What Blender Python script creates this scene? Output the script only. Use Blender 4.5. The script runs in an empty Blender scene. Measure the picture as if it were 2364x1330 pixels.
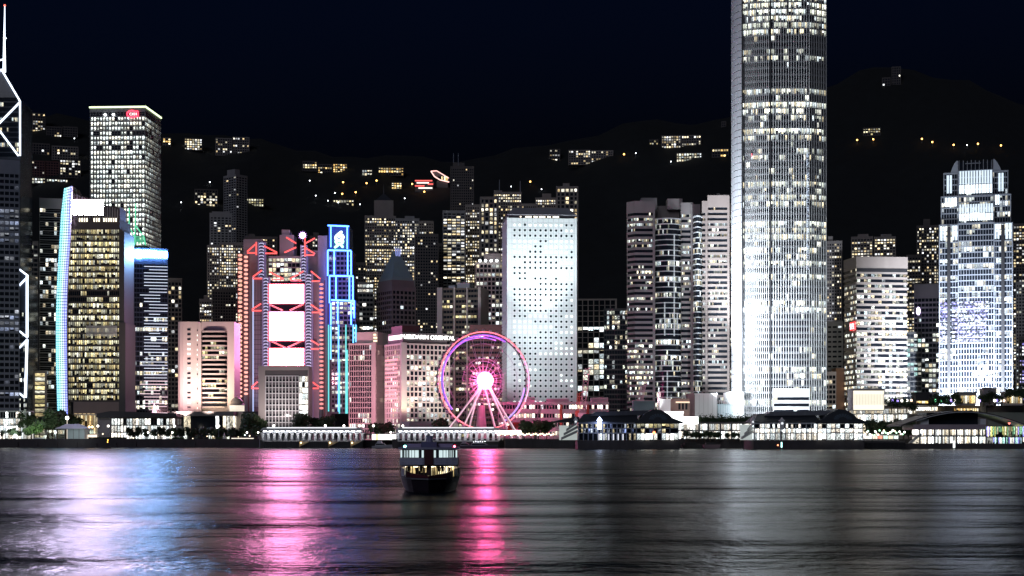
import bpy, math, random
from mathutils import Vector, Matrix

# ------------------------------------------------------------------ camera, sky, light
S = bpy.context.scene
COL = S.collection
R = random.Random(11)
F, CX, HY, H = 3570.0, 1182.0, 1007.0, 8.0      # focal length in px of a 2364 px frame, centre, horizon, eye height


def X(px, D): return (px - CX) * D / F
def Z(py, D): return H + (HY - py) * D / F
def M(px, D): return px * D / F


cam_d = bpy.data.cameras.new('camera')
cam_d.sensor_width = 36.0
cam_d.lens = F / 2364.0 * 36.0
cam_d.shift_y = (HY - 665.0) / 2364.0
cam_d.clip_start, cam_d.clip_end = 1.0, 30000.0
cam = bpy.data.objects.new('camera', cam_d)
cam.location = (0, 0, H)
cam.rotation_euler = (math.radians(90), 0, 0)
COL.objects.link(cam)
S.camera = cam

W = bpy.data.worlds.new('World')
S.world = W
W.use_nodes = True
wn = W.node_tree
bg = wn.nodes['Background']
sky = wn.nodes.new('ShaderNodeTexSky')
sky.sky_type = 'NISHITA'
sky.sun_disc = False
sky.sun_elevation = math.radians(-3.0)
sky.sun_rotation = math.radians(200)
sky.air_density = 1.0
sky.dust_density = 0.4
sky.ozone_density = 3.0
sky_tint = wn.nodes.new('ShaderNodeMix')          # night air: the city glow leaves only the blue of the dusk sky
sky_tint.data_type = 'RGBA'
sky_tint.blend_type = 'MULTIPLY'
sky_tint.inputs['Factor'].default_value = 1.0
sky_tint.inputs['B'].default_value = (0.24, 0.82, 1.15, 1)
wn.links.new(sky.outputs[0], sky_tint.inputs['A'])
wn.links.new(sky_tint.outputs['Result'], bg.inputs[0])
bg.inputs[1].default_value = 0.15

sun_d = bpy.data.lights.new('city_glow', 'SUN')  # added lamp for the glow of the city across the harbour
sun_d.energy = 0.42
sun_d.angle = math.radians(25)
sun_d.color = (0.86, 0.88, 1.0)
sun = bpy.data.objects.new('city_glow', sun_d)
sun.rotation_euler = (math.radians(62), 0, math.radians(-24))
COL.objects.link(sun)

S.view_settings.view_transform = 'Standard'
S.view_settings.look = 'None'
S.view_settings.exposure = 0.0
S.view_settings.gamma = 1.0
S.render.engine = 'CYCLES'
cy = S.cycles
cy.max_bounces = 4
cy.diffuse_bounces = 1
cy.glossy_bounces = 3
cy.transmission_bounces = 2
cy.transparent_max_bounces = 4
cy.caustics_reflective = False
cy.caustics_refractive = False
cy.sample_clamp_indirect = 6.0
cy.use_denoising = True
cy.use_light_tree = True


def spot(loc, tgt, kw, col=(1, 1, 1), ang=60, blend=0.6, size=1.5):
    d = bpy.data.lights.new('floodlight', 'SPOT')
    d.energy = kw * 1000.0
    d.color = col
    d.spot_size = math.radians(ang)
    d.spot_blend = blend
    d.shadow_soft_size = size
    o = bpy.data.objects.new('floodlight', d)
    o.location = loc
    o.rotation_euler = (Vector(tgt) - Vector(loc)).to_track_quat('-Z', 'Y').to_euler()
    COL.objects.link(o)
    return o


def P3(px, py, D): return (X(px, D), D, Z(py, D))


# ------------------------------------------------------------------ materials
def nodes_of(name):
    m = bpy.data.materials.new(name)
    m.use_nodes = True
    return m, m.node_tree, m.node_tree.nodes['Principled BSDF']


MATS = {}


def mat(name, col, rough=0.65, metal=0.0, var=0.18, scale=0.15, bump=0.0):
    if name in MATS: return MATS[name]
    m, t, b = nodes_of(name)
    b.inputs['Roughness'].default_value = rough
    b.inputs['Metallic'].default_value = metal
    tc = t.nodes.new('ShaderNodeTexCoord')
    mp = t.nodes.new('ShaderNodeMapping'); mp.inputs['Scale'].default_value = (1, 1, 0.35)
    n = t.nodes.new('ShaderNodeTexNoise'); n.inputs['Scale'].default_value = scale; n.inputs['Detail'].default_value = 5
    mx = t.nodes.new('ShaderNodeMix'); mx.data_type = 'RGBA'
    mx.inputs['A'].default_value = tuple(c * (1 - var) for c in col) + (1,)
    mx.inputs['B'].default_value = tuple(min(1, c * (1 + var)) for c in col) + (1,)
    t.links.new(tc.outputs['Object'], mp.inputs[0]); t.links.new(mp.outputs[0], n.inputs['Vector'])
    t.links.new(n.outputs[0], mx.inputs['Factor']); t.links.new(mx.outputs['Result'], b.inputs['Base Color'])
    if bump:
        bp = t.nodes.new('ShaderNodeBump'); bp.inputs['Strength'].default_value = bump
        t.links.new(n.outputs[0], bp.inputs['Height']); t.links.new(bp.outputs[0], b.inputs['Normal'])
    MATS[name] = m
    return m


def glow(name, col, s, sample=False):
    if name in MATS: return MATS[name]
    m, t, b = nodes_of(name)
    b.inputs['Base Color'].default_value = (0.3, 0.3, 0.3, 1)
    b.inputs['Emission Color'].default_value = tuple(col) + (1,)
    b.inputs['Emission Strength'].default_value = s
    m.cycles.emission_sampling = 'AUTO' if sample else 'NONE'
    MATS[name] = m
    return m


class NT:
    """tiny node helper"""
    def __init__(s, t): s.t = t
    def n(s, typ, **kw):
        o = s.t.nodes.new(typ)
        for k, v in kw.items(): setattr(o, k, v)
        return o
    def put(s, sock, v):
        if isinstance(v, (int, float)): sock.default_value = v
        elif isinstance(v, tuple): sock.default_value = v
        else: s.t.links.new(v, sock)
    def m(s, op, a, b=0.0, c=0.0, clamp=False):
        o = s.n('ShaderNodeMath', operation=op, use_clamp=clamp)
        s.put(o.inputs[0], a); s.put(o.inputs[1], b); s.put(o.inputs[2], c)
        return o.outputs[0]
    def xyz(s, x, y, z=0.0):
        o = s.n('ShaderNodeCombineXYZ')
        s.put(o.inputs[0], x); s.put(o.inputs[1], y); s.put(o.inputs[2], z)
        return o.outputs[0]


def glass(name, cols, strength, cluster=0.5, inner=0.6, tint=(0.012, 0.015, 0.022), ceil=0.5, mull=0.07, fine=3.6, dot=False, blind=1.3):
    """window band: dark glass, lit cell by cell; u counts window cells, v runs 0..1 over the band's height"""
    if name in MATS: return MATS[name]
    m, t, b = nodes_of(name)
    h = NT(t)
    uv = h.n('ShaderNodeUVMap', uv_map='UVMap').outputs[0]
    sp = h.n('ShaderNodeSeparateXYZ'); t.links.new(uv, sp.inputs[0])
    u, v = sp.outputs[0], sp.outputs[1]
    lit = h.n('ShaderNodeAttribute', attribute_type='OBJECT', attribute_name='lit').outputs['Fac']
    seed = h.n('ShaderNodeAttribute', attribute_type='OBJECT', attribute_name='seed').outputs['Fac']
    c = h.m('FLOOR', u)
    f = h.m('FRACT', u)
    w1 = h.n('ShaderNodeTexWhiteNoise', noise_dimensions='2D')
    h.put(w1.inputs['Vector'], h.xyz(c, h.m('MULTIPLY', seed, 917.0)))
    sc = h.n('ShaderNodeSeparateColor'); t.links.new(w1.outputs['Color'], sc.inputs[0])
    cl = h.n('ShaderNodeTexNoise', noise_dimensions='2D'); cl.inputs['Scale'].default_value = 1.0; cl.inputs['Detail'].default_value = 1.0
    h.put(cl.inputs['Vector'], h.xyz(h.m('MULTIPLY', c, 0.19), h.m('MULTIPLY', seed, 731.0)))
    clv = h.m('MULTIPLY_ADD', h.m('SUBTRACT', cl.outputs[0], 0.5), 2.4, 0.5)
    r = h.m('ADD', h.m('MULTIPLY', w1.outputs['Value'], 1 - cluster), h.m('MULTIPLY', clv, cluster))
    on = h.m('LESS_THAN', r, lit)
    mask = h.m('MULTIPLY', h.m('GREATER_THAN', f, mull), h.m('LESS_THAN', f, 1 - mull))
    nz = h.n('ShaderNodeTexNoise', noise_dimensions='3D'); nz.inputs['Scale'].default_value = fine; nz.inputs['Detail'].default_value = 2.0
    h.put(nz.inputs['Vector'], h.xyz(u, h.m('MULTIPLY', v, 1.3), h.m('MULTIPLY', seed, 313.0)))
    inn = h.m('MULTIPLY_ADD', h.m('SUBTRACT', nz.outputs[0], 0.47), inner * 5.0, 0.75)
    inn = h.m('MAXIMUM', inn, 0.06)
    top = h.m('MULTIPLY_ADD', v, ceil, 1 - ceil * 0.5)
    br = h.m('MULTIPLY_ADD', h.m('MULTIPLY', sc.outputs[1], sc.outputs[1]), 1.25, 0.3)
    cut = h.m('MULTIPLY', h.m('SUBTRACT', sc.outputs[0], 0.5), blind)          # half drawn blinds in some windows
    mask = h.m('MULTIPLY', mask, h.m('GREATER_THAN', v, cut))
    if dot:                                                                  # a pair of ceiling lamps seen in each bay
        du = h.m('SUBTRACT', f, 0.5); dv = h.m('MULTIPLY', h.m('SUBTRACT', v, 0.6), 1.1)
        rr2 = h.m('ADD', h.m('MULTIPLY', du, du), h.m('MULTIPLY', dv, dv))
        mask = h.m('ADD', h.m('MULTIPLY', mask, 0.16), h.m('MULTIPLY', h.m('SUBTRACT', 1.0, h.m('MULTIPLY', rr2, 11.0), 0.0, True), 1.5))
    st = h.m('MULTIPLY', h.m('MULTIPLY', h.m('MULTIPLY', on, mask), h.m('MULTIPLY', inn, top)), h.m('MULTIPLY', h.m('MULTIPLY', br, strength), h.m('MULTIPLY_ADD', h.m('FRACT', h.m('MULTIPLY', seed, 17.31)), 0.9, 0.5)))
    rp = h.n('ShaderNodeValToRGB')
    el = rp.color_ramp.elements
    rp.color_ramp.interpolation = 'CONSTANT'
    while len(el) < len(cols): el.new(0.5)
    for i, cc in enumerate(cols):
        el[i].position = i / len(cols); el[i].color = tuple(cc) + (1,)
    t.links.new(sc.outputs[2], rp.inputs[0])
    b.inputs['Base Color'].default_value = tuple(tint) + (1,)
    b.inputs['Roughness'].default_value = 0.12
    t.links.new(rp.outputs[0], b.inputs['Emission Color'])
    t.links.new(st, b.inputs['Emission Strength'])
    m.cycles.emission_sampling = 'NONE'
    MATS[name] = m
    return m


def led_grid(name, cols, s, nu, nv, lo=0.12, wu=0.3, wv=0.3):
    """LED wall of glowing strips: colour varies over u, thin dark lattice between the lamps"""
    m, t, b = nodes_of(name)
    h = NT(t)
    uv = h.n('ShaderNodeUVMap', uv_map='UVMap').outputs[0]
    sp = h.n('ShaderNodeSeparateXYZ'); t.links.new(uv, sp.inputs[0])
    fu = h.m('FRACT', h.m('MULTIPLY', sp.outputs[0], nu)); fv = h.m('FRACT', h.m('MULTIPLY', sp.outputs[1], nv))
    on = h.m('MULTIPLY', h.m('GREATER_THAN', fu, wu), h.m('GREATER_THAN', fv, wv))
    rp = h.n('ShaderNodeValToRGB'); el = rp.color_ramp.elements
    while len(el) < len(cols): el.new(0.5)
    for i, cc in enumerate(cols):
        el[i].position = i / (len(cols) - 1); el[i].color = tuple(cc) + (1,)
    nz = h.n('ShaderNodeTexNoise'); nz.inputs['Scale'].default_value = 3.0
    t.links.new(uv, nz.inputs['Vector'])
    t.links.new(h.m('ADD', sp.outputs[0], h.m('MULTIPLY', h.m('SUBTRACT', nz.outputs[0], 0.5), 0.6)), rp.inputs[0])
    t.links.new(rp.outputs[0], b.inputs['Emission Color'])
    t.links.new(h.m('MULTIPLY', h.m('MULTIPLY_ADD', on, 1 - lo, lo), s), b.inputs['Emission Strength'])
    b.inputs['Base Color'].default_value = (0.05, 0.05, 0.06, 1)
    m.cycles.emission_sampling = 'NONE'
    return m


pale = mat('pale stone cladding', (0.42, 0.37, 0.36), 0.6)
rose = mat('rose granite cladding', (0.36, 0.28, 0.27), 0.55)
brown = mat('brown stone cladding', (0.23, 0.17, 0.16), 0.6)
conc = mat('grey concrete', (0.27, 0.26, 0.27), 0.75)
conc_d = mat('weathered concrete', (0.13, 0.12, 0.125), 0.8)
resid_m = mat('painted apartment wall', (0.2, 0.18, 0.18), 0.8)
resid_d = mat('dark apartment wall', (0.085, 0.075, 0.08), 0.8)
white = mat('white painted panel', (0.72, 0.72, 0.74), 0.5, var=0.06)
alum = mat('aluminium cladding', (0.6, 0.62, 0.66), 0.45, 0.0, var=0.08)
steel = mat('blue grey steel', (0.22, 0.24, 0.3), 0.45)
darkm = mat('dark metal', (0.03, 0.03, 0.036), 0.5)
slate = mat('dark slate roof', (0.035, 0.04, 0.052), 0.45, var=0.3)
darkglass = mat('dark curtain glass', (0.014, 0.017, 0.026), 0.15)
asphalt = mat('harbour wall concrete', (0.06, 0.055, 0.06), 0.85, var=0.4, scale=0.3)
maroon = mat('maroon cladding', (0.09, 0.03, 0.035), 0.6)
grassm = mat('mown grass', (0.06, 0.09, 0.03), 0.9)
barkm = mat('bark', (0.07, 0.05, 0.035), 0.9)
leafm = mat('dark foliage', (0.045, 0.075, 0.035), 0.75, var=0.5, scale=0.6)
leafy = mat('bright foliage', (0.07, 0.13, 0.04), 0.75, var=0.5, scale=0.6)

COOL = [(0.95, 1.0, 0.9), (1.0, 0.93, 0.72), (0.8, 0.95, 1.0), (0.95, 1.0, 0.82), (1.0, 0.84, 0.55), (0.9, 0.97, 1.0)]
YEL = [(1.0, 0.86, 0.42), (1.0, 0.92, 0.6), (0.98, 0.95, 0.66), (1.0, 0.8, 0.4), (1.0, 0.98, 0.8)]
WARM = [(1.0, 0.84, 0.52), (1.0, 0.9, 0.66), (1.0, 0.75, 0.4), (1.0, 0.95, 0.8), (0.95, 0.97, 1.0)]
g_off = glass('office glazing', COOL, 1.5, 0.55, 0.7)
g_yel = glass('yellow lit glazing', YEL, 1.15, 0.7, 0.75, ceil=0.9)
g_res = glass('apartment glazing', WARM, 1.7, 0.25, 0.7)
g_blu = glass('blue grey glazing', [(0.55, 0.65, 0.95), (0.7, 0.78, 1.0), (0.85, 0.9, 1.0)], 0.5, 0.6, 0.5)
g_dot = glass('dotted ceiling glazing', [(0.9, 1.0, 0.93), (0.95, 1.0, 0.9), (1.0, 0.97, 0.8), (0.85, 0.97, 0.97)], 5.0, 0.15, 1.1, ceil=0.4, mull=0.12, fine=2.3, dot=True, blind=0.0)
g_mal = glass('shop glazing', [(1.0, 0.9, 0.72), (1.0, 0.97, 0.88), (0.95, 1.0, 1.0), (1.0, 0.85, 0.6)], 2.4, 0.45, 0.9, ceil=0.5, fine=4.5, blind=0.3)
g_wht = glass('bright white glazing', [(0.93, 1.0, 0.97), (1.0, 0.97, 0.88), (0.88, 0.98, 1.0), (1.0, 0.9, 0.75)], 2.4, 0.4, 1.0, ceil=0.5, fine=4.5, blind=0.3, mull=0.05)
g_pur = glass('purple tinted glazing', [(0.55, 0.5, 1.0), (0.9, 0.95, 1.0), (1.0, 1.0, 0.95), (0.4, 0.35, 1.0)], 1.7, 0.4, 0.8)


# ------------------------------------------------------------------ mesh building
class MB:
    def __init__(s):
        s.v, s.f, s.uv, s.mi = [], [], [], []

    def face(s, pts, uv=None, mi=0):
        i = len(s.v)
        s.v += [tuple(p) for p in pts]
        s.f.append(tuple(range(i, i + len(pts))))
        s.uv.append(uv or [(0.5, 0.5)] * len(pts))
        s.mi.append(mi)

    def box(s, x0, x1, y0, y1, z0, z1, mi=0):
        s.prism([(x0, y0), (x1, y0), (x1, y1), (x0, y1)], z0, z1, mi=mi)

    def prism(s, poly, z0, z1, cap=True, cells=None, mi=0):
        n = len(poly)
        i = len(s.v)
        s.v += [(p[0], p[1], z0) for p in poly] + [(p[0], p[1], z1) for p in poly]
        u = 0.0
        for k in range(n):
            k2 = (k + 1) % n
            du = cells[k] if cells else 1.0
            s.f.append((i + k, i + k2, i + n + k2, i + n + k))
            s.uv.append([(u, 0), (u + du, 0), (u + du, 1), (u, 1)])
            s.mi.append(mi)
            u += du
        if cap:
            s.f.append(tuple(range(i + n, i + 2 * n))); s.uv.append([(0.5, 0.5)] * n); s.mi.append(mi)
            s.f.append(tuple(range(i + n - 1, i - 1, -1))); s.uv.append([(0.5, 0.5)] * n); s.mi.append(mi)

    def tube(s, p, q, r, n=6, r2=None, cap=True, mi=0):
        p, q = Vector(p), Vector(q)
        d = (q - p)
        if d.length < 1e-6: return
        d.normalize()
        a = d.orthogonal().normalized(); b = d.cross(a)
        r2 = r if r2 is None else r2
        i = len(s.v)
        for base, rr in ((p, r), (q, r2)):
            for k in range(n):
                t = 2 * math.pi * k / n
                s.v.append(tuple(base + a * (rr * math.cos(t)) + b * (rr * math.sin(t))))
        for k in range(n):
            k2 = (k + 1) % n
            s.f.append((i + k, i + k2, i + n + k2, i + n + k)); s.uv.append([(0, 0), (1, 0), (1, 1), (0, 1)]); s.mi.append(mi)
        if cap:
            s.f.append(tuple(range(i + n - 1, i - 1, -1))); s.uv.append([(0, 0)] * n); s.mi.append(mi)
            s.f.append(tuple(range(i + n, i + 2 * n))); s.uv.append([(0, 0)] * n); s.mi.append(mi)

    def path(s, pts, r, n=6, mi=0):
        for a, b in zip(pts, pts[1:]): s.tube(a, b, r, n, mi=mi)

    def lathe(s, prof, n=12, c=(0, 0, 0), mi=0):
        i = len(s.v)
        for (r, z) in prof:
            for k in range(n):
                t = 2 * math.pi * k / n
                s.v.append((c[0] + r * math.cos(t), c[1] + r * math.sin(t), c[2] + z))
        for j in range(len(prof) - 1):
            for k in range(n):
                k2 = (k + 1) % n
                s.f.append((i + j * n + k, i + j * n + k2, i + (j + 1) * n + k2, i + (j + 1) * n + k))
                s.uv.append([(k / n, j), ((k + 1) / n, j), ((k + 1) / n, j + 1), (k / n, j + 1)]); s.mi.append(mi)
        m = len(prof) - 1
        s.f.append(tuple(i + n - 1 - k for k in range(n))); s.uv.append([(0, 0)] * n); s.mi.append(mi)
        s.f.append(tuple(i + m * n + k for k in range(n))); s.uv.append([(0, 0)] * n); s.mi.append(mi)

    def ball(s, c, r, n=10, m=6, sz=1.0, mi=0):
        s.lathe([(max(1e-3, r * math.sin(math.pi * j / m)), -r * sz * math.cos(math.pi * j / m)) for j in range(m + 1)], n, c, mi)

    def extrude(s, pts, y0, y1, mi=0):
        """outline in (x, z) given real thickness along y"""
        n = len(pts); i = len(s.v)
        s.v += [(p[0], y0, p[1]) for p in pts] + [(p[0], y1, p[1]) for p in pts]
        s.f.append(tuple(range(i, i + n))); s.uv.append([(0.5, 0.5)] * n); s.mi.append(mi)
        s.f.append(tuple(range(i + 2 * n - 1, i + n - 1, -1))); s.uv.append([(0.5, 0.5)] * n); s.mi.append(mi)
        for k in range(n):
            k2 = (k + 1) % n
            s.f.append((i + k2, i + k, i + n + k, i + n + k2)); s.uv.append([(0, 0), (1, 0), (1, 1), (0, 1)]); s.mi.append(mi)

    def mesh(s, name, mats):
        me = bpy.data.meshes.new(name)
        me.from_pydata(s.v, [], s.f)
        ul = me.uv_layers.new(name='UVMap')
        flat = [c for uv in s.uv for p in uv for c in p]
        ul.data.foreach_set('uv', flat)
        for m in (mats if isinstance(mats, (list, tuple)) else [mats]): me.materials.append(m)
        if any(s.mi): me.polygons.foreach_set('material_index', s.mi)
        me.update()
        return me

    def build(s, name, mats, parent=None, smooth=False):
        me = s.mesh(name, mats)
        if smooth: me.polygons.foreach_set('use_smooth', [True] * len(me.polygons))
        return put(name, me, parent)


KIDS = {}      # children of every built object, for copy_tree


def put(name, data, parent=None, loc=None, rot=None):
    o = bpy.data.objects.new(name, data)
    COL.objects.link(o)
    if parent:
        o.parent = parent
        KIDS.setdefault(parent.name, []).append(o)
    if loc: o.location = loc
    if rot: o.rotation_euler = rot
    return o


def tag(o, label=None, cat=None, group=None, kind=None):
    if label: o['label'] = label
    if cat: o['category'] = cat
    if group: o['group'] = group
    if kind: o['kind'] = kind
    return o


def thing(name, label, cat, loc=(0, 0, 0), rz=0.0, group=None):
    return tag(put(name, None, None, loc, (0, 0, rz)), label, cat, group)


def copy_tree(o, loc, rz=None, label=None, parent=None):
    c = o.copy(); COL.objects.link(c)
    if parent: c.parent = parent
    else:
        c.location = loc
        if rz is not None: c.rotation_euler = (0, 0, rz)
        if label: c['label'] = label
    for ch in list(KIDS.get(o.name, ())): copy_tree(ch, None, parent=c)
    return c


def panel_box(b, x0, x1, y0, y1, z0, z1):
    """a housing whose front face alone is the lit panel (material 0); the rest is material 1"""
    b.box(x0, x1, y0, y1, z0, z1, mi=1)
    b.mi[-6] = 0


def offset(poly, t):
    n = len(poly); out = []
    for k in range(n):
        p, c, q = Vector(poly[k - 1]), Vector(poly[k]), Vector(poly[(k + 1) % n])
        d1 = (c - p).normalized(); d2 = (q - c).normalized()
        n1 = Vector((d1.y, -d1.x)); n2 = Vector((d2.y, -d2.x))
        b = n1 + n2
        k_ = t / max(0.25, (1 + n1.dot(n2)))
        out.append((c.x + b.x * k_, c.y + b.y * k_))
    return out


def foot(x0, x1, D, xs=None, d=30.0, side=None):
    """front-left corner, rotation, width and depth of a rectangular plan that spans x0..x1 (corner at xs) in the view"""
    k0, k1 = (x0 - CX) / F, (x1 - CX) / F
    if xs is None:
        xm = X((x0 + x1) / 2, D); a = -math.atan2(xm, D)
        u = (math.cos(a), math.sin(a))
        t0 = (xm - k0 * D) / (u[0] - k0 * u[1]); t1 = (k1 * D - xm) / (u[0] - k1 * u[1])
        return (xm - u[0] * t0, D - u[1] * t0, a, t0 + t1, d)
    side = side or ('right' if (x1 - xs) < (xs - x0) else 'left')
    bx, by = X(xs, D), D
    best = None
    for i in range(-500, 501):
        a = math.radians(i * 0.1)
        u = (math.cos(a), math.sin(a)); v = (-u[1], u[0])
        kk = k1 if side == 'right' else k0
        den = v[0] - kk * v[1]
        if abs(den) < 1e-5: continue
        s = (kk * by - bx) / den
        if s <= 0: continue
        if best is None or abs(s - d) < best[0]: best = (abs(s - d), a, s)
    _, a, s = best
    u = (math.cos(a), math.sin(a))
    if side == 'right':
        t = (bx - k0 * by) / (u[0] - k0 * u[1])
        return (bx - u[0] * t, by - u[1] * t, a, t, s)
    t = (k1 * by - bx) / (u[0] - k1 * u[1])
    return (bx, by, a, t, s)


GZ = 5.2


def facade(root, poly, z0, z1, fl=3.8, sp=1.3, ps=3.0, pw=0.4, pd=0.15, inset=0.35, wallm=conc, gm=g_off, lit=0.4,
           parapet=3.0, flv=0.9, fixed=None, wall_name='wall', band_name='window_band', lines=0, cap=True, lowcut=0):
    """spandrel rings and piers as one wall part, and a recessed window band part for every floor"""
    n = max(1, int(round((z1 - z0 - parapet) / fl)))
    fl = (z1 - z0 - parapet) / n
    E = []
    for k in range(len(poly)):
        p, q = Vector(poly[k]), Vector(poly[(k + 1) % len(poly)])
        E.append((p, q, max(1, int(round((q - p).length / ps)))))
    w = MB()
    for i in range(n):
        za = z0 + i * fl
        w.prism(poly, za, za + sp)
        for j in range(lines):
            zz = za + sp + (fl - sp) * (j + 1) / (lines + 1)
            w.prism(poly, zz - 0.12, zz + 0.12)
    w.prism(offset(poly, pd + 0.04), z1 - parapet, z1)
    if pw > 0:
        for (p, q, c) in E:
            L = (q - p).length; d = (q - p) / L; nn = Vector((d.y, -d.x))
            for j in range(c + 1):
                t0 = min(max(j * L / c - pw / 2, 0), L - pw)
                a = p + d * t0; b = p + d * (t0 + pw)
                w.prism([tuple(a + nn * pd), tuple(b + nn * pd), tuple(b - nn * (inset + 0.1)), tuple(a - nn * (inset + 0.1))], z0, z1 - parapet * 0.6)
    w.build(wall_name, wallm, root)
    g = MB()
    g.prism(offset(poly, -inset), -0.15, fl - sp + 0.15, cap=False, cells=[c for (_, _, c) in E])
    me = g.mesh(band_name, gm)
    for i in range(n):
        if i < lowcut: continue
        o = put(band_name, me, root, (0, 0, z0 + i * fl + sp))
        j = n - 1 - i
        if fixed and j in fixed: lv = fixed[j]
        elif callable(lit): lv = lit(j, n)
        else: lv = lit * (1 - flv + 2 * flv * R.random())
        o['lit'] = float(min(1.0, max(0.0, lv)))
        o['seed'] = R.random()
    return n, fl


def tower(name, label, x0, x1, yt, D, xs=None, d=30.0, side=None, yb=None, roofs=(), roofm=None, cat='office tower', group=None, **kw):
    ox, oy, a, w, dd = foot(x0, x1, D, xs, d, side)
    z0 = GZ if yb is None else Z(yb, D)
    root = thing(name, label, cat, (ox, oy, z0), a, group)
    z1 = Z(yt, D) - z0
    facade(root, [(0, 0), (w, 0), (w, dd), (0, dd)], 0, z1, **kw)
    for (u0, u1, v0, v1, h) in roofs:
        b = MB(); b.box(u0 * w, u1 * w, v0 * dd, v1 * dd, z1 - 0.5, z1 + h)
        b.build('roof_house', roofm or kw.get('wallm', conc), root)
    root['w'], root['d'], root['h'] = w, dd, z1
    return root


def text(body, size, m, parent, loc, rot=(math.pi / 2, 0, 0), ext=0.1, name='lettering', align='CENTER'):
    c = bpy.data.curves.new(name, 'FONT')
    c.body = body; c.size = size; c.extrude = ext; c.align_x = align
    tmp = bpy.data.objects.new('tmp', c); COL.objects.link(tmp)
    me = bpy.data.meshes.new_from_object(tmp.evaluated_get(bpy.context.evaluated_depsgraph_get()))
    bpy.data.objects.remove(tmp)
    me.materials.clear(); me.materials.append(m)
    return put(name, me, parent, loc, rot)

# ------------------------------------------------------------------ setting: water, ground, hills
def water():
    m, t, b = nodes_of('harbour water')
    h = NT(t)
    b.inputs['Base Color'].default_value = (0.003, 0.008, 0.016, 1)
    b.inputs['IOR'].default_value = 1.33
    b.inputs['Roughness'].default_value = 0.27
    b.inputs['Specular IOR Level'].default_value = 0.17
    pos = h.n('ShaderNodeNewGeometry').outputs['Position']
    def noise(sx, sy, det, rough=0.55):
        mp = h.n('ShaderNodeMapping'); mp.inputs['Scale'].default_value = (sx, sy, 1)
        t.links.new(pos, mp.inputs[0])
        n = h.n('ShaderNodeTexNoise'); n.inputs['Scale'].default_value = 1.0
        n.inputs['Detail'].default_value = det; n.inputs['Roughness'].default_value = rough
        t.links.new(mp.outputs[0], n.inputs['Vector'])
        return n.outputs[0]
    big = noise(0.013, 0.024, 2)
    mid = noise(0.04, 0.22, 3)
    fine = noise(0.55, 0.45, 4, 0.62)
    ro = h.m('MULTIPLY_ADD', h.m('SUBTRACT', big, 0.5), 0.22, 0.235)
    t.links.new(ro, b.inputs['Roughness'])
    hgt = h.m('ADD', h.m('MULTIPLY', big, 9.5), h.m('ADD', h.m('MULTIPLY', mid, 0.5), h.m('MULTIPLY', fine, 0.42)))
    bp = h.n('ShaderNodeBump'); bp.inputs['Strength'].default_value = 0.6; bp.inputs['Distance'].default_value = 1.0
    t.links.new(hgt, bp.inputs['Height']); t.links.new(bp.outputs[0], b.inputs['Normal'])
    # murky harbour water: part of the surface returns only the dark body of the water
    df = h.n('ShaderNodeBsdfDiffuse'); df.inputs['Color'].default_value = (0.004, 0.01, 0.02, 1)
    mx = h.n('ShaderNodeMixShader'); mx.inputs[0].default_value = 0.4
    t.links.new(b.outputs[0], mx.inputs[1]); t.links.new(df.outputs[0], mx.inputs[2])
    t.links.new(mx.outputs[0], t.nodes['Material Output'].inputs['Surface'])
    w = MB(); w.face([(-2500, -400, 0), (2500, -400, 0), (2500, 1160, 0), (-2500, 1160, 0)])
    tag(w.build('water', m), kind='structure')


water()

g = MB()
shore = [(-1600, 1099), (X(598, 1099), 1099), (X(600, 1060), 1060), (X(905, 1060), 1060), (X(906, 1040), 1040),
         (X(1165, 1040), 1040), (X(1166, 1022), 1022), (1600, 1022)]
g.prism(shore + [(1600, 1800), (-1600, 1800)], -3, GZ)
tag(g.build('ground', mat('paved ground', (0.07, 0.068, 0.066), 0.85, var=0.3)), kind='structure')
for nm, pts in (('seawall', shore[:2]), ('seawall', shore[4:6]), ('seawall', shore[6:8])):
    sw = MB()
    (xa, ya), (xb, yb) = pts
    sw.box(xa, xb, ya - 1.2, ya + 0.3, -3, GZ + 0.9)
    for k in range(int((xb - xa) / 14)):
        sw.box(xa + 14 * k + 2, xa + 14 * k + 3.4, ya - 2.0, ya - 1.1, -3, 3.0 + (k % 3) * 0.5)
    tag(sw.build('seawall', asphalt), kind='structure')

RIDGE = [(-900, 300), (0, 240), (60, 250), (200, 280), (380, 305), (600, 300), (700, 352), (950, 366), (1040, 362), (1200, 335),
         (1300, 318), (1500, 285), (1680, 262), (1800, 225), (1950, 175), (2060, 150), (2200, 180), (2364, 225), (3200, 330)]


def ridge(px):
    for (a, ya), (b, yb) in zip(RIDGE, RIDGE[1:]):
        if px <= b: return ya + (yb - ya) * max(0.0, (px - a) / (b - a))
    return RIDGE[-1][1]


Y0, Y1 = 1640.0, 2800.0


def hill_z(x, y):
    px = CX + x * F / Y1 * (0.9 + 0.1 * y / Y1)
    top = Z(ridge(px), Y1)
    t = (y - Y0) / (Y1 - Y0)
    if t <= 0: return GZ
    bump = 9 * math.sin(x * 0.013 + y * 0.004) + 7 * math.sin(x * 0.031 - y * 0.011) + 4 * math.sin(x * 0.07 + 1.3) * math.sin(y * 0.05)
    if t >= 1: return GZ + (top - GZ) * max(0.4, 1 - (t - 1) * 0.8) + bump * 0.6
    return GZ + (top - GZ) * (t ** 1.05) + bump * min(1, t * 4)


def on_hill(px, py, lo=1700.0):
    y = lo
    while y < 3300:
        if hill_z(X(px, y), y) >= Z(py, y): break
        y += 4
    return X(px, y), y, hill_z(X(px, y), y)


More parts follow.
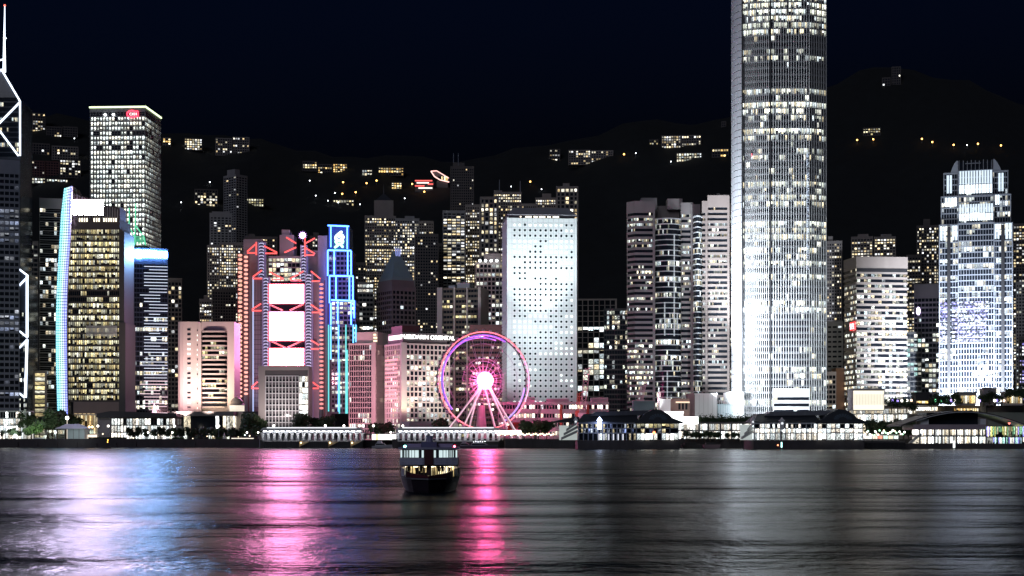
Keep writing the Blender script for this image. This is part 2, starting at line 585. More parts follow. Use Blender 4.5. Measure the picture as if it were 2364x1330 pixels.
hm = MB()
nx, ny = 110, 60
gx = [-1700 + 3600 * i / nx for i in range(nx + 1)]
gy = [1600 + 2200 * j / ny for j in range(ny + 1)]
hm.v = [(x, y, hill_z(x, y) + R.uniform(-3.5, 3.5) * (y > 1720)) for y in gy for x in gx]
for j in range(ny):
    for i in range(nx):
        a = j * (nx + 1) + i
        hm.f.append((a, a + 1, a + nx + 2, a + nx + 1)); hm.uv.append([(0, 0)] * 4); hm.mi.append(0)
tag(hm.build('hill', mat('wooded hillside', (0.006, 0.008, 0.010), 0.95, var=0.6, scale=0.05), smooth=True), kind='structure')

# ------------------------------------------------------------------ landmarks
def LM(name, label, cat, px, D, group=None):
    """an empty at ground level under picture column px at distance D, axis aligned; local x is metres right of it"""
    return thing(name, label, cat, (X(px, D), D, GZ), 0.0, group)


class L:
    """local pixel frame of a landmark: converts picture columns and rows into local metres on its front plane"""
    def __init__(s, px, D): s.px, s.D = px, D
    def x(s, px): return (px - s.px) * s.D / F
    def z(s, py): return Z(py, s.D) - GZ
    def p(s, px, py, y=0.0): return (s.x(px), y, s.z(py))
    def X(s, px, y): return X(px, s.D + y) - X(s.px, s.D)


def neon(root, segs, m, l, r=0.6, y=-0.8, name='neon_tube', n=6):
    for (a, b) in segs:
        w = MB(); w.tube(l.p(a[0], a[1], y), l.p(b[0], b[1], y), r, n)
        w.build(name, m, root)


led_w = glow('white LED edge', (0.75, 0.85, 1.0), 3.0)
led_b = glow('blue LED edge', (0.04, 0.16, 1.0), 10.0)
led_c = glow('cyan LED edge', (0.08, 0.45, 1.0), 2.6)
led_t = glow('teal LED edge', (0.06, 0.75, 0.75), 1.1)
led_g = glow('green LED edge', (0.12, 0.85, 0.45), 0.9)
neon_r = glow('red neon', (1.0, 0.07, 0.05), 1.6)
neon_p = glow('salmon neon', (1.0, 0.22, 0.16), 1.5)


def prism_tower():
    D = 1290; l = L(0, D)
    r = LM('prism_tower', 'faceted glass tower outlined by white light strips, twin mast at the frame edge', 'skyscraper', 0, D)
    q = lambda px, py, y=0.0: l.p(px, py, y)
    w = MB()
    w.prism([(l.x(-46), 0), (l.x(47), 0), (l.x(47), 32), (l.x(-46), 32)], 0, l.z(235))
    # slanted glass roof rising to the mast foot
    A, B, C_, D_ = q(-46, 235), q(47, 235), q(47, 235, 32), q(-46, 235, 32)
    T = q(2, 160, 1)
    w.face([A, B, T]); w.face([B, C_, T]); w.face([C_, D_, T]); w.face([D_, A, T])
    w.build('glass_shaft', mat('facet glass', (0.05, 0.06, 0.085), 0.2, var=0.3), r)
    gb = MB()
    gb.prism([(l.x(-45), -0.15), (l.x(46.4), -0.15), (l.x(46.4), 0), (l.x(-45), 0)], 0, 3.2, cap=False, cells=[24, 1, 24, 1])
    me = gb.mesh('window_band', g_off)
    for k in range(30):
        o = put('window_band', me, r, (0, 0, l.z(362) + k * 4.2))
        if l.z(362) + k * 4.2 > l.z(240): break
        o['lit'] = 0.5 if k in (2, 7, 12, 20, 25) else 0.08; o['seed'] = R.random()
    segs = [((47, 235), (47, 360)), ((47, 236), (-2, 286)), ((-2, 300), (43, 360))]
    neon(r, segs, led_w, l, 0.75, name='light_strip')
    for (a, b) in (((47, 235, 0), (3, 160, 0)), ((-46, 235, 0), (1, 160, 0))):
        e = MB(); e.tube(q(*a), q(*b), 0.75); e.build('light_strip', led_w, r)
    for px in (9, -9):
        mst = MB(); mst.tube(q(px, 166, 1), q(px, 100, 1), 1.4, 8, 0.9); mst.tube(q(px, 100, 1), q(px + 1, 14, 1), 0.9, 8, 0.35)
        mst.tube(q(px - 2, 86, 1), q(px + 5, 88, 1), 0.5)
        mst.build('mast', led_w, r)
        bl = MB(); bl.ball(q(px + 1, 12, 1), 0.9); bl.build('beacon', glow('red beacon', (1, 0.15, 0.1), 3), r)
    cb = MB(); cb.tube(q(-9, 140, 1), q(9, 136, 1), 0.6); cb.build('mast_brace', led_w, r)
    # lower eastern prism
    w2 = MB()
    w2.prism([(l.x(40), -3), (l.x(67), -3), (l.x(67), 24), (l.x(40), 24)], 0, l.z(638))
    a, b, c, d = q(40, 638, -3), q(67, 638, -3), q(67, 638, 24), q(40, 638, 24)
    t0, t1 = q(40, 618, -3), q(40, 618, 24)
    w2.face([a, b, t0]); w2.face([b, c, t1, t0]); w2.face([c, d, t1])
    w2.build('glass_shaft', MATS['facet glass'], r)
    gb = MB(); gb.prism([(l.x(40), -3.2), (l.x(64), -3.2), (l.x(64), -3), (l.x(40), -3)], 0, 2.9, cap=False, cells=[7, 1, 7, 1])
    me = gb.mesh('window_band', g_off)
    for k in range(24):
        o = put('window_band', me, r, (0, 0, 6 + k * 4.2)); o['lit'] = R.choice([0.1, 0.2, 0.5]); o['seed'] = R.random()
    neon(r, [((44, 620), (68, 638)), ((68, 640), (44, 664)), ((44, 762), (67, 780)), ((67, 784), (44, 808)), ((44, 905), (60, 918))],
         led_w, l, 0.75, y=-4, name='light_strip')
    neon(r, [((66, 638), (66, 780)), ((66, 784), (62, 918))], led_w, l, 1.1, y=-4, name='light_strip')


prism_tower()

tower('grid_tower', 'blue grey gridded office tower cut by the left frame edge', -60, 45, 368, 1220, d=40, wallm=steel, gm=g_blu, fl=4.7, sp=1.9,
      ps=4.0, pw=0.7, lit=lambda j, n: 0.9 if 5 < j < 12 else (0.75 if j in (24, 25, 26, 37) else 0.16), parapet=11, flv=0)
tower('beacon_block', 'narrow dark tower outlined in thin white lines with red beacon light', 48, 88, 556, 1380, d=30, wallm=conc_d, gm=g_off, fl=4,
      lit=0.35, ps=4, parapet=4)
o = LM('tall_chimney', 'slim grey chimney stack with a lamp on top left of louvred tower', 'chimney', 62, 1420)
l = L(62, 1420)
w = MB(); w.tube((0, 0, 0), (0, 0, l.z(478)), 1.2, 8); w.build('shaft', conc, o)
w = MB(); w.ball((0, 0, l.z(474)), 2.2); w.build('lamp', glow('peach lamp', (1, 0.72, 0.5), 5), o)
tower('louvre_tower', 'grey tower striped with fine white louvres behind the curved light fin', 91, 152, 458, 1330, d=35, wallm=alum, gm=g_off, fl=3.9,
      sp=0.9, lines=1, ps=2.4, pw=0, lit=0.28, parapet=9, flv=1.0)
tower('yellow_lobby_block', 'low block with a glowing yellow green recess at its foot', 76, 108, 856, 1250, d=20, wallm=pale, gm=g_yel, fl=3.6, sp=0.9, ps=9, pw=1.6,
      lit=1.0, parapet=2, flv=0)


def dotted_tower():
    r = tower('dotted_tower', 'tall square tower dotted with white lights, glowing roof edge and red emblem', 208, 371, 247, 1340, xs=335, d=47, wallm=mat('silver mullion', (0.2, 0.21, 0.22), 0.4), gm=g_dot,
              fl=4.15, sp=1.0, lines=1, ps=2.7, pw=0.3, pd=0.2, lit=lambda j, n: 0.0 if j < 1 else (R.choice([0.55, 0.8, 0.9, 0.95, 0.98])), parapet=4.2, flv=0, cat='skyscraper',
              roofs=[(0.72, 0.92, 0.3, 0.7, 3.5)])
    w, d, h = r['w'], r['d'], r['h']
    e = MB(); e.box(-0.6, w + 0.6, -0.9, -0.3, h - 0.5, h + 0.8); e.build('roof_light', glow('lime roof light', (0.8, 1.0, 0.55), 2.2), r)
    e = MB(); e.box(w + 0.3, w + 0.9, -0.3, d + 0.4, h - 0.5, h + 0.8); e.build('roof_light', MATS['lime roof light'], r)
    # ring emblem with letters
    cx, cz = w * 0.765, h - 6.2
    e = MB()
    pts = [(cx + 4.3 * math.cos(t), -1.0, cz + 2.9 * math.sin(t)) for t in [math.radians(35 + 29 * k) for k in range(11)]]
    e.path(pts, 0.7)
    e.path([(cx + 3.0, -1.0, cz + 2.2), (cx + 5.6, -1.0, cz + 2.2), (cx + 5.6, -1.0, cz - 2.2), (cx + 3.0, -1.0, cz - 2.2)], 0.55)
    e.build('emblem', glow('red emblem', (1.0, 0.03, 0.07), 3.5), r)
    text('CKH', 3.2, glow('pink white lettering', (1, 0.6, 0.62), 3), r, (cx + 1.2, -1.1, cz - 1.1), ext=0.2)
    for fx in (0.28, 0.43):
        e = MB(); e.ball((w * fx, -0.9, h - 6.5), 1.1); e.build('spot_lamp', glow('white lamp', (0.95, 1, 1), 7), r)


dotted_tower()


def fin_tower():
    D = 1200; l = L(220, D)
    r = LM('fin_tower', 'yellow lit office tower with curved blue light fin and pink white screen', 'office tower', 220, D)
    prof_l = [(437, 150), (500, 142.5), (562, 139), (620, 135.5), (671, 133), (740, 131), (800, 131), (848, 131.5), (905, 133), (963, 135)]
    prof_r = [(431, 169), (500, 166.5), (562, 164), (620, 160), (671, 157.5), (740, 156), (800, 156.5), (848, 157), (905, 157.5), (963, 159)]
    w = MB(); th = 7.0
    for (a, b, c, d) in zip(prof_l, prof_l[1:], prof_r, prof_r[1:]):
        k = prof_l.index(a) / 9.0; k2 = (prof_l.index(a) + 1) / 9.0
        A, B, C_, D_ = l.p(a[1], a[0], -3), l.p(b[1], b[0], -3), l.p(d[1], d[0], -3), l.p(c[1], c[0], -3)
        w.face([B, C_, D_, A], [(0, 1 - k2), (1, 1 - k2), (1, 1 - k), (0, 1 - k)])
        bk = [(p[0], th, p[2]) for p in (A, B, C_, D_)]
        w.face([bk[0], bk[3], bk[2], bk[1]], mi=1); w.face([A, bk[0], bk[1], B], mi=1); w.face([D_, C_, bk[2], bk[3]], mi=1)
    w.face([l.p(150, 437, -3), l.p(169, 431, -3), l.p(169, 431, th), l.p(150, 437, th)], mi=1)
    w.build('light_fin', [led_grid('fin LED lattice', [(0.25, 0.75, 1.0), (0.35, 0.95, 0.95), (0.55, 0.9, 0.75), (0.45, 0.5, 1.0), (0.2, 0.25, 1.0)], 2.2, 5, 88, 0.16, 0.28, 0.3), white], r)
    # body
    poly = [(l.x(157), 0), (l.x(276), 0), (l.x(276), 34), (l.x(157), 34)]
    facade(r, poly, l.z(928), l.z(505), fl=4.75, sp=1.45, ps=1.6, pw=0.12, pd=0.05, wallm=mat('brown spandrel', (0.06, 0.045, 0.04), 0.5), gm=g_yel,
           lit=lambda j, n: R.uniform(0.8, 1.0), parapet=8.5, flv=0, fixed={10: 0.25, 11: 0.5, 4: 1.0})
    b = MB(); b.box(l.x(170), l.x(290), -0.5, 34, 0, l.z(928))
    b.build('podium', brown, r)
    b = MB(); b.box(l.x(276), l.x(287.5), -1, 30, 0, l.z(535)); b.box(l.x(276), l.x(291), -2, 30, 0, l.z(745)); b.build('dark_pier', mat('dark grey cladding', (0.06, 0.055, 0.058)), r)
    # sloping crown and screen
    b = MB()
    b.extrude([(l.x(166), l.z(507)), (l.x(276), l.z(507)), (l.x(276), l.z(478)), (l.x(245), l.z(474)), (l.x(172), l.z(446)), (l.x(168), l.z(431))], 1, 20)
    b.build('crown', mat('crown panel', (0.1, 0.085, 0.09)), r)
    b = MB()
    for k in range(18): b.box(l.x(172 + k * 5.8) - 0.12, l.x(172 + k * 5.8) + 0.12, 0.6, 1.2, l.z(506), l.z(448 + max(0, k * 5.8 - 2) * 0.36))
    b.build('crown_mullion', white, r)
    b = MB(); panel_box(b, l.x(170), l.x(239), -1.2, 0.6, l.z(496), l.z(463)); b.build('screen', [glow('pink white screen', (0.78, 0.64, 1.0), 460.0, True), darkm], r)
    b = MB(); b.box(l.x(172), l.x(242), -1.0, -0.6, l.z(462.4), l.z(461)); b.build('crown_light', glow('pink crown light', (1, .6, .75), 3.0, True), r)
    for i in range(16):
        px = 183 + i * 5.6
        if i in (4, 5, 9): continue
        b = MB(); b.box(l.x(px), l.x(px + 2.4), -0.7, -0.1, l.z(512), l.z(504)); b.build('lamp_panel', glow('warm lamp panel', (1, 0.9, 0.7), 2.5), r)
    b = MB()
    for i in range(30):
        px = 200 + i * 2.4
        b.box(l.x(px), l.x(px + 0.9), -1.5, -0.4, l.z(776) , l.z(752))
    b.build('grille', white, r)
    # bright entrance
    for i in range(5):
        b = MB(); b.box(l.x(172 + i * 10), l.x(179 + i * 10), -0.9, -0.4, 0, l.z(955)); b.build('entrance_bay', glow('amber lobby', (1.0, 0.72, 0.35), 0.9), r)


fin_tower()
o = LM('round_column_tower', 'pale blue smooth slab tower squeezed beside the yellow lit tower', 'tower', 295, 1260)
l = L(295, 1260)
w = MB(); w.lathe([(M(8.5, 1260), 0), (M(8.5, 1260), l.z(562))], 20, (0, 6, 0)); w.build('shaft', mat('pale blue render', (0.42, 0.5, 0.56)), o, True)
w = MB()
for k in range(60): w.lathe([(M(8.9, 1260), k * 2.7), (M(8.9, 1260), k * 2.7 + 0.3)], 20, (0, 6, 0))
w.build('shaft_ring', steel, o)

o = LM('roof_antenna', 'pair of green lit lattice antennas on a roof before dotted tower', 'antenna', 310, 1275)
l = L(310, 1275)
w = MB(); w.box(l.x(296), l.x(336), 2, 20, 0, l.z(566)); w.build('roof_block', conc_d, o)
for segs in ([((298, 480), (298, 566)), ((298, 524), (311, 546))], [((313, 470), (311, 566)), ((313, 520), (333, 548)), ((333, 548), (336, 566)), ((311, 540), (298, 566))]):
    w = MB()
    for a, b in segs: w.tube(l.p(*a), l.p(*b), 0.55)
    for k in range(6): w.tube(l.p(298, 545 + 3 * k), l.p(334, 548 + 3 * k), 0.22)
    w.build('antenna_frame', led_g, o)


def blue_tower():
    r = tower('blue_top_tower', 'dark tower ringed by white light lines under glowing blue white sign', 309, 387, 573, 1240, d=32, wallm=mat('navy cladding', (0.035, 0.05, 0.09), 0.3), gm=g_off,
              fl=3.9, sp=1.0, ps=2.2, pw=0.25, lit=lambda j, n: 0.05 if j < 8 else R.choice([0.1, 0.3, 0.55, 0.8]), parapet=13, flv=0)
    w, d, h = r['w'], r['d'], r['h']
    m = glow('blue white sign', (0.24, 0.5, 1.0), 360.0, True)
    b = MB(); b.lathe([(3.4, -0.3), (3.4, 0.3)], 20); e = b.build('sign_emblem', m, r); e.rotation_euler = (math.pi / 2, 0, 0); e.location = (w * 0.14, -0.8, h - 5)
    b = MB(); b.extrude([(w * 0.26, h - 7.2), (w * 0.99, h - 7.2), (w * 0.99, h - 3.0), (w * 0.7, h - 2.8), (w * 0.62, h - 2.2), (w * 0.26, h - 2.2)], -1.1, -0.4)
    b.build('sign', m, r)
    k = 0
    for i in range(48):
        z = h - 15 - i * 2.55
        if z < 12: break
        x0 = w * R.choice([0.18, 0.3, 0.3, 0.45]); x1 = w * R.choice([1, 1, 1, 0.98, 0.78])
        b = MB(); b.box(x0, x1, -0.75, -0.35, z, z + 0.45)
        b.build('light_line', glow('cool light line', (0.7, 0.8, 1.0), 1.1) if i < 36 else glow('pinkish light line', (1.0, 0.75, 0.85), 1.2), r)
    b = MB(); b.extrude([(w * .5, 4), (w * .72, 4), (w * .68, 22), (w * .6, 30), (w * .53, 20)], -0.75, -0.35); b.build('lit_display', glow('pink display', (1.0, 0.55, 0.75), 2.5), r)


blue_tower()
tower('dim_office_block', 'small dark block with a few yellow windows right of blue sign tower', 387, 420, 642, 1420, d=25, wallm=conc_d, gm=g_res, fl=4, ps=3.4, pw=0.8, lit=0.22, parapet=4)


glow('small lit window', (1, 0.93, 0.8), 1.6)


# club tower with curved balconies
def club_tower():
    D = 1195; l = L(410, D)
    r = LM('balcony_tower', 'pink lit pale tower with curved balcony fronts over a glass base', 'tower', 410, D)
    b = MB()
    pl = [(l.x(410), 2), (l.x(416), -0.5), (l.x(424), -1.6), (l.x(434), -1.8), (l.x(446), -1.2), (l.x(458), 0), (l.x(458), 26), (l.x(410), 26)]
    b.prism(pl, 0, l.z(743)); b.build('service_tower', pale, r, False)
    b = MB(); b.box(l.x(458), l.x(465), -1, 26, 0, l.z(745)); b.box(l.x(525), l.x(541), -0.5, 26, 0, l.z(743))
    b.box(l.x(465), l.x(525), 8, 26, 0, l.z(745)); b.build('wall', pale, r)
    # rounded recess head above the balconies
    arch = [(l.x(465), l.z(743)), (l.x(525), l.z(743)), (l.x(525), l.z(764))] + \
           [(l.x(495 + 25 * math.cos(t)), l.z(764 - 11 * math.sin(t))) for t in [math.pi * k / 10 for k in range(11)]] + [(l.x(465), l.z(764))]
    b = MB(); b.extrude(arch, -0.5, 3); b.build('recess_head', pale, r)
    for i in range(17):
        py = 764 + i * 10.9
        fr = [(l.x(466), -0.2), (l.x(470), -2.0), (l.x(478), -3.0), (l.x(512), -3.0), (l.x(520), -2.0), (l.x(524), -0.2), (l.x(524), 8), (l.x(466), 8)]
        b = MB(); b.prism(fr, l.z(py + 3.4), l.z(py)); b.build('balcony', pale, r)
        if i == 16: break
        b = MB(); b.prism([(l.x(466), 1.5), (l.x(524), 1.5), (l.x(524), 2), (l.x(466), 2)], l.z(py + 10.9), l.z(py + 3.4), cap=False, cells=[9, 1, 9, 1])
        o = b.build('window_band', g_yel, r); o['lit'] = {3: 0.6, 4: 0.6, 5: 0.55, 8: 0.45, 10: 0.45, 12: 0.5, 11: 0.5, 16: 0.9}.get(i, 0.05); o['seed'] = R.random()
    for i in range(17):
        py = 759 + i * 11.2
        b = MB(); b.box(l.x(433.5), l.x(441), -1.95, -1.3, l.z(py + 4.5), l.z(py))
        b.build('window', glow('small lit window', (1, 0.93, 0.8), 1.6) if i in (3, 4, 5, 8, 12, 15) else darkglass, r)
        b = MB(); b.box(l.x(455), l.x(456.6), -0.5, 0.2, l.z(py + 6), l.z(py + 2)); b.build('window', MATS['small lit window'] if i % 3 else darkglass, r)
    # base
    b = MB(); b.box(l.x(412), l.x(560), -38, -2, l.z(962), l.z(952)); b.box(l.x(414), l.x(431), -37, -3, 0, l.z(962)); b.build('podium', conc_d, r)
    b = MB(); b.prism([(l.x(431), -36), (l.x(558), -36), (l.x(558), -4), (l.x(431), -4)], 6, l.z(962), cap=False, cells=[16, 4, 16, 4]); o = b.build('glass_front', g_mal, r); o['lit'] = 0.62; o['seed'] = 0.31
    b = MB(); b.prism([(l.x(431), -36), (l.x(558), -36), (l.x(558), -4), (l.x(431), -4)], 0, 6, cap=False, cells=[16, 4, 16, 4]); o = b.build('glass_front', g_off, r); o['lit'] = 0.4; o['seed'] = 0.77


club_tower()
o = LM('domed_court', 'small grey stone dome on a bright drum beside pink lit tower', 'domed building', 546, 1180)
l = L(546, 1180)
w = MB(); w.box(l.x(528), l.x(568), -8, 16, 0, l.z(950)); w.build('wall', pale, o)
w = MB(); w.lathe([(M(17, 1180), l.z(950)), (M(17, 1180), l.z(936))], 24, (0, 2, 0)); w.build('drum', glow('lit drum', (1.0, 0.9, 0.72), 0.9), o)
w = MB(); w.lathe([(M(18, 1180), l.z(936)), (M(17, 1180), l.z(934))] + [(M(15.5 * math.cos(t), 1180), l.z(934 - 17 * math.sin(t))) for t in [math.pi / 2 * k / 9 for k in range(9)]] + [(0.6, l.z(917)), (0.3, l.z(912))], 24, (0, 2, 0))
w.build('dome', mat('lead dome', (0.2, 0.18, 0.16), 0.5), o, True)


# bank headquarters of red trusses and glowing screens
def truss_bank():
    D = 1270; l = L(650, D)
    r = LM('truss_bank', 'bank tower hung on red neon trusses with three glowing pink white screens', 'bank tower', 650, D)
    gmet = mat('grey metal panel', (0.32, 0.33, 0.36), 0.4)
    b = MB(); b.box(l.x(585), l.x(608), 2, 30, 0, l.z(640)); b.box(l.x(720), l.x(735), 4, 30, 0, l.z(650)); b.build('service_core', mat('panelled core', (0.3, 0.29, 0.32), 0.5), r)
    b = MB()
    for k in range(7): b.box(l.x(585.5 + k * 3.6), l.x(585.5 + k * 3.6) + 0.25, 1.75, 2.05, 1, l.z(641))
    for k in range(28): b.box(l.x(585), l.x(608), 1.8, 1.98, 6 + k * 4, 6.3 + k * 4)
    b.build('core_joint', darkm, r)
    b = MB(); b.box(l.x(582), l.x(585), 1.5, 5, 4, l.z(640)); b.build('core_light', glow('pale blue light', (0.45, 0.62, 1.0), 0.9), r)
    b = MB(); b.box(l.x(608), l.x(720), 3, 34, 0, l.z(648)); b.build('body', darkglass, r)
    poly = [(l.x(612), 16), (l.x(704), 16), (l.x(704), 40), (l.x(612), 40)]
    facade(r, poly, l.z(648), l.z(586), fl=4.0, sp=0.9, ps=3.2, pw=0.3, wallm=gmet, gm=g_off, lit=0.75, parapet=2, flv=0.3, wall_name='upper_wall')
    b = MB(); b.box(l.x(637), l.x(670), 20, 40, l.z(590), l.z(535)); b.box(l.x(641), l.x(660), 22, 36, l.z(535), l.z(522)); b.box(l.x(726), l.x(748), 22, 40, 0, l.z(536)); b.box(l.x(700), l.x(742), 24, 44, 0, l.z(570))
    b.box(l.x(556), l.x(600), 12, 40, 0, l.z(548))
    b.build('plant_tower', conc, r)
    # masts: pairs of chords with rungs, their blue violet light put into emission
    pur = glow('painted violet mast', (0.32, 0.3, 1.0), 0.16); rung = glow('rung glow', (0.62, 0.65, 1.0), 0.75)
    for (a, c, y0, y1, dy) in ((592, 607, 555, 648, 10), (607.5, 622, 640, 866, -1.5), (691, 704, 562, 648, 10), (706, 721, 632, 985, -1.5)):
        b = MB()
        for px in (a, c): b.tube(l.p(px, y0, dy), l.p(px, y1, dy), 0.5); b.tube(l.p(px, y0, dy + 4), l.p(px, y1, dy + 4), 0.5)
        o = b.build('mast', pur, r)
        b = MB(); py = y0 + 3
        while py < y1 - 3:
            k = R.uniform(0, 2.5)
            b.path([l.p(a + 2.5, py + 2.6, dy - 0.4), l.p(a + 3.5, py, dy - 0.4), l.p(c - 3, py + k * 0.3, dy - 0.4), l.p(c - 3.5, py + 3.5, dy - 0.4)], 0.42, 5)
            py += 7.2
        b.build('rung', rung, o)
        b = MB(); b.box(l.x(a), l.x(c), dy + 1, dy + 5, l.z(y1), l.z(y0)); b.build('mast_core', mat('mast core', (0.06, 0.06, 0.1)), o)
    T = []
    def sym(*s): T.extend(s)
    sym(((572, 582), (591, 565)), ((572, 585), (592, 585)), ((611, 569), (641, 584)), ((614, 586), (641, 586)), ((593, 560), (593, 590)))
    sym(((662, 549), (685, 563)), ((658, 584), (685, 572)), ((706, 563), (728, 551)), ((706, 573), (728, 587)), ((706, 590), (726, 590)), ((705, 549), (705, 593)))
    sym(((585, 640), (606, 625)), ((585, 644), (606, 644)), ((624, 629), (656, 645)), ((630, 646), (655, 646)), ((670, 645), (702, 627)), ((672, 648), (697, 648)), ((719, 627), (741, 645)), ((721, 650), (740, 650)))
    sym(((583, 715), (604, 702)), ((583, 718), (605, 718)), ((623, 704), (654, 717)), ((670, 717), (702, 703)), ((719, 704), (742, 720)), ((721, 722), (742, 722)))
    sym(((622, 786), (660, 803)), ((664, 803), (701, 786)), ((719, 786), (737, 797)), ((719, 806), (737, 806)), ((582, 894), (596, 882)), ((582, 897), (600, 897)), ((719, 880), (737, 893)), ((719, 897), (737, 897)))
    neon(r, T, neon_r, l, 0.62, y=-3)
    scr = glow('pink white display', (1.0, 0.30, 0.64), 46.0, True)
    for (y0, y1) in ((657, 700), (721, 786), (805, 844)):
        for (a, c) in ((621, 660.2), (661.4, 701)):
            b = MB(); panel_box(b, l.x(a), l.x(c), 0, 2, l.z(y1), l.z(y0)); b.build('screen', [scr, darkm], r)
        b = MB()
        for py in (y0 - 0.8, y1 + 0.8): b.tube(l.p(619, py, -1.2), l.p(703, py, -1.2), 0.42)
        for px in (619.5, 702.5): b.tube(l.p(px, y0, -1.2), l.p(px, y1, -1.2), 0.42)
        b.build('screen_frame', neon_r, r)
        b = MB(); b.box(l.x(660.3), l.x(661.2), -0.4, 1, l.z(y1), l.z(y0))
        for py in range(int(y0) + 10, int(y1) - 4, 11): b.box(l.x(621), l.x(701), -0.3, 0.1, l.z(py) - 0.2, l.z(py) + 0.2)
        b.build('screen_joint', mat('red brown mullion', (0.25, 0.05, 0.05)), r)
    b = MB(); b.box(l.x(621), l.x(701), 4, 5, l.z(804), l.z(787)); b.box(l.x(621), l.x(701), 4, 5, l.z(721), l.z(701)); b.build('lattice_floor', glow('lattice light', (0.85, 0.5, 0.6), 0.6), r)
    # stair stacks at both flanks
    dm = MB(); dm.lathe([(0.6, -1.0), (1.4, -0.75), (1.75, -0.15), (1.75, 0.2), (1.4, 0.75), (0.6, 1.0)], 10)
    me = dm.mesh('stair_module', glow('salmon drum light', (1.0, 0.4, 0.3), 1.35))
    for px, y0, n in ((552.5, 588, 34), (566, 592, 33)):
        for k in range(n): put('stair_module', me, r, l.p(px, y0 + k * 9.9, 4))
    me2 = dm.mesh('stair_module', glow('coral drum light', (1.0, 0.3, 0.27), 1.0))
    for k in range(30): put('stair_module', me2, r, l.p(740, 655 + k * 9.9, 6))
    b = MB()
    for px in (547, 559, 572): b.box(l.x(px) - 0.3, l.x(px) + 0.3, 3, 6, 0, l.z(585))
    for px in (734, 747): b.box(l.x(px) - 0.3, l.x(px) + 0.3, 5, 8, 0, l.z(645))
    b.build('stair_frame', mat('dark red frame', (0.16, 0.05, 0.05)), r)
    b = MB(); b.tube(l.p(697, 556, 4), l.p(697, 546, 4), 0.4); b.build('beacon_post', steel, r)
    b = MB(); b.ball(l.p(697, 542, 4), 2.2, 14, 10); b.build('beacon', glow('violet beacon', (0.75, 0.42, 1.0), 30), r)
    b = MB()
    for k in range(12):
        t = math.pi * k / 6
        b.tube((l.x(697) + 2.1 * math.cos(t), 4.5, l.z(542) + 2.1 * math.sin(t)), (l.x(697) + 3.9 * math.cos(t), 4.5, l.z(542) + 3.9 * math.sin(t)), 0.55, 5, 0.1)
    b.build('beacon_flare', glow('violet flare glow', (0.5, 0.2, 0.9), 0.7), r)  # glowing spikes stand in for the violet halo around the lamp


truss_bank()


def grid_hall():
    D = 1125; l = L(655, D)
    r = LM('grid_block', 'mid rise block with white grid of dark windows before the screens', 'office block', 655, D)
    b = MB(); b.box(l.x(597), l.x(612), -0.6, 20, 0, l.z(845)); b.box(l.x(612), l.x(713), -0.6, 20, l.z(855), l.z(845)); b.box(l.x(711), l.x(713.5), -0.6, 20, 0, l.z(855))
    b.box(l.x(612), l.x(711), 3, 20, 0, l.z(855)); b.build('wall', pale, r)
    b = MB(); b.box(l.x(612), l.x(711), 0.4, 2.9, l.z(868), l.z(855.2)); b.build('attic_grille', conc_d, r)
    b = MB()
    for k in range(11): b.box(l.x(613 + k * 7.7) - 0.28, l.x(613 + k * 7.7) + 0.28, -0.3, 1.5, 0, l.z(868))
    for k in range(10): b.box(l.x(612), l.x(690), -0.2, 1.4, l.z(868 + 13.4 * k) - 0.3, l.z(868 + 13.4 * k) + 0.3)
    b.build('window_grid', white, r)
    for k in range(9):
        z1 = l.z(868 + 13.4 * k) - 0.3; z0 = l.z(868 + 13.4 * (k + 1)) + 0.3
        b = MB(); b.prism([(l.x(612), 1.0), (l.x(690), 1.0), (l.x(690), 1.4), (l.x(612), 1.4)], z0, z0 + (z1 - z0) * 0.42, cap=False, cells=[10, 1, 10, 1]); o = b.build('window_band', g_off, r); o['lit'] = 0.02; o['seed'] = R.random()
        b = MB(); b.box(l.x(612), l.x(690), 0.9, 1.3, z0 + (z1 - z0) * 0.43, z1); b.build('blind_band', mat('grey blind', (0.11, 0.1, 0.11)), r)
        b = MB(); b.prism([(l.x(691), 0.2), (l.x(710.5), 0.2), (l.x(710.5), 1), (l.x(691), 1)], z0, z1, cap=False, cells=[3, 1, 3, 1]); o = b.build('stair_window', g_wht, r); o['lit'] = 0.85; o['seed'] = R.random()


grid_hall()


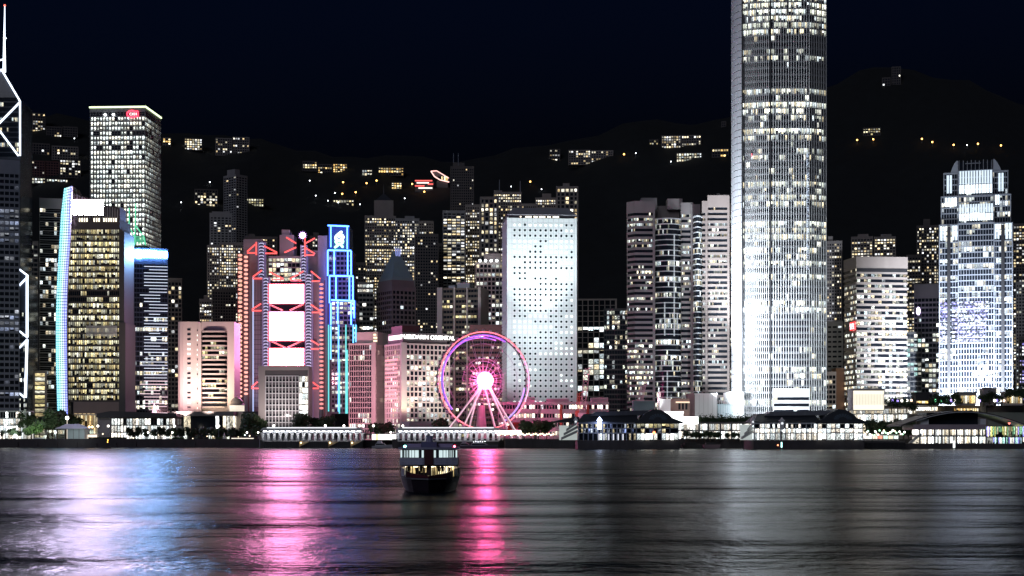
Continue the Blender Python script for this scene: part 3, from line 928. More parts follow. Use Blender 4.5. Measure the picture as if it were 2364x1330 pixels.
def neon_tower():
    D = 1290; l = L(785, D)
    r = LM('stepped_neon_tower', 'stepped dark tower outlined in blue light with glowing emblem on top', 'skyscraper', 785, D)
    steps = [(757, 806, 521, 578), (757, 812, 578, 637), (761, 817, 637, 694), (764, 821, 694, 752), (764, 824, 752, 955)]
    for i, (a, c, y0, y1) in enumerate(steps):
        poly = [(l.x(a), 3 - i * .6), (l.x(c), 3 - i * .6), (l.x(c), 32), (l.x(a), 32)]
        if i == 0:
            b = MB(); b.prism(poly, l.z(y1), l.z(y0)); b.build('crown', mat('navy panel', (0.03, 0.07, 0.17)), r)
        else:
            facade(r, poly, l.z(y1), l.z(y0), fl=3.9, sp=1.5, ps=3.3, pw=0.7, wallm=mat('taupe cladding', (0.15, 0.12, 0.15)), gm=g_off, lit=(0, 0.15, 0.15, 0.45, 0.5)[i], parapet=1.2, flv=0.7)
    b = MB(); b.box(l.x(752), l.x(764), 4, 30, 0, l.z(640)); b.build('rear_wing', mat('taupe cladding', (0.15, 0.12, 0.15)), r)
    V = [((757, 521), (806, 523)), ((764, 523), (764, 571)), ((802, 524), (802, 575)), ((757, 578), (811, 579)), ((757, 579), (757, 637)), ((772, 579), (772, 635)), ((803, 579), (803, 635)), ((811, 580), (811, 635)),
         ((761, 637), (816, 638)), ((761, 638), (761, 700)), ((776, 638), (776, 692)), ((807, 638), (807, 693)), ((815, 639), (815, 694)), ((765, 693), (819, 695)), ((764, 700), (764, 750)), ((780, 695), (780, 748)), ((811, 695), (811, 750)), ((818, 695), (818, 735))]
    neon(r, V, led_b, l, 0.6, y=-1.2, name='light_strip')
    neon(r, [((764, 752), (764, 830)), ((782, 750), (782, 950)), ((816, 750), (816, 792)), ((822, 750), (822, 790))], led_c, l, 0.6, y=-1.4, name='light_strip')
    neon(r, [((759, 750), (759, 950)), ((784, 830), (784, 955)), ((799, 750), (799, 955)), ((802, 808), (802, 955))], led_t, l, 0.6, y=-1.4, name='light_strip')
    # looping emblem: white, green and blue strokes
    def stroke(pts, col, nm):
        b = MB(); b.path([l.p(x, y, -0.6) for x, y in pts], 1.05, 8)
        for x, y in pts: b.ball(l.p(x, y, -0.6), 1.05, 8, 5)
        b.build('emblem_stroke', col, r)
    lg = glow('emblem green', (0.35, 1.0, 0.35), 2.6); lw = glow('emblem white', (0.75, 0.95, 1.0), 3.0)
    stroke([(788, 536), (781, 541), (776, 546), (775, 551), (779, 555), (786, 555), (791, 552)], lw, 'a')
    stroke([(783, 546), (790, 543), (793, 548), (789, 553)], lw, 'b')
    stroke([(775, 558), (778, 563), (785, 564), (791, 561), (792, 557)], lg, 'c')
    stroke([(784, 563), (777, 569), (774, 571)], lg, 'd'); stroke([(785, 563), (791, 570)], lg, 'e')


neon_tower()

# ------------------------------------------------------------------ mid level apartment towers and offices
AP = 'apartment tower'
apt = dict(wallm=resid_m, gm=g_res, fl=3.0, sp=1.35, ps=2.5, pw=1.0, pd=0.1, parapet=3, flv=0.8, cat=AP)


def apart(name, label, x0, x1, yt, D, lit=0.3, **kw):
    if not callable(lit): lit = min(0.66, lit * 1.4)
    a = dict(apt); a.update(kw)
    return tower(name, label, x0, x1, yt, D, lit=lit, **a)


def mast(px, y0, y1, D, root=None, label=None):
    o = LM('roof_mast', label, 'mast', px, D); l = L(px, D)
    o.location.z = Z(y1, D)
    w = MB(); w.tube((0, 0, -1), (0, 0, Z(y0, D) - Z(y1, D)), 0.55, 5, 0.35); w.build('pole', steel, o)


apart('ridge_tower', 'tall pale grey tower with balconied front rising behind the pink bank', 516, 571, 402, 1900, 0.06, xs=545, d=24, side='left', wallm=mat('pale grey render', (0.22, 0.22, 0.24)), ps=4.5, roofs=[(0.1, 0.55, 0.2, 0.8, 7)], flv=1)
apart('round_top_tower', 'rounded white topped tower left of tall pale grey tower', 484, 536, 492, 1800, 0.18, d=22, wallm=mat('pale grey render', (0.22, 0.22, 0.24)), ps=4.2, pw=1.6, parapet=5, roofs=[(0.1, 0.9, 0.1, 0.9, 2)])
apart('stepped_apartments', 'broad yellow lit apartment slab below the rounded white tower', 506, 560, 560, 1640, 0.55, d=22)
apart('narrow_apartments', 'narrow apartment tower with scattered windows left of lit slab', 478, 506, 566, 1660, 0.35, d=18)
apart('low_apartments', 'short apartment block above the pale pink tower roof', 460, 494, 690, 1560, 0.5, d=20, roofs=[(0.3, 0.6, 0.3, 0.7, 4)])
apart('dark_apartments', 'dark apartment tower directly behind the pale pink tower', 490, 545, 668, 1540, 0.22, d=20, wallm=resid_d)
apart('long_apartments', 'long dim apartment block behind top of red truss bank', 566, 640, 546, 1600, 0.15, d=20, wallm=resid_d, roofs=[(0.1, 0.3, 0.2, 0.8, 3)])
apart('lit_apartments', 'apartment block with stacked yellow windows between bank and neon tower', 715, 757, 545, 1560, 0.3, d=20, wallm=resid_d, roofs=[(0.2, 0.5, 0.2, 0.8, 4)])
apart('hidden_apartments', 'dim apartment tower just right of the stepped neon tower', 815, 845, 606, 1600, 0.12, d=20, wallm=resid_d)
r = apart('spired_apartments', 'apartment tower with small pointed spire roof and many lit windows', 842, 914, 498, 1640, 0.5, d=26)
rw, rd, rh = r['w'], r['d'], r['h']
w = MB(); w.box(rw * .3, rw * .92, 4, 22, rh - 1, rh + 17); w.build('upper_storey', resid_m, r)
w = MB()
zt = rh + 26; c = (rw * .61, 13)
for (a, b) in (((rw * .34, 5), (rw * .88, 5)), ((rw * .88, 5), (rw * .88, 21)), ((rw * .88, 21), (rw * .34, 21)), ((rw * .34, 21), (rw * .34, 5))):
    w.face([(a[0], a[1], rh + 17), (b[0], b[1], rh + 17), (c[0], c[1], zt)])
w.tube((c[0], c[1], zt - 3), (c[0], c[1], zt + 9), 0.7, 6, 0.2)
w.build('spire', slate, r)
apart('pale_apartments', 'pale gridded apartment tower right of the spired apartment tower', 912, 968, 504, 1620, 0.35, d=22, wallm=mat('pale grey render', (0.22, 0.22, 0.24)), roofs=[(0.4, 0.8, 0.2, 0.8, 3)])
apart('side_apartments', 'apartment tower with yellow top floors beside pale gridded tower', 962, 1001, 510, 1660, 0.3, d=20)
apart('unlit_apartments', 'nearly unlit apartment tower right of the green pyramid roof', 958, 1012, 540, 1560, 0.12, d=22, wallm=resid_d)
apart('thin_dark_apartments', 'thin dark tower edge left of the twin mast tower', 1008, 1024, 562, 1600, 0.05, d=20, wallm=resid_d)
apart('twin_mast_tower', 'dark slim skyscraper with twin roof masts on the hillside', 1040, 1094, 384, 1760, lambda j, n: 0.14 if j < 22 else 0.6, d=24, wallm=resid_d, roofs=[(0.1, 0.6, 0.2, 0.8, 5)])
mast(1047, 354, 380, 1765, label='thin roof mast, left one on the dark slim skyscraper')
mast(1058, 354, 380, 1765, label='thin roof mast, right one on the dark slim skyscraper')
apart('white_wing_tower', 'apartment tower with pale blank wing below the twin mast tower', 1022, 1074, 486, 1610, 0.42, d=20, wallm=mat('pale grey render', (0.22, 0.22, 0.24)), ps=5)
apart('lit_corner_apartments', 'apartment tower with dense yellow corner windows behind wheel', 1074, 1112, 472, 1640, 0.45, d=20)
apart('big_window_tower', 'apartment tower with large cross shaped lit windows left of porthole tower', 1108, 1150, 454, 1600, 0.5, d=22, ps=5.2, pw=1.8, fl=4.6)
apart('flat_top_tower', 'flat topped grey tower with tall antenna left of the porthole tower', 1140, 1204, 443, 1640, 0.36, d=24, roofs=[(0.0, 0.3, 0.1, 0.9, 2)])
mast(1153, 415, 443, 1650, label='thin antenna on the left of the flat topped tower')
mast(1201, 418, 443, 1650, label='thin antenna on the right of the flat topped tower')
apart('low_lit_apartments', 'lower apartment block peeping above left of the pitched roof', 1204, 1240, 470, 1700, 0.3, d=20)
apart('peeping_apartments', 'apartment block with one bright floor above the pitched roof', 1236, 1288, 456, 1720, 0.42, d=20, roofs=[(0.3, 0.7, 0.2, 0.8, 5)])
apart('antenna_apartments', 'tall apartment tower with large lit windows right of the pitched roof', 1284, 1335, 430, 1680, 0.5, d=24, ps=5, pw=1.7, fl=4.4, roofs=[(0.3, 0.6, 0.2, 0.8, 4)])
apart('side_strip_apartments', 'apartment tower in the gap beside the great finned tower', 1908, 1944, 556, 1500, 0.25, d=22, roofs=[(0.1, 0.4, 0.2, 0.8, 5)])
apart('twin_block_apartments', 'left half of twin apartment blocks above the brown topped tower', 1965, 2015, 546, 1640, 0.42, d=22, roofs=[(0.3, 0.8, 0.2, 0.8, 3)], ps=3)
apart('twin_block_apartments', 'right half of twin apartment blocks above the brown topped tower', 2018, 2068, 546, 1640, 0.35, d=22, roofs=[(0.3, 0.8, 0.2, 0.8, 3)], ps=3)
apart('shadow_apartments', 'tall dim apartment tower left of the crowned glass tower', 2116, 2168, 520, 1560, 0.25, d=24, wallm=resid_d, roofs=[(0.3, 0.6, 0.2, 0.8, 7)])
apart('speckled_apartments', 'apartment block speckled with small lights right of brown topped tower', 2092, 2126, 588, 1540, 0.4, d=22, wallm=resid_d, ps=3)
apart('edge_apartments', 'apartment tower with warm windows at the right frame edge', 2333, 2372, 516, 1560, 0.4, d=22, wallm=resid_d)
apart('edge_office', 'grey banded block at right frame edge before warm windowed tower', 2345, 2400, 650, 1420, 0.2, d=22, wallm=conc, cat='office tower', gm=g_off)
apart('violet_edge_block', 'low block glowing violet blue at the right frame edge', 2352, 2420, 776, 1330, 0.8, d=22, wallm=conc_d, cat='office block', gm=g_pur)

# green pyramid roofed tower
r = tower('pyramid_roof_tower', 'rose grey tower with stepped green pyramid roof and blue lit tip', 869, 960, 660, 1330, xs=905, d=30, side='left', wallm=mat('rose grey stone', (0.15, 0.125, 0.14), 0.6), gm=g_off,
          fl=4.2, sp=1.6, ps=3.6, pw=1.0, lit=0.1, parapet=4, flv=0.8)
w_, d_, h_ = r['w'], r['d'], r['h']
b = MB(); b.box(w_ * .02, w_ * .98, 2, d_ - 2, h_ - 1, h_ + 5.5); b.build('upper_storey', MATS['rose grey stone'], r)
b = MB()
prof = [(0.44, 5.5), (0.43, 8), (0.34, 13), (0.26, 19), (0.18, 24.5), (0.12, 28), (0.1, 31.5)]
cx_, cy_ = w_ * 0.5, d_ * 0.5
for (a, z0), (c, z1) in zip(prof, prof[1:]):
    P = [(cx_ - a * w_, cy_ - a * d_, h_ + z0), (cx_ + a * w_, cy_ - a * d_, h_ + z0), (cx_ + a * w_, cy_ + a * d_, h_ + z0), (cx_ - a * w_, cy_ + a * d_, h_ + z0)]
    Q = [(cx_ - c * w_, cy_ - c * d_, h_ + z1), (cx_ + c * w_, cy_ - c * d_, h_ + z1), (cx_ + c * w_, cy_ + c * d_, h_ + z1), (cx_ - c * w_, cy_ + c * d_, h_ + z1)]
    for k in range(4): b.face([P[k], P[(k + 1) % 4], Q[(k + 1) % 4], Q[k]])
b.face(Q)
b.build('pyramid_roof', mat('verdigris roof', (0.16, 0.24, 0.27), 0.5), r)
b = MB()
for sx in (-1, 0, 1): b.tube((cx_ + sx * w_ * .07, cy_ - d_ * .12, h_ + 27), (cx_ + sx * w_ * .1, cy_ - d_ * .12, h_ + 34), 0.5)
b.build('roof_finial', glow('blue tip light', (0.35, 0.42, 1.0), 0.7), r)

tower('white_striped_offices', 'office block with bright white floors right of neon tower', 812, 862, 652, 1400, d=24, wallm=conc, gm=g_wht, fl=4.2, sp=1.8, ps=3.2, pw=0.4, lit=lambda j, n: 0.9 if j in (0, 1, 9, 12, 14) else 0.3, parapet=2, flv=0)
tower('grid_office', 'grid fronted office with lamps along its roof behind the wheel', 1098, 1162, 606, 1400, d=26, wallm=pale, gm=g_off, fl=4.0, sp=1.2, ps=3.4, pw=1.0, lit=0.4, parapet=2, roofs=[(0.3, 0.9, 0.3, 0.9, 9)])
for i in range(4):
    o = LM('roof_floodlight', 'white lamp along the roof edge of the grid fronted office', 'lamp', 1108 + i * 13, 1398, 'roof lamps of the grid fronted office')
    o.location.z = Z(606, 1398)
    w = MB(); w.tube((0, 0, -1), (0, 0, 0.8), 0.25, 5); w.build('post', darkm, o)
    w = MB(); w.ball((0, 0, 1.6), 1.2, 8, 6); w.build('globe', MATS['white lamp'], o)

# white pillared office block
r = tower('pillared_office', 'tall cream office with full height white pillars left of wheel', 1010, 1126, 664, 1270, xs=1108, d=28, wallm=mat('shadowed bronze', (0.10, 0.085, 0.075)), gm=g_yel, fl=4.3, sp=2.1, ps=2.6, pw=0.2,
          lit=lambda j, n: R.choice([0.2, 0.3, 0.5, 0.35]), parapet=1.5, flv=0, roofs=[(0.4, 0.7, 0.3, 0.7, 5), (0.2, 0.35, 0.3, 0.7, 3)], roofm=white)
w_, d_, h_ = r['w'], r['d'], r['h']
for u0, u1 in ((0, .12), (.39, .42), (.69, .72), (.965, 1.0)):
    b = MB(); b.box(u0 * w_, u1 * w_, -1.6, 0.5, 0, h_ + 0.6); b.build('pillar', pale, r)
b = MB(); b.box(w_ - 0.2, w_ + 0.9, -1.2, d_, 0, h_ + 0.4); b.build('side_wall', pale, r)

tower('maroon_office', 'dark maroon office block directly behind the wheel hub', 1084, 1160, 750, 1240, d=22, wallm=maroon, gm=g_off, fl=4.1, sp=2.4, ps=2.2, pw=0.3,
      lit=lambda j, n: 0.85 if j in (12, 13) else R.choice([0.1, 0.2, 0.35]), parapet=9, flv=0)
r = tower('pink_hotel', 'pink lit gridded hotel block beside the lettered hotel', 806, 893, 792, 1215, xs=868, d=24, wallm=mat('ivory tile', (0.5, 0.44, 0.42)), gm=g_off, fl=4.1, sp=0.7, ps=1.9, pw=0.35, pd=0.3, lit=0.22, parapet=1.5, flv=0.8)
w_, d_, h_ = r['w'], r['d'], r['h']
b = MB(); b.box(w_ * .22, w_ + .2, 3, d_ + 6, h_ - 1, h_ + 9); b.build('penthouse', MATS['ivory tile'], r)
b = MB(); b.box(w_ * .86, w_ * 1.005, -0.9, 0.4, 0, h_ + .8); b.build('corner_pier', pale, r)
b = MB()
for k in range(11): b.box(w_ * .92 + (k % 4) * .8, w_ * .92 + (k % 4) * .8 + .5, -1.0, -0.2, h_ + 1 + (k // 4) * 2.4, h_ + 2.4 + (k // 4) * 2.4)
b.build('roof_lights', glow('warm roof light', (1, 0.8, 0.5), 1.6), r)

r = tower('lettered_hotel', 'pale hotel block with white lettering and fan emblem along roof', 889, 1038, 792, 1175, xs=928, d=30, side='left', wallm=mat('ivory tile', (0.5, 0.44, 0.42)), gm=g_off, fl=4.1, sp=1.1, ps=3.4, pw=0.8, pd=0.4,
          lit=lambda j, n: 0.55 if j > 1 else 0.15, parapet=1.2, flv=0.4)
w_, d_, h_ = r['w'], r['d'], r['h']
poly = [(1.5, 1.5), (w_ - 1.5, 1.5), (w_ - 1.5, d_ - 2), (1.5, d_ - 2)]
b = MB(); b.prism(poly, h_ - .5, h_ + 8.3); b.build('sign_parapet', mat('sign band stone', (.09, .08, .085)), r)
b = MB(); b.box(w_ * .1, w_ * .45, 8, d_ - 3, h_ + 8, h_ + 14); b.build('roof_house', maroon, r)
sw = glow('white sign lettering', (1.0, 0.98, 0.95), 3.0)
text('MANDARIN ORIENTAL', 4.5, sw, r, (w_ * .555, 0.9, h_ + 3.6), ext=0.3)
fan = MB()
c = (w_ * .165, h_ + 3.4)
for k in range(9):
    t = math.radians(10 + k * 20)
    fan.extrude([(c[0] + .4 * math.cos(t), c[1] + .3 * math.sin(t)), (c[0] + 3.1 * math.cos(t - .13), c[1] + 3.1 * math.sin(t - .13)), (c[0] + 3.5 * math.cos(t), c[1] + 3.5 * math.sin(t)), (c[0] + 3.1 * math.cos(t + .13), c[1] + 3.1 * math.sin(t + .13))], 0.7, 1.2)
fan.build('fan_emblem', sw, r)
b = MB(); b.box(1.2, 1.6, 3, d_ - 4, h_ + 3.2, h_ + 6.6); b.build('side_sign', glow('pink side sign', (1.0, 0.75, 0.8), 2.4), r)
b = MB(); b.box(-1.0, w_ * .09, -1.0, 0.6, 0, h_ + 0.5); b.build('corner_pier', pale, r)
b = MB()
for k in range(10): b.box(-0.9, -0.4, 6 + (k % 3), d_ - 2, h_ * .42 + k * 3.3, h_ * .42 + k * 3.3 + 1.5)
b.build('balcony_glow', glow('coral balcony glow', (1.0, 0.3, 0.32), 0.9), r)  # light of the coral lit balconies put in as glowing bands
b = MB(); b.box(-0.5, w_, -14, -1.2, 0, 14); b.build('annexe', conc, r)


# porthole tower
def porthole_tower():
    D = 1180
    ox, oy, a, w, d = foot(1160, 1330, D, 1172, 52.0, 'left')
    r = thing('porthole_tower', 'floodlit white tower pierced by rows of round windows', 'skyscraper', (ox, oy, GZ), a)
    l = L(1172, D); h = Z(503, D) - GZ
    al = mat('white aluminium facing', (0.5, 0.55, 0.56), 0.55, var=0.05)
    b = MB(); b.box(0, w, 0, d, 0, h)
    b.box(-0.5, 0.4, -0.5, 3.0, 0, h + 0.4); b.box(w - 0.4, w + 0.5, -0.5, 0.4, 0, h + 0.4)
    b.build('wall', al, r)
    b = MB()
    for k in range(13): b.box(w * (0.062 + .0758 * k) - 0.12, w * (0.062 + .0758 * k) + 0.12, -0.1, 0.2, 0, h)
    rows, fh = 40, (h - 4.2) / 40.3
    for k in range(0, rows + 1): b.box(0.6, w - 0.6, -0.06, 0.2, h - 3.2 - k * fh - .07, h - 3.2 - k * fh + .07)
    b.build('facing_joint', mat('joint grey', (0.3, 0.33, 0.36)), r)
    def disc(rad, y, n=14):
        m_ = MB(); m_.face([(rad * math.cos(2 * math.pi * k / n), y, rad * math.sin(2 * math.pi * k / n)) for k in range(n)]); return m_
    dk = MB(); dk.lathe([(0.88, 0), (0.88, 0.3), (0.76, 0.3), (0.76, 0.1)], 14)
    me_d = dk.mesh('window', [mat('dark porthole', (0.012, 0.016, 0.02), 0.15)])
    me_l = dk.mesh('window', [glow('lit porthole', (0.86, 1.0, 0.95), 1.6)])
    me_y = dk.mesh('window', [glow('yellow porthole', (1.0, 0.92, 0.6), 1.5)])
    dkr = dk.mesh('window', MATS['dark porthole'])
    for (k, j) in [(k, j) for j in range(rows) for k in range(12)]:
        pass
    lit_rows = {0: .6, 2: .3, 3: .4, 4: .75, 5: .55, 7: .3, 9: .35, 10: .5, 11: .35, 14: .35, 15: .2, 17: .25, 18: .55, 19: .9, 20: .5, 23: .15, 24: .4, 26: .4, 29: .5, 33: .4, 35: .5, 37: .4, 38: .7, 39: .7}
    cells = []
    for j in range(rows):
        z = h - 3.2 - (j + 0.5) * fh
        run = R.random()
        for k in range(12):
            if R.random() < .35: run = R.random()
            cells.append((w * (0.1 + .0758 * k), z, run < lit_rows.get(j, .07), R.random() < .08))
    order = sorted(cells, key=lambda c: (not c[2], -c[1]))
    for (x, z, on, ye) in order[:100]:
        o = put('window', (me_y if ye else me_l) if on else me_d, r, (x, -0.05, z), (math.pi / 2, 0, 0))
    rest = {True: MB(), False: MB()}
    for (x, z, on, ye) in order[100:]:
        ring = [(x + 0.88 * math.cos(2 * math.pi * q / 14), -0.2, z + 0.88 * math.sin(2 * math.pi * q / 14)) for q in range(14)]
        i = len(rest[on].v)
        rest[on].face(ring)
        rest[on].v += [(p[0], 0.2, p[2]) for p in ring]
        for q in range(14):
            rest[on].f.append((i + q, i + (q + 1) % 14, i + 14 + (q + 1) % 14, i + 14 + q)); rest[on].uv.append([(0, 0)] * 4); rest[on].mi.append(0)
    if rest[True].v: tag(rest[True].build('windows', MATS['lit porthole'], r), kind='stuff')
    tag(rest[False].build('windows', MATS['dark porthole'], r), kind='stuff')
    sb = MB(); sb.box(-0.6, 0.1, 3, d, h - 2, h)
    for k in range(64): sb.box(-0.5, 0.1, 3.2, d, 4 + k * 2.6, 5.7 + k * 2.6)
    sb.build('side_fins', alum, r)
    b = MB(); b.box(1, w - 1, 1, d - 1, h, h + 2.6); b.build('roof_recess', darkm, r)
    b = MB()
    for x0, x1 in ((.18, .2), (.26, .35), (.38, .44), (.46, .55), (.58, .63), (.66, .75)): b.box(w * x0, w * x1, 0.7, 1.1, h + .6, h + 1.6)
    b.build('roof_lights', MATS['warm lamp panel'], r)
    b = MB()
    P = [(-.6, -.6, h + 2.6), (w + .6, -.6, h + 2.6), (w + .6, d, h + 2.6), (-.6, d, h + 2.6)]
    Q = [(w * .1, d * .16, h + 9), (w * .9, d * .16, h + 9), (w * .9, d * .84, h + 9), (w * .1, d * .84, h + 9)]
    for k in range(4): b.face([P[k], P[(k + 1) % 4], Q[(k + 1) % 4], Q[k]])
    b.face(Q); b.face(P[::-1]); b.build('pitched_roof', mat('grey roof sheet', (0.26, 0.26, 0.3), 0.5), r)


porthole_tower()

# low banded post hall before the porthole tower, rooftop plant
o = LM('banded_low_block', 'long low pinkish office block with window bands before porthole tower', 'office block', 1280, 1100)
l = L(1280, 1100)
facade(o, [(l.x(1150), 0), (l.x(1405), 0), (l.x(1405), 28), (l.x(1150), 28)], 0, l.z(928), fl=6.2, sp=3.4, ps=2.0, pw=0.5, pd=.15, wallm=mat('pink beige concrete', (0.42, 0.35, 0.37)), gm=g_mal, lit=0.4, parapet=2.2, flv=.4)
for a, c, y in ((1215, 1235, 916), (1262, 1314, 920), (1366, 1405, 917)):
    b = MB(); b.box(l.x(a), l.x(c), 6, 20, l.z(930), l.z(y)); b.build('roof_house', mat('pink beige concrete', (0.42, 0.35, 0.37)), o)
b = MB()
for px in (1295, 1357): b.box(l.x(px) - .9, l.x(px) + .9, -1.2, .2, 0, l.z(934))
b.build('red_stair', mat('red oxide paint', (0.5, 0.07, 0.05)), o)

r = tower('white_frame_office', 'dark glass office with white vertical frames right of porthole tower', 1332, 1422, 690, 1260, d=30, wallm=pale, gm=g_off, fl=4.3, sp=0.5, ps=4.6, pw=0.75, pd=0.7, lit=lambda j, n: 0 if j < 5 else R.choice([0.15, 0.2, 0.6]), parapet=1.2, flv=0,
          fixed={5: 1.0, 9: .95, 10: .9, 13: .8})
b = MB(); b.box(-.9, r['w'] + .9, -1.1, .1, r['h'] - 42, r['h'] - 40.5); b.build('frame_beam', pale, r)
tower('speckled_office', 'dark glass office speckled with cool lights left of twin towers', 1394, 1450, 712, 1235, d=28, wallm=darkm, gm=glass('speckled glazing', COOL, 1.1, .2, 1.2, fine=2.2), fl=3.9, sp=1.2, ps=2.1, pw=0.2, lit=0.3, parapet=2, flv=.8)


# twin banded towers with curved glass centres
def twin(label, D, segs, y_top, lit, wallm):
    """segs: (x0, x1, kind, top row) left to right; stone wings and a bulging glass centre"""
    pxm = (segs[0][0] + segs[-1][1]) / 2
    r = LM('banded_twin_tower', label, 'office tower', pxm, D, 'twin banded towers'); l = L(pxm, D)
    for (x0, x1, kind, yt, dy) in segs:
        if kind == 'glass':
            n = 9; poly = []
            for i in range(n + 1):
                t = i / n
                yy = dy - 5.0 * math.sin(math.pi * t); poly.append((l.X(x0 + (x1 - x0) * t, yy), yy))
            poly += [(l.X(x1, dy + 20), dy + 20), (l.X(x0, dy + 20), dy + 20)]
            facade(r, poly, 0, l.z(yt), fl=4.05, sp=0.75, ps=1.4, pw=0, inset=.3, wallm=alum, gm=g_off, lit=lit, parapet=1, flv=.9, wall_name='curved_wall')
        elif kind == 'cham':
            poly = [(l.X(x0, dy + 7), dy + 7), (l.X(x0 + (x1 - x0) * .28, dy), dy), (l.X(x1, dy), dy), (l.X(x1, dy + 26), dy + 26), (l.X(x0, dy + 26), dy + 26)]
            facade(r, poly, 0, l.z(yt), fl=4.05, sp=1.9, ps=1.4, pw=0, inset=.6, wallm=wallm, gm=g_off, lit=lit, parapet=9, flv=.9, wall_name='stone_wing')
        else:
            poly = [(l.X(x0, dy), dy), (l.X(x1, dy), dy), (l.X(x1, dy + 26), dy + 26), (l.X(x0, dy + 26), dy + 26)]
            facade(r, poly, 0, l.z(yt), fl=4.05, sp=1.9, ps=1.4, pw=0, inset=.6, wallm=wallm, gm=g_off, lit=lit, parapet=9, flv=.9, wall_name='stone_wing')
    b = MB()
    for (x0, x1, kind, yt, dy) in segs:
        if kind != 'glass': b.box(l.x(x1) - 1.6, l.x(x1), dy - .5, dy + .7, 0, l.z(yt))
    b.build('stone_pier', wallm, r)
    return r, l


st = mat('twin tower granite', (0.27, 0.25, 0.26), 0.55)
st2 = mat('twin tower brown granite', (0.2, 0.165, 0.16), 0.55)
r, l = twin('left one of the banded twin towers, two boxes on its roof', 1185, [(1447, 1512, 'cham', 464, 0), (1512, 1572, 'glass', 503, 4), (1572, 1600, 'stone', 467, 2)], 464, 0.36, st)
for a, c, y in ((1482, 1519, 453), (1543, 1578, 455)):
    b = MB(); b.box(l.x(a), l.x(c), 8, 20, l.z(480), l.z(y)); b.build('roof_house', st, r)
b = MB(); b.box(l.x(1512), l.x(1572), 12, 24, 0, l.z(470)); b.build('core_wall', st2, r)
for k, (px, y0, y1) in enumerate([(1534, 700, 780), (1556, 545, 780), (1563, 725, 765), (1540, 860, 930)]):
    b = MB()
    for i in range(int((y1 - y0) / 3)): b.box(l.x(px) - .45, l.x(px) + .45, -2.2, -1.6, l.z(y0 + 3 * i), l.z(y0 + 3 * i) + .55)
    b.build('painted_reflection', glow('painted white reflection', (0.8, 0.9, 1.0), 0.6), r)  # reflections in the glass put in as glowing dashes
r, l = twin('right one of the banded twin towers, partly behind the finned tower', 1172, [(1600, 1621, 'glass', 497, 6), (1621, 1634, 'stone', 463, 2), (1634, 1684, 'stone', 451, 0), (1684, 1712, 'stone', 466, 6)], 451, 0.33, st2)
b = MB(); b.box(l.x(1657), l.x(1664), 6, 12, l.z(455), l.z(444)); b.box(l.x(1672), l.x(1682), 6, 12, l.z(455), l.z(446)); b.build('roof_house', st, r)
b = MB(); b.box(l.x(1600), l.x(1622), 14, 26, 0, l.z(465)); b.build('core_wall', st, r)


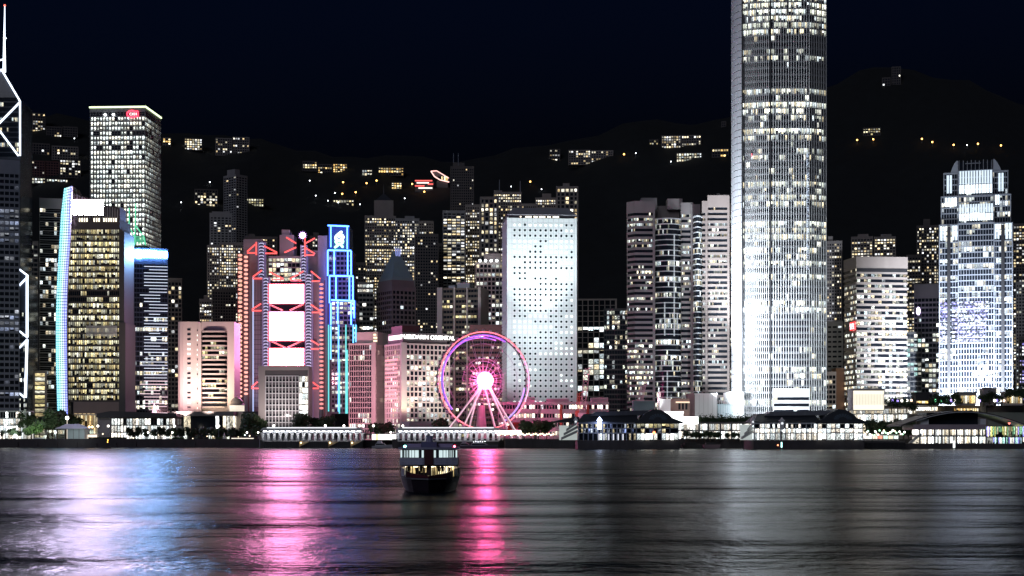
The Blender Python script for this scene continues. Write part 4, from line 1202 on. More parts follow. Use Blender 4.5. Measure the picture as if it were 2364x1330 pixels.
# the great finned tower
def finned_tower():
    D = 1130; l = L(1800, D)
    r = LM('finned_skyscraper', 'great finned glass tower rising out of frame, white lit at its foot', 'skyscraper', 1800, D)
    zt = 407.0
    poly = [(l.X(px_, y_), y_) for px_, y_ in ((1691, 34), (1689.5, 24), (1693, 17), (1698, 11.5), (1705, 7.2), (1714, 4.5),
            (1718, 5.2), (1741, 3.0), (1779, 0.6), (1868, 0), (1907, 6.5), (1905, 56), (1696, 56))]
    n = 84; fl = zt / n
    al = mat('silver fin', (0.58, 0.59, 0.61), 0.4, var=0.06)
    w = MB()
    for i in range(n):
        z = i * fl
        w.prism(poly, z, z + 1.05); w.prism(offset(poly, .12), z + 1.5, z + 1.72)
    w.prism(poly, zt - 3, zt)
    w.build('spandrel', mat('tower spandrel', (0.22, 0.225, 0.25), 0.4, var=0.08), r)
    # corner screen of pale panels
    c = MB()
    cp = [(a[0] - .5, a[1] - .5) for a in poly[1:6]]
    for i in range(n):
        z = i * fl
        c.prism(cp + [(p[0] + .6, p[1] + .6) for p in reversed(poly[1:6])], z + 0.25, z + fl - 0.25)
    c.build('corner_screen', mat('pale corner screen', (0.42, 0.44, 0.48), 0.5, var=0.1), r)
    f = MB()
    edges = [(poly[6], poly[7], 5), (poly[7], poly[8], 8), (poly[8], poly[9], 15), (poly[9], poly[10], 7)]
    for (p, q, k) in edges:
        p, q = Vector(p), Vector(q); dd = (q - p).normalized(); nn = Vector((dd.y, -dd.x))
        for j in range(k + 1):
            a = p + (q - p) * (j / k) - dd * .17
            b_ = a + dd * .34
            f.prism([tuple(a + nn * .55), tuple(b_ + nn * .55), tuple(b_ - nn * .3), tuple(a - nn * .3)], 0, zt - 1)
    f.build('fin', al, r)
    f = MB()
    for px in (1715.5, 1779, 1868): f.box(l.x(px) - .5, l.x(px) + .5, -.1 if px > 1720 else 3.6, 2.0 if px > 1720 else 6.5, 0, zt - 1)
    f.build('dark_groove', darkm, r)
    g_ = MB(); ip = offset(poly, -.35)
    cells = [1, 1, 1, 1, 1, 1, 7, 11, 21, 10, 8, 30, 8]
    g_.prism(ip, -.1, fl - 1.05 + .1, cap=False, cells=cells)
    me = g_.mesh('window_band', glass('finned tower glazing', [(0.93, 1.0, 0.85), (1.0, 0.98, 0.85), (0.85, 0.97, 1.0), (0.95, 1.0, 0.82), (1.0, 0.86, 0.55)], 2.3, .75, .7))
    for i in range(n):
        z = i * fl + 1.05
        py = HY - (z + GZ - H) * F / D
        o = put('window_band', me, r, (0, 0, z))
        if 20 < py < 75: lv = .75
        elif 110 < py < 145: lv = .5
        elif 150 < py < 205: lv = .04
        elif 205 < py < 345: lv = R.choice([.95, .8, .9, .5, .1])
        elif py < 20: lv = .8
        elif 345 < py < 480: lv = R.choice([.08, .3, .6, .8, .15])
        elif 480 < py < 560: lv = .06 if py < 515 else .75
        else: lv = R.choice([.08, .3, .55, .15, .7])
        o['lit'] = lv; o['seed'] = R.random()
    b = MB(); b.box(l.x(1783), l.x(1868), -2.4, -1.1, 0, l.z(897)); b.build('entrance_grid', mat('white entrance frame', (0.7, 0.7, 0.72)), r)
    for k in range(7):
        b = MB(); b.prism([(l.x(1785), -2.6), (l.x(1866), -2.6), (l.x(1866), -2.3), (l.x(1785), -2.3)], 1.5 + k * 4.6, 3.6 + k * 4.6, cap=False, cells=[9, 1, 9, 1]); o = b.build('window_band', g_off, r); o['lit'] = .25; o['seed'] = R.random()
    b = MB(); b.box(l.x(1683), l.x(1716), -2, 30, 0, l.z(905)); b.build('plinth', white, r)
    b = MB(); b.box(l.x(1736), l.x(1737.2), 2.2, 2.6, l.z(362), l.z(353)); b.build('red_light', glow('small red light', (1, .05, .08), 2.5), r)
    b = MB(); b.box(-1, -0.5, -4, -3.9, 0, 0.1)
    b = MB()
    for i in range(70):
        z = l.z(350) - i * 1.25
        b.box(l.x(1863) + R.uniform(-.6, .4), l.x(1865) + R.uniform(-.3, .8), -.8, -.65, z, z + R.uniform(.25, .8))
    b.build('painted_reflection', glow('painted blue white reflection', (.55, .72, 1.0), .8), r)  # light reflected down the glass, painted as glowing flecks


finned_tower()

# white lit blocks left of its foot
def block(name, label, x0, x1, yt, D, m, d=16, cat='building', yb=None, extra=None):
    o = LM(name, label, cat, (x0 + x1) / 2, D); l = L((x0 + x1) / 2, D)
    if yb is not None: o.location.z = Z(yb, D)
    z1 = Z(yt, D) - o.location.z
    b = MB(); b.box(l.x(x0), l.x(x1), 0, d, 0, z1 - 1); b.box(l.x(x0) - .3, l.x(x1) + .3, -.3, d + .3, z1 - 1, z1); b.build('wall', m, o)
    return o, l, z1


o, l, z1 = block('white_hall', 'plain floodlit white hall with a brown side wall before twin towers', 1604, 1655, 908, 1120, white)
b = MB(); b.box(l.x(1589), l.x(1604) - .05, 0, 16, 0, z1); b.build('side_wall', mat('mauve cladding', (0.25, 0.15, 0.17)), o)
b = MB()
for k in range(5): b.box(l.x(1604 + k * 10.2) - .06, l.x(1604 + k * 10.2) + .06, -.1, .1, 0, z1 - 1)
b.build('panel_joint', conc, o)
o, l, z1 = block('glass_link', 'pale blue glass link block at the foot of the finned tower', 1656, 1692, 933, 1125, mat('pale blue glass wall', (0.35, 0.45, 0.5), .25))
b = MB()
for k in range(9): b.box(l.x(1657 + k * 4) - .1, l.x(1657 + k * 4) + .1, -.3, 0, 0, z1 + 3)
b.build('railing', white, o)
block('white_chimney_block', 'small bright white block above the dark pier gable roof', 1523, 1548, 921, 1090, white, 10)
o, l, z1 = block('brown_terrace', 'brown terraced block with a row of lit arches beside white hall', 1545, 1592, 920, 1110, mat('terrace stone', (0.3, 0.2, 0.17)), 14)
for k in range(3):
    b = MB(); b.box(l.x(1566 + k * 8), l.x(1571 + k * 8), -.3, .1, z1 - 8, z1 - 3.4); b.build('window', darkglass, o)
b = MB(); b.box(l.x(1560), l.x(1592), -.5, -.1, z1 - 3.2, z1 - 2.2); b.build('cornice_light', glow('peach cornice light', (1, .75, .5), 1.2), o)
block('site_cabin', 'grey blue site cabin roof behind the dark gabled pier', 1462, 1510, 926, 1060, mat('cabin sheet', (0.2, 0.27, 0.3)), 10)

# brown topped banded tower on the right
r = tower('brown_topped_tower', 'stone banded office tower with blank brown top and red sign', 1948, 2095, 592, 1230, xs=1977, d=30, side='left', wallm=mat('warm banded stone', (0.40, 0.34, 0.32), .55), gm=glass('sparkling glazing', COOL, 1.2, .3, 1.1, fine=2.0), fl=4.25, sp=1.9, ps=3.0, pw=0, inset=.5,
          lit=lambda j, n: 0.35 if j < 3 else R.choice([.4, .55, .65, .5]), parapet=9.5, flv=0)
b = MB(); b.box(0.2, .8, -.2, 11.5, r['h'] - 58.5, r['h'] - 51.8)
o = b.build('sign_board', glow('red sign board', (1.0, .03, .03), 1.6), r); o.location = (-1.6, 0, 0)
for ch, y in (('\u6052', 8.6), ('\u751f', 3.2)):
    text(ch, 5.2, glow('pink white lettering', (1, .6, .62), 3), r, (-1.5, y, r['h'] - 57.2), rot=(math.pi / 2, 0, -math.pi / 2), ext=.15)
b = MB(); b.box(.12, r['w'] - .12, -.55, .2, r['h'] - 12.2, r['h'] - 9.4); b.build('shadow_band', darkm, r)
tower('slab_office', 'grey slab block between the finned tower and red sign', 1908, 1946, 742, 1300, d=26, wallm=conc, gm=g_off, fl=4.2, sp=2.6, ps=4, pw=1.2, lit=.06, parapet=4)
tower('corner_lit_office', 'low office with cool lit corner at foot of finned tower', 1905, 1930, 858, 1210, d=18, wallm=pale, gm=g_off, fl=4, sp=1.3, ps=2.4, pw=.5, lit=.35, parapet=3)
block('rust_block', 'rust coloured blank block left of the banded tower foot', 1930, 1950, 850, 1260, mat('rust render', (0.3, 0.16, 0.1)), 16)
tower('violet_beacon_office', 'grey office block with a violet white corner lamp behind crowned tower', 2110, 2170, 656, 1300, d=28, wallm=mat('mauve grey cladding', (0.17, 0.16, 0.2)), gm=g_off, fl=4.3, sp=1.5, ps=3.2, pw=.4, lit=lambda j, n: .1 if j < 5 else .5, parapet=12, flv=.5)
tower('teal_lit_office', 'narrow dark block with teal floors between banded and crowned towers', 2092, 2128, 766, 1270, d=24, wallm=darkm, gm=glass('teal glazing', [(.6, 1, .95), (.85, 1, 1), (1, 1, .85)], 1.3, .4, .6), fl=4, sp=1.2, ps=3, pw=.4, lit=.5, parapet=2)
o = LM('corner_lamp', 'violet white lamp column at the corner of grey office', 'lamp', 2120, 1292); l = L(2120, 1292)
o.location.z = Z(727, 1292)
b = MB(); b.tube((0, 0, -6), (0, 0, 0), .8, 6); b.build('bracket', conc, o)
b = MB(); b.ball((0, 0, 3.2), 1.7, 10, 6, 2.0); b.build('lamp', glow('violet white lamp', (.75, .6, 1), 6), o)


# crowned glass tower
def crowned_tower():
    D = 1190; l = L(2252, D)
    r = LM('crowned_tower', 'crowned glass tower with bright white panels and curved top fins', 'skyscraper', 2252, D)
    gl = glass('crown tower glazing', [(0.9, 1.0, 0.95), (1.0, 0.93, 0.72), (0.82, 0.92, 1.0), (1, .96, .8)], 1.5, .7, .6)
    stl = mat('crown tower mullion', (0.33, 0.36, 0.43), .35, var=.08)
    def tier(x0, x1, yt, yb, dy, dep, lit, ps=2.1, fl=4.4, pz=1.2, sp=.8):
        facade(r, [(l.x(x0), dy), (l.x(x1), dy), (l.x(x1), dy + dep), (l.x(x0), dy + dep)], l.z(yb), l.z(yt), fl=fl, sp=sp, ps=ps, pw=.32, pd=.3, wallm=stl, gm=gl, lit=lit, parapet=pz, flv=.9)
    lo = lambda j, n: R.choice([.12, .3, .5, .65]) if j < 17 else R.choice([.2, .3, .45])
    tier(2168, 2337, 515, 1002, 3, 46, lo)
    tier(2212, 2295, 514, 1002, .6, 10, lo)
    tier(2172, 2333, 448, 515, 6, 40, .35)
    tier(2178, 2327, 392, 448, 9, 34, .15)
    tier(2212, 2293, 450, 514, 3, 12, .4)
    tier(2212, 2291, 390, 450, 5, 12, .15)
    # crown panels: the floodlight on them is put into emission
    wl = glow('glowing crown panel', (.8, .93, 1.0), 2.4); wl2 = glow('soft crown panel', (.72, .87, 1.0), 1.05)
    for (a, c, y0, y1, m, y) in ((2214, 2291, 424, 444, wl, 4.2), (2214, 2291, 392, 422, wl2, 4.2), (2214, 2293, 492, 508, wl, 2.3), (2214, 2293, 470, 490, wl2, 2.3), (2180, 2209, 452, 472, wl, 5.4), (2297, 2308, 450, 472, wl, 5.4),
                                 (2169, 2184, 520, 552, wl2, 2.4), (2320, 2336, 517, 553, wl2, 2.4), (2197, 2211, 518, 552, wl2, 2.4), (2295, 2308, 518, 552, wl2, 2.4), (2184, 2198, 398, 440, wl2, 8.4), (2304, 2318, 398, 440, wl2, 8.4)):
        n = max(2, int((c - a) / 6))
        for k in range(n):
            b = MB(); b.box(l.x(a + (c - a) * k / n) + .35, l.x(a + (c - a) * (k + 1) / n) - .35, y - .25, y + .3, l.z(y1), l.z(y0)); b.build('painted_lit_panel', m, r)
    b = MB()
    b.box(l.x(2213), l.x(2290), 14, 36, l.z(392), l.z(366)); b.build('crown_core', darkglass, r)
    b = MB()
    for k in range(9): b.box(l.x(2214 + k * 9.4) - .25, l.x(2214 + k * 9.4) + .25, 11.5, 13.5, l.z(392), l.z(363 + (k % 3)))
    b.box(l.x(2228), l.x(2264), 11.3, 12, l.z(372), l.z(370)); b.build('crown_rod', stl, r)
    for sgn, pts in ((1, [(2196, 393), (2194, 392), (2198, 380), (2203, 370), (2209, 364), (2212, 366), (2212, 393)]), (-1, [(2292, 393), (2292, 366), (2295, 364), (2302, 372), (2308, 383), (2312, 393)])):
        b = MB(); b.extrude([(l.x(x), l.z(y)) for x, y in pts], 9, 16); b.build('crown_fin', stl, r)
    b = MB()
    for px in (2190, 2315): b.box(l.x(px) - 1.3, l.x(px) + 1.3, 1.8, 3.2, 0, l.z(520))
    b.build('dark_groove', darkm, r)
    for (a, c, y0, y1) in ((2168, 2188, 690, 915), (2194, 2282, 694, 790), (2196, 2290, 790, 930)):
        pass


crowned_tower()
q = bpy.data.objects['crowned_tower']; q.rotation_euler = (0, 0, -math.atan2(q.location.x, q.location.y)); q.scale = (math.cos(q.rotation_euler.z), 1, 1)

# ------------------------------------------------------------------ hillside houses and lamps
def hill_block(label, px0, px1, py, hpx, lit, n=1, m=resid_d, gm=g_res, name='hillside_apartments', tilt=0.0):
    """a block standing on the slope: px0..px1 wide, foot at row py, hpx rows tall"""
    x, y, z = on_hill((px0 + px1) / 2, py)
    a = -math.atan2(x, y)
    w = (px1 - px0) * y / F; hh = hpx * y / F
    r = thing(name, label, 'apartment block', (x, y - 8, z - 2), a)
    seg = max(1, int(w / 26))
    for s in range(seg):
        xa = -w / 2 + w * s / seg; xb = -w / 2 + w * (s + 1) / seg - .8
        dz = tilt * (s - seg / 2) + R.uniform(-2, 2)
        fl = 4.2
        facade(r, [(xa, s % 2 * 2), (xb, s % 2 * 2), (xb, 14), (xa, 14)], min(0, dz - 3), hh + 2 + dz, fl=fl, sp=1.5, ps=4.4, pw=1.4, pd=.1, wallm=m, gm=gm, lit=lit, parapet=2, flv=.9, cap=True)
    return r


g_gold = glass('golden glazing', [(1, .7, .28), (1, .8, .42), (1, .9, .65), (1, .62, .2)], 2.4, .3, .6)
hill_block('hillside apartment slab with two stacked columns of lights beside the outlined tower', 57, 108, 300, 38, .3)
hill_block('low hillside block with four white lights right of the stacked light columns', 112, 182, 314, 18, .35)
hill_block('dim hillside block with one greenish light above the curved fin', 62, 118, 352, 20, .14)
hill_block('pale hillside apartment block with few lights left of dotted tower', 124, 184, 364, 26, .22, m=resid_m)
hill_block('long brick red hillside school with scattered square windows', 66, 150, 408, 36, .12, m=maroon)
hill_block('hillside block with four bright square windows above the curved fin', 142, 190, 410, 36, .4, m=resid_d)
hill_block('hillside house with a low white light strip above louvred tower', 60, 160, 420, 9, .7, gm=g_off)
hill_block('small hillside block with an orange light right of dotted tower', 378, 398, 336, 16, .35, m=resid_m, gm=g_gold)
hill_block('hillside block with two rows of cream lights right of dotted tower', 428, 470, 346, 22, .6)
hill_block('wide hillside apartment terrace with three rows of cream lights', 500, 578, 354, 34, .5, m=resid_m)
hill_block('small hillside cluster house left of the pale grey ridge tower', 452, 506, 474, 34, .45)
hill_block('bright yellow villa right of the pale grey ridge tower', 570, 612, 472, 14, .95, gm=g_yel)
hill_block('long golden lit terrace on the hilltop above the violet beacon', 700, 804, 397, 17, .75, gm=g_gold, tilt=-.9)
hill_block('small white lit hilltop house between two golden terraces', 836, 862, 403, 10, .7, gm=g_off)
hill_block('shorter golden lit hilltop terrace left of the bowl roofed pavilion', 874, 934, 404, 14, .7, gm=g_gold)
hill_block('small golden villa below the shorter golden terrace', 904, 930, 436, 11, .9, gm=g_gold)
hill_block('small hillside block with white window pairs left of long dim terrace', 1268, 1294, 367, 22, .55)
hill_block('long dim hillside terrace dotted with white and yellow lights', 1312, 1416, 376, 28, .35, m=resid_m)
hill_block('upper sloping hillside terrace lit yellow left of the finned tower', 1526, 1618, 336, 24, .6, m=resid_m, tilt=3.2)
hill_block('small yellow pair of hillside houses left of upper sloping terrace', 1498, 1520, 333, 7, .9, gm=g_yel)
hill_block('lower sloping hillside terrace with streaming white lights', 1560, 1620, 370, 16, .85, gm=g_off, tilt=3)
hill_block('small hillside house with orange lights beside the finned tower', 1642, 1682, 362, 14, .5, gm=g_gold)
hill_block('tiny hillside tower with two blue white lights by finned tower', 1664, 1676, 292, 12, .3)
hill_block('bright cream villa alone on the dark hill right of finned tower', 1990, 2031, 313, 12, .8, gm=g_yel)
hill_block('faint summit block with few grey lights high on the peak', 2056, 2078, 194, 36, .12)
hill_block('faint low summit house left of the faint summit block', 2034, 2054, 196, 14, .2)
hill_block('narrow grey hillside block by small chimney lamp', 44, 66, 476, 18, .3)
hill_block('dim hillside terrace below the golden lit hilltop terrace', 770, 820, 470, 10, .6, gm=g_yel)

# bowl roofed lookout pavilion and its red lit neighbour
x, y, z = on_hill(1016, 432)
o = thing('lookout_pavilion', 'lookout pavilion with upturned bowl roof outlined in pink light', 'pavilion', (x, y, z), 0)
l = L(1016, y); zz = lambda py: Z(py, y) - z
b = MB(); b.box(l.x(1008), l.x(1034), 0, 14, -4, zz(418)); b.build('base', conc_d, o)
b = MB(); b.extrude([(l.x(995), zz(396)), (l.x(1003), zz(408)), (l.x(1016), zz(416)), (l.x(1037), zz(421)), (l.x(1036), zz(412)), (l.x(1020), zz(402)), (l.x(1008), zz(395))], -2, 16); b.build('bowl_roof', mat('bowl roof panel', (.3, .25, .25)), o)
b = MB()
b.path([l.p(995, 0)[:1] + (-2.6, zz(396)), (l.x(1003), -2.6, zz(408)), (l.x(1016), -2.6, zz(416)), (l.x(1037), -2.6, zz(421))], .9)
b.path([(l.x(995), -2.6, zz(396)), (l.x(1008), -2.6, zz(395)), (l.x(1020), -2.6, zz(402)), (l.x(1036), -2.6, zz(412))], .7)
b.build('edge_light', glow('pinkish edge light', (1, .55, .5), 2.0), o)
b = MB(); b.prism([(l.x(1010), -2.3), (l.x(1034), -2.3), (l.x(1034), -2.05), (l.x(1010), -2.05)], zz(418), zz(408), cap=False, cells=[8, 1, 8, 1]); q = b.build('window_band', g_gold, o); q['lit'] = .3; q['seed'] = .4
x, y, z = on_hill(978, 441)
o = thing('hilltop_arcade', 'low hilltop building with red and white light strips beside bowl roof', 'arcade building', (x, y, z), 0)
l = L(978, y)
b = MB(); b.box(l.x(958), l.x(1000), 0, 16, -4, zz(418)); b.build('wall', conc_d, o)
for k, (a, c, py, cc) in enumerate(((958, 998, 417, 0), (962, 990, 422, 1), (958, 980, 429, 0), (966, 998, 434, 1), (988, 1000, 425, 0))):
    b = MB(); b.box(l.x(a), l.x(c), -.6 - k * .1, -.1, Z(py + 1.6, y) - z, Z(py - 1.0, y) - z)
    b.build('light_strip', (glow('red light strip', (1, .12, .1), 1.6), glow('pale light strip', (1, .9, .8), 1.8))[cc], o)

amber = glow('amber street globe', (1.0, .5, .12), 7); whl = glow('white street globe', (.9, .95, 1.0), 9)
lampm = {}


def lamp_mesh(key, h_, rg, m):
    root = put('street_lamp', None)
    b = MB(); b.tube((0, 0, -2), (0, 0, h_), .25, 5, .15); b.build('post', steel, root)
    b = MB(); b.ball((0, 0, h_ + rg * .7), rg, 8, 6); b.build('globe', m, root)
    return root


def place_lamps(name, label, cat, group, h_, rg, m, pts):
    """pts: world foot positions; the first lamp is built, the rest are copies of it and its parts"""
    root = lamp_mesh(name, h_, rg, m); root.name = name
    KIDS[root.name] = KIDS.pop('street_lamp', KIDS.get(root.name, [])) if name != 'street_lamp' else KIDS[root.name]
    tag(root, label, cat, group)
    for i, p in enumerate(pts):
        if i == 0: root.location = p
        else: copy_tree(root, p)
    return root


HL = [(793, 423), (847, 426), (870, 422), (907, 424), (952, 428), (822, 448), (1440, 361), (1224, 423), (791, 451), (980, 446), (1977, 327), (2014, 326), (2126, 325), (2150, 331), (2199, 338), (2255, 337), (2308, 339)]
place_lamps('hill_road_lamp', 'amber street lamp glowing alone on the dark hillside road', 'street lamp', 'amber lamps on the hillside', 4.0, 1.35, amber, [(lambda q: (q[0], q[1] - 6, q[2]))(on_hill(a, b_ + 6)) for a, b_ in HL])
HW = [(716, 421), (486, 424), (774, 448), (758, 466), (782, 470), (935, 462), (832, 476), (1467, 357), (1332, 380), (1548, 376), (68, 360), (174, 325), (168, 306), (2230, 340), (730, 455), (890, 470), (1250, 440), (420, 470), (462, 455), (1180, 434)]
place_lamps('garden_lamp', 'tiny white lamp among trees on the dark hillside', 'lamp', 'small white lamps on the hillside', 3.0, .8, whl, [(lambda q: (q[0], q[1] - 6, q[2]))(on_hill(a, b_ + 4)) for a, b_ in HW])


# ------------------------------------------------------------------ trees
def crown_mesh(seed, rx, rz_, n, leaf):
    rr = random.Random(seed)
    b = MB()
    lobes = [(rr.uniform(-.55, .55) * rx, rr.uniform(-.55, .55) * rx, rr.uniform(-.5, .55) * rz_, rr.uniform(.4, .62)) for _ in range(8)]
    for _ in range(n):
        cx_, cy_, cz_, k = rr.choice(lobes)
        d = Vector((rr.gauss(0, 1), rr.gauss(0, 1), rr.gauss(0, 1))).normalized() * (rr.random() ** .45)
        p = Vector((cx_ + d.x * rx * k, cy_ + d.y * rx * k, cz_ + d.z * rz_ * k))
        s = leaf * rr.uniform(.6, 1.5)
        a = Vector((rr.gauss(0, 1), rr.gauss(0, 1), rr.gauss(0, .7))).normalized(); q = a.orthogonal().normalized() * s; a = a * s
        b.face([p - a - q * .5, p + a * .2 - q, p + a, p + a * .1 + q * .9])
    return b


def tree_proto(seed, h_, rx, rz_, leafmat, n=650, leaf=.55):
    root = put('tree', None)
    b = MB()
    b.tube((0, 0, -.4), (rx * .05, 0, h_ - rz_ * 1.1), .22 + h_ * .018, 7, .12 + h_ * .01)
    rr = random.Random(seed + 5)
    for k in range(5):
        t = rr.uniform(0, 6.28)
        b.tube((rx * .05, 0, h_ - rz_ * 1.25), (rx * .6 * math.cos(t), rx * .6 * math.sin(t), h_ - rz_ * .5 + rr.uniform(-.3, .6) * rz_), .13 + h_ * .006, 5, .05)
    b.build('trunk', barkm, root)
    c = crown_mesh(seed, rx, rz_, n, leaf).build('crown', leafmat, root)
    c.location = (0, 0, h_ - rz_ * .8)
    return root


def trees(label, group, seed, h_, rx, rz_, leafmat, pts, n=650, leaf=.55, labels=None):
    p = tree_proto(seed, h_, rx, rz_, leafmat, n, leaf)
    for i, q in enumerate(pts):
        t = p if i == 0 else copy_tree(p, q)
        t.location = q; t.rotation_euler = (0, 0, R.uniform(0, 6.28))
        s = R.uniform(.85, 1.18); t.scale = (s, s, s * R.uniform(.9, 1.1))
        tag(t, labels[i] if labels else label, 'tree', group)


def at(px, D, z=GZ): return (X(px, D), D, z)


trees('small round tree in the row along the harbour promenade', 'promenade trees', 21, 7.5, 3.0, 2.8, leafm, [at(px, 1106 + (i % 3) * 3) for i, px in enumerate((300, 318, 338, 357, 372, 388, 404, 418, 436, 448, 470, 486, 498, 512, 524, 536, 548, 560, 592))], 520, .5)
trees('large dark tree in grove behind the pavilion and glass house', 'grove trees', 31, 19, 8.5, 7, leafm, [at(px, 1125 + dy) for px, dy in ((72, 6), (92, 14), (112, 10), (132, 4), (150, 16), (172, 18), (122, 24))], 1500, .75)
trees('x', None, 41, 13, 6.5, 5.2, leafy, [at(83, 1112)], 1400, .6, labels=['round tree lit bright green at front of the dark grove'])
trees('x', None, 23, 8, 3, 3.2, leafm, [at(6, 1104), at(43, 1104), at(27, 1105), at(63, 1108)], 520, .5,
      labels=['small dark tree at left frame edge before the white glass house', 'small dark tree in front of the white glass house, right of lamp', 'clipped bush like tree between two small trees at glass house', 'small dark tree at right corner of white glass house'])
trees('large dark tree beside the dome and grid block', 'trees by the grid block', 51, 17, 8, 6.5, leafm, [at(577, 1118), at(590, 1122), at(700, 1112), at(728, 1120), at(745, 1126), at(760, 1118)], 1400, .7)
trees('dark tree standing behind the white arcaded pier', 'trees behind the piers', 61, 12.5, 5.5, 4.6, leafm, [at(866, 1085), at(884, 1082), at(897, 1086), at(1018, 1098), at(1032, 1104), at(1210, 1040), at(1226, 1043), at(1243, 1040), at(1262, 1044)], 1100, .6)
trees('tree in the dark row before the arched pier', 'trees left of the arched pier', 71, 13, 6, 5, leafm, [at(px, 1000 + dy, 4.6) for px, dy in ((2012, 30), (2030, 24), (2050, 28), (2068, 24), (2086, 30), (2098, 34))], 1200, .6)
trees('tree on planted terrace of the shopping podium', 'terrace trees', 81, 9, 4.2, 3.6, leafm, [at(px, 1098, 5.2 + zz_) for px, zz_ in ((2058, 20), (2072, 20), (2092, 20), (2108, 18), (2150, 22), (2166, 22), (2184, 22), (2206, 22), (2270, 24), (2284, 24), (2305, 24), (2330, 27), (2350, 27), (2362, 27))], 750, .5)
trees('green shrub in the bed before the bright white hall', 'shrubs before the white hall', 91, 5.2, 2.3, 2.3, leafm, [at(px, 1012 + (i % 2) * 2, 4.9) for i, px in enumerate((1584, 1597, 1608, 1617, 1627, 1640, 1650, 1658, 1680, 1694, 1708))], 360, .42)

# ------------------------------------------------------------------ left promenade
o = LM('glass_house', 'white lit two storey glass house at the left frame edge', 'building', 20, 1130); l = L(20, 1130)
facade(o, [(l.x(-40), 0), (l.x(60), 0), (l.x(60), 18), (l.x(-40), 18)], 0, l.z(948), fl=5.4, sp=.8, ps=1.9, pw=.2, wallm=white, gm=g_wht, lit=.85, parapet=1, flv=.2, fixed={0: .35})
b = MB(); b.box(l.x(57), l.x(58.5), -2, -1, 0, l.z(946)); b.box(l.x(60.5), l.x(62), -2, -1, 0, l.z(946)); b.box(l.x(57), l.x(62), -2, -1, l.z(948), l.z(945)); b.build('portal_frame', white, o)
o = LM('tent_pavilion', 'grey hip roofed kiosk with white walls on the promenade', 'pavilion', 168, 1103); l = L(168, 1103)
b = MB()
P = [(l.x(134), -7), (l.x(201), -7), (l.x(201), 9), (l.x(134), 9)]; Q = [(l.x(152), 0), (l.x(183), 0), (l.x(183), 2), (l.x(152), 2)]
za, zb = l.z(989.5), l.z(979)
P3_ = [p + (za,) for p in P]; Q3 = [p + (zb,) for p in Q]
for k in range(4): b.face([P3_[k], P3_[(k + 1) % 4], Q3[(k + 1) % 4], Q3[k]])
b.face(Q3); b.prism(P, za - .5, za); b.build('roof', mat('grey roof membrane', (.34, .37, .37)), o)
b = MB(); b.box(l.x(161), l.x(200), -5, 7, 0, za - .4); b.build('wall', mat('pale blue wall', (.5, .58, .58)), o)
b = MB()
for px in (174, 187): b.box(l.x(px) - .12, l.x(px) + .12, -5.2, -4.9, 0, za - .5)
b.build('wall_joint', conc_d, o)
for px in (136, 154):
    b = MB(); b.tube((l.x(px), -6, 0), (l.x(px), -6, za), .16, 6); b.build('post', steel, o)
o = LM('low_wing', 'low lobby wing lit amber beneath the yellow lit tower', 'building', 190, 1150); l = L(190, 1150)
facade(o, [(l.x(166), 0), (l.x(226), 0), (l.x(226), 14), (l.x(166), 14)], 0, l.z(956), fl=11, sp=.8, ps=1.6, pw=.16, wallm=pale, gm=glass('amber lobby glazing', [(1, .66, .28), (1, .8, .45), (1, .9, .6)], .8, .6, .5), lit=.8, parapet=1, flv=.1)
o = LM('glass_hall', 'long low dark roofed hall with bright glass bays behind promenade trees', 'hall', 320, 1125); l = L(320, 1125)
facade(o, [(l.x(256), 0), (l.x(405), 0), (l.x(405), 20), (l.x(256), 20)], 0, l.z(962), fl=6.0, sp=.7, ps=2.2, pw=.3, wallm=conc_d, gm=g_wht, lit=.75, parapet=1.5, flv=.15)
b = MB(); b.box(l.x(226), l.x(256), 0, 14, 0, l.z(962)); b.build('side_wall', conc, o)
b = MB(); b.extrude([(l.x(224), l.z(964)), (l.x(226), l.z(955)), (l.x(258), l.z(949)), (l.x(408), l.z(955)), (l.x(410), l.z(962))], -3, 22); b.build('roof', darkm, o)
o = LM('terrace_wing', 'dark flat roofed wing with lamps right of the glass hall', 'building', 585, 1160); l = L(585, 1160)
b = MB(); b.box(l.x(561), l.x(595), 0, 14, 0, l.z(950)); b.build('wall', darkm, o)
b = MB(); b.box(l.x(562), l.x(594), -.5, -.1, l.z(968), l.z(963)); b.build('soffit_light', glow('warm soffit light', (1, .75, .4), 1.6), o)
for (px0, px1, D_, lab) in ((205, 290, 1101, 'long clipped hedge behind left seawall by the kiosk'), (398, 425, 1102, 'bright green hedge patch lit by a promenade lamp'), (500, 520, 1102, 'bright green hedge patch beside the white statue')):
    rr = random.Random(px0); b = MB()
    wd = M(px1 - px0, D_)
    for _ in range(int(wd * 60)):
        p = Vector((rr.uniform(-wd / 2, wd / 2), rr.uniform(-1.2, 1.2), rr.uniform(0, 1.9))); s = rr.uniform(.25, .5)
        a = Vector((rr.gauss(0, 1), rr.gauss(0, 1), rr.gauss(0, 1))).normalized() * s; q = a.orthogonal().normalized() * s
        b.face([p - a, p + q, p + a, p - q])
    h_ = b.build('hedge', leafy if px0 > 300 else leafm); h_.location = at((px0 + px1) / 2, D_); tag(h_, lab, 'hedge')
o = LM('statue', 'small white statue on a plinth among promenade shrubs', 'statue', 518, 1101)
b = MB(); b.box(-1, 1, -1, 1, 0, 1.6); b.build('plinth', white, o)
b = MB(); b.lathe([(.75, 1.6), (.6, 2.6), (.7, 3.4), (.45, 4.1), (.2, 4.4), (.34, 4.8), (.3, 5.2), (.05, 5.4)], 10); b.build('figure', white, o)
o = LM('lawn_sculpture', 'low white boat shaped sculpture on the lawn by the grove', 'sculpture', 92, 1103)
b = MB(); b.extrude([(-4.5, .9), (4, .9), (4.6, 3.4), (3.5, 3.2), (2.8, 1.9), (-2, 1.9), (-4.5, 1.4)], -1, 1); b.box(-3.5, 3.5, -.8, .8, 0, .9); b.build('hull', white, o)
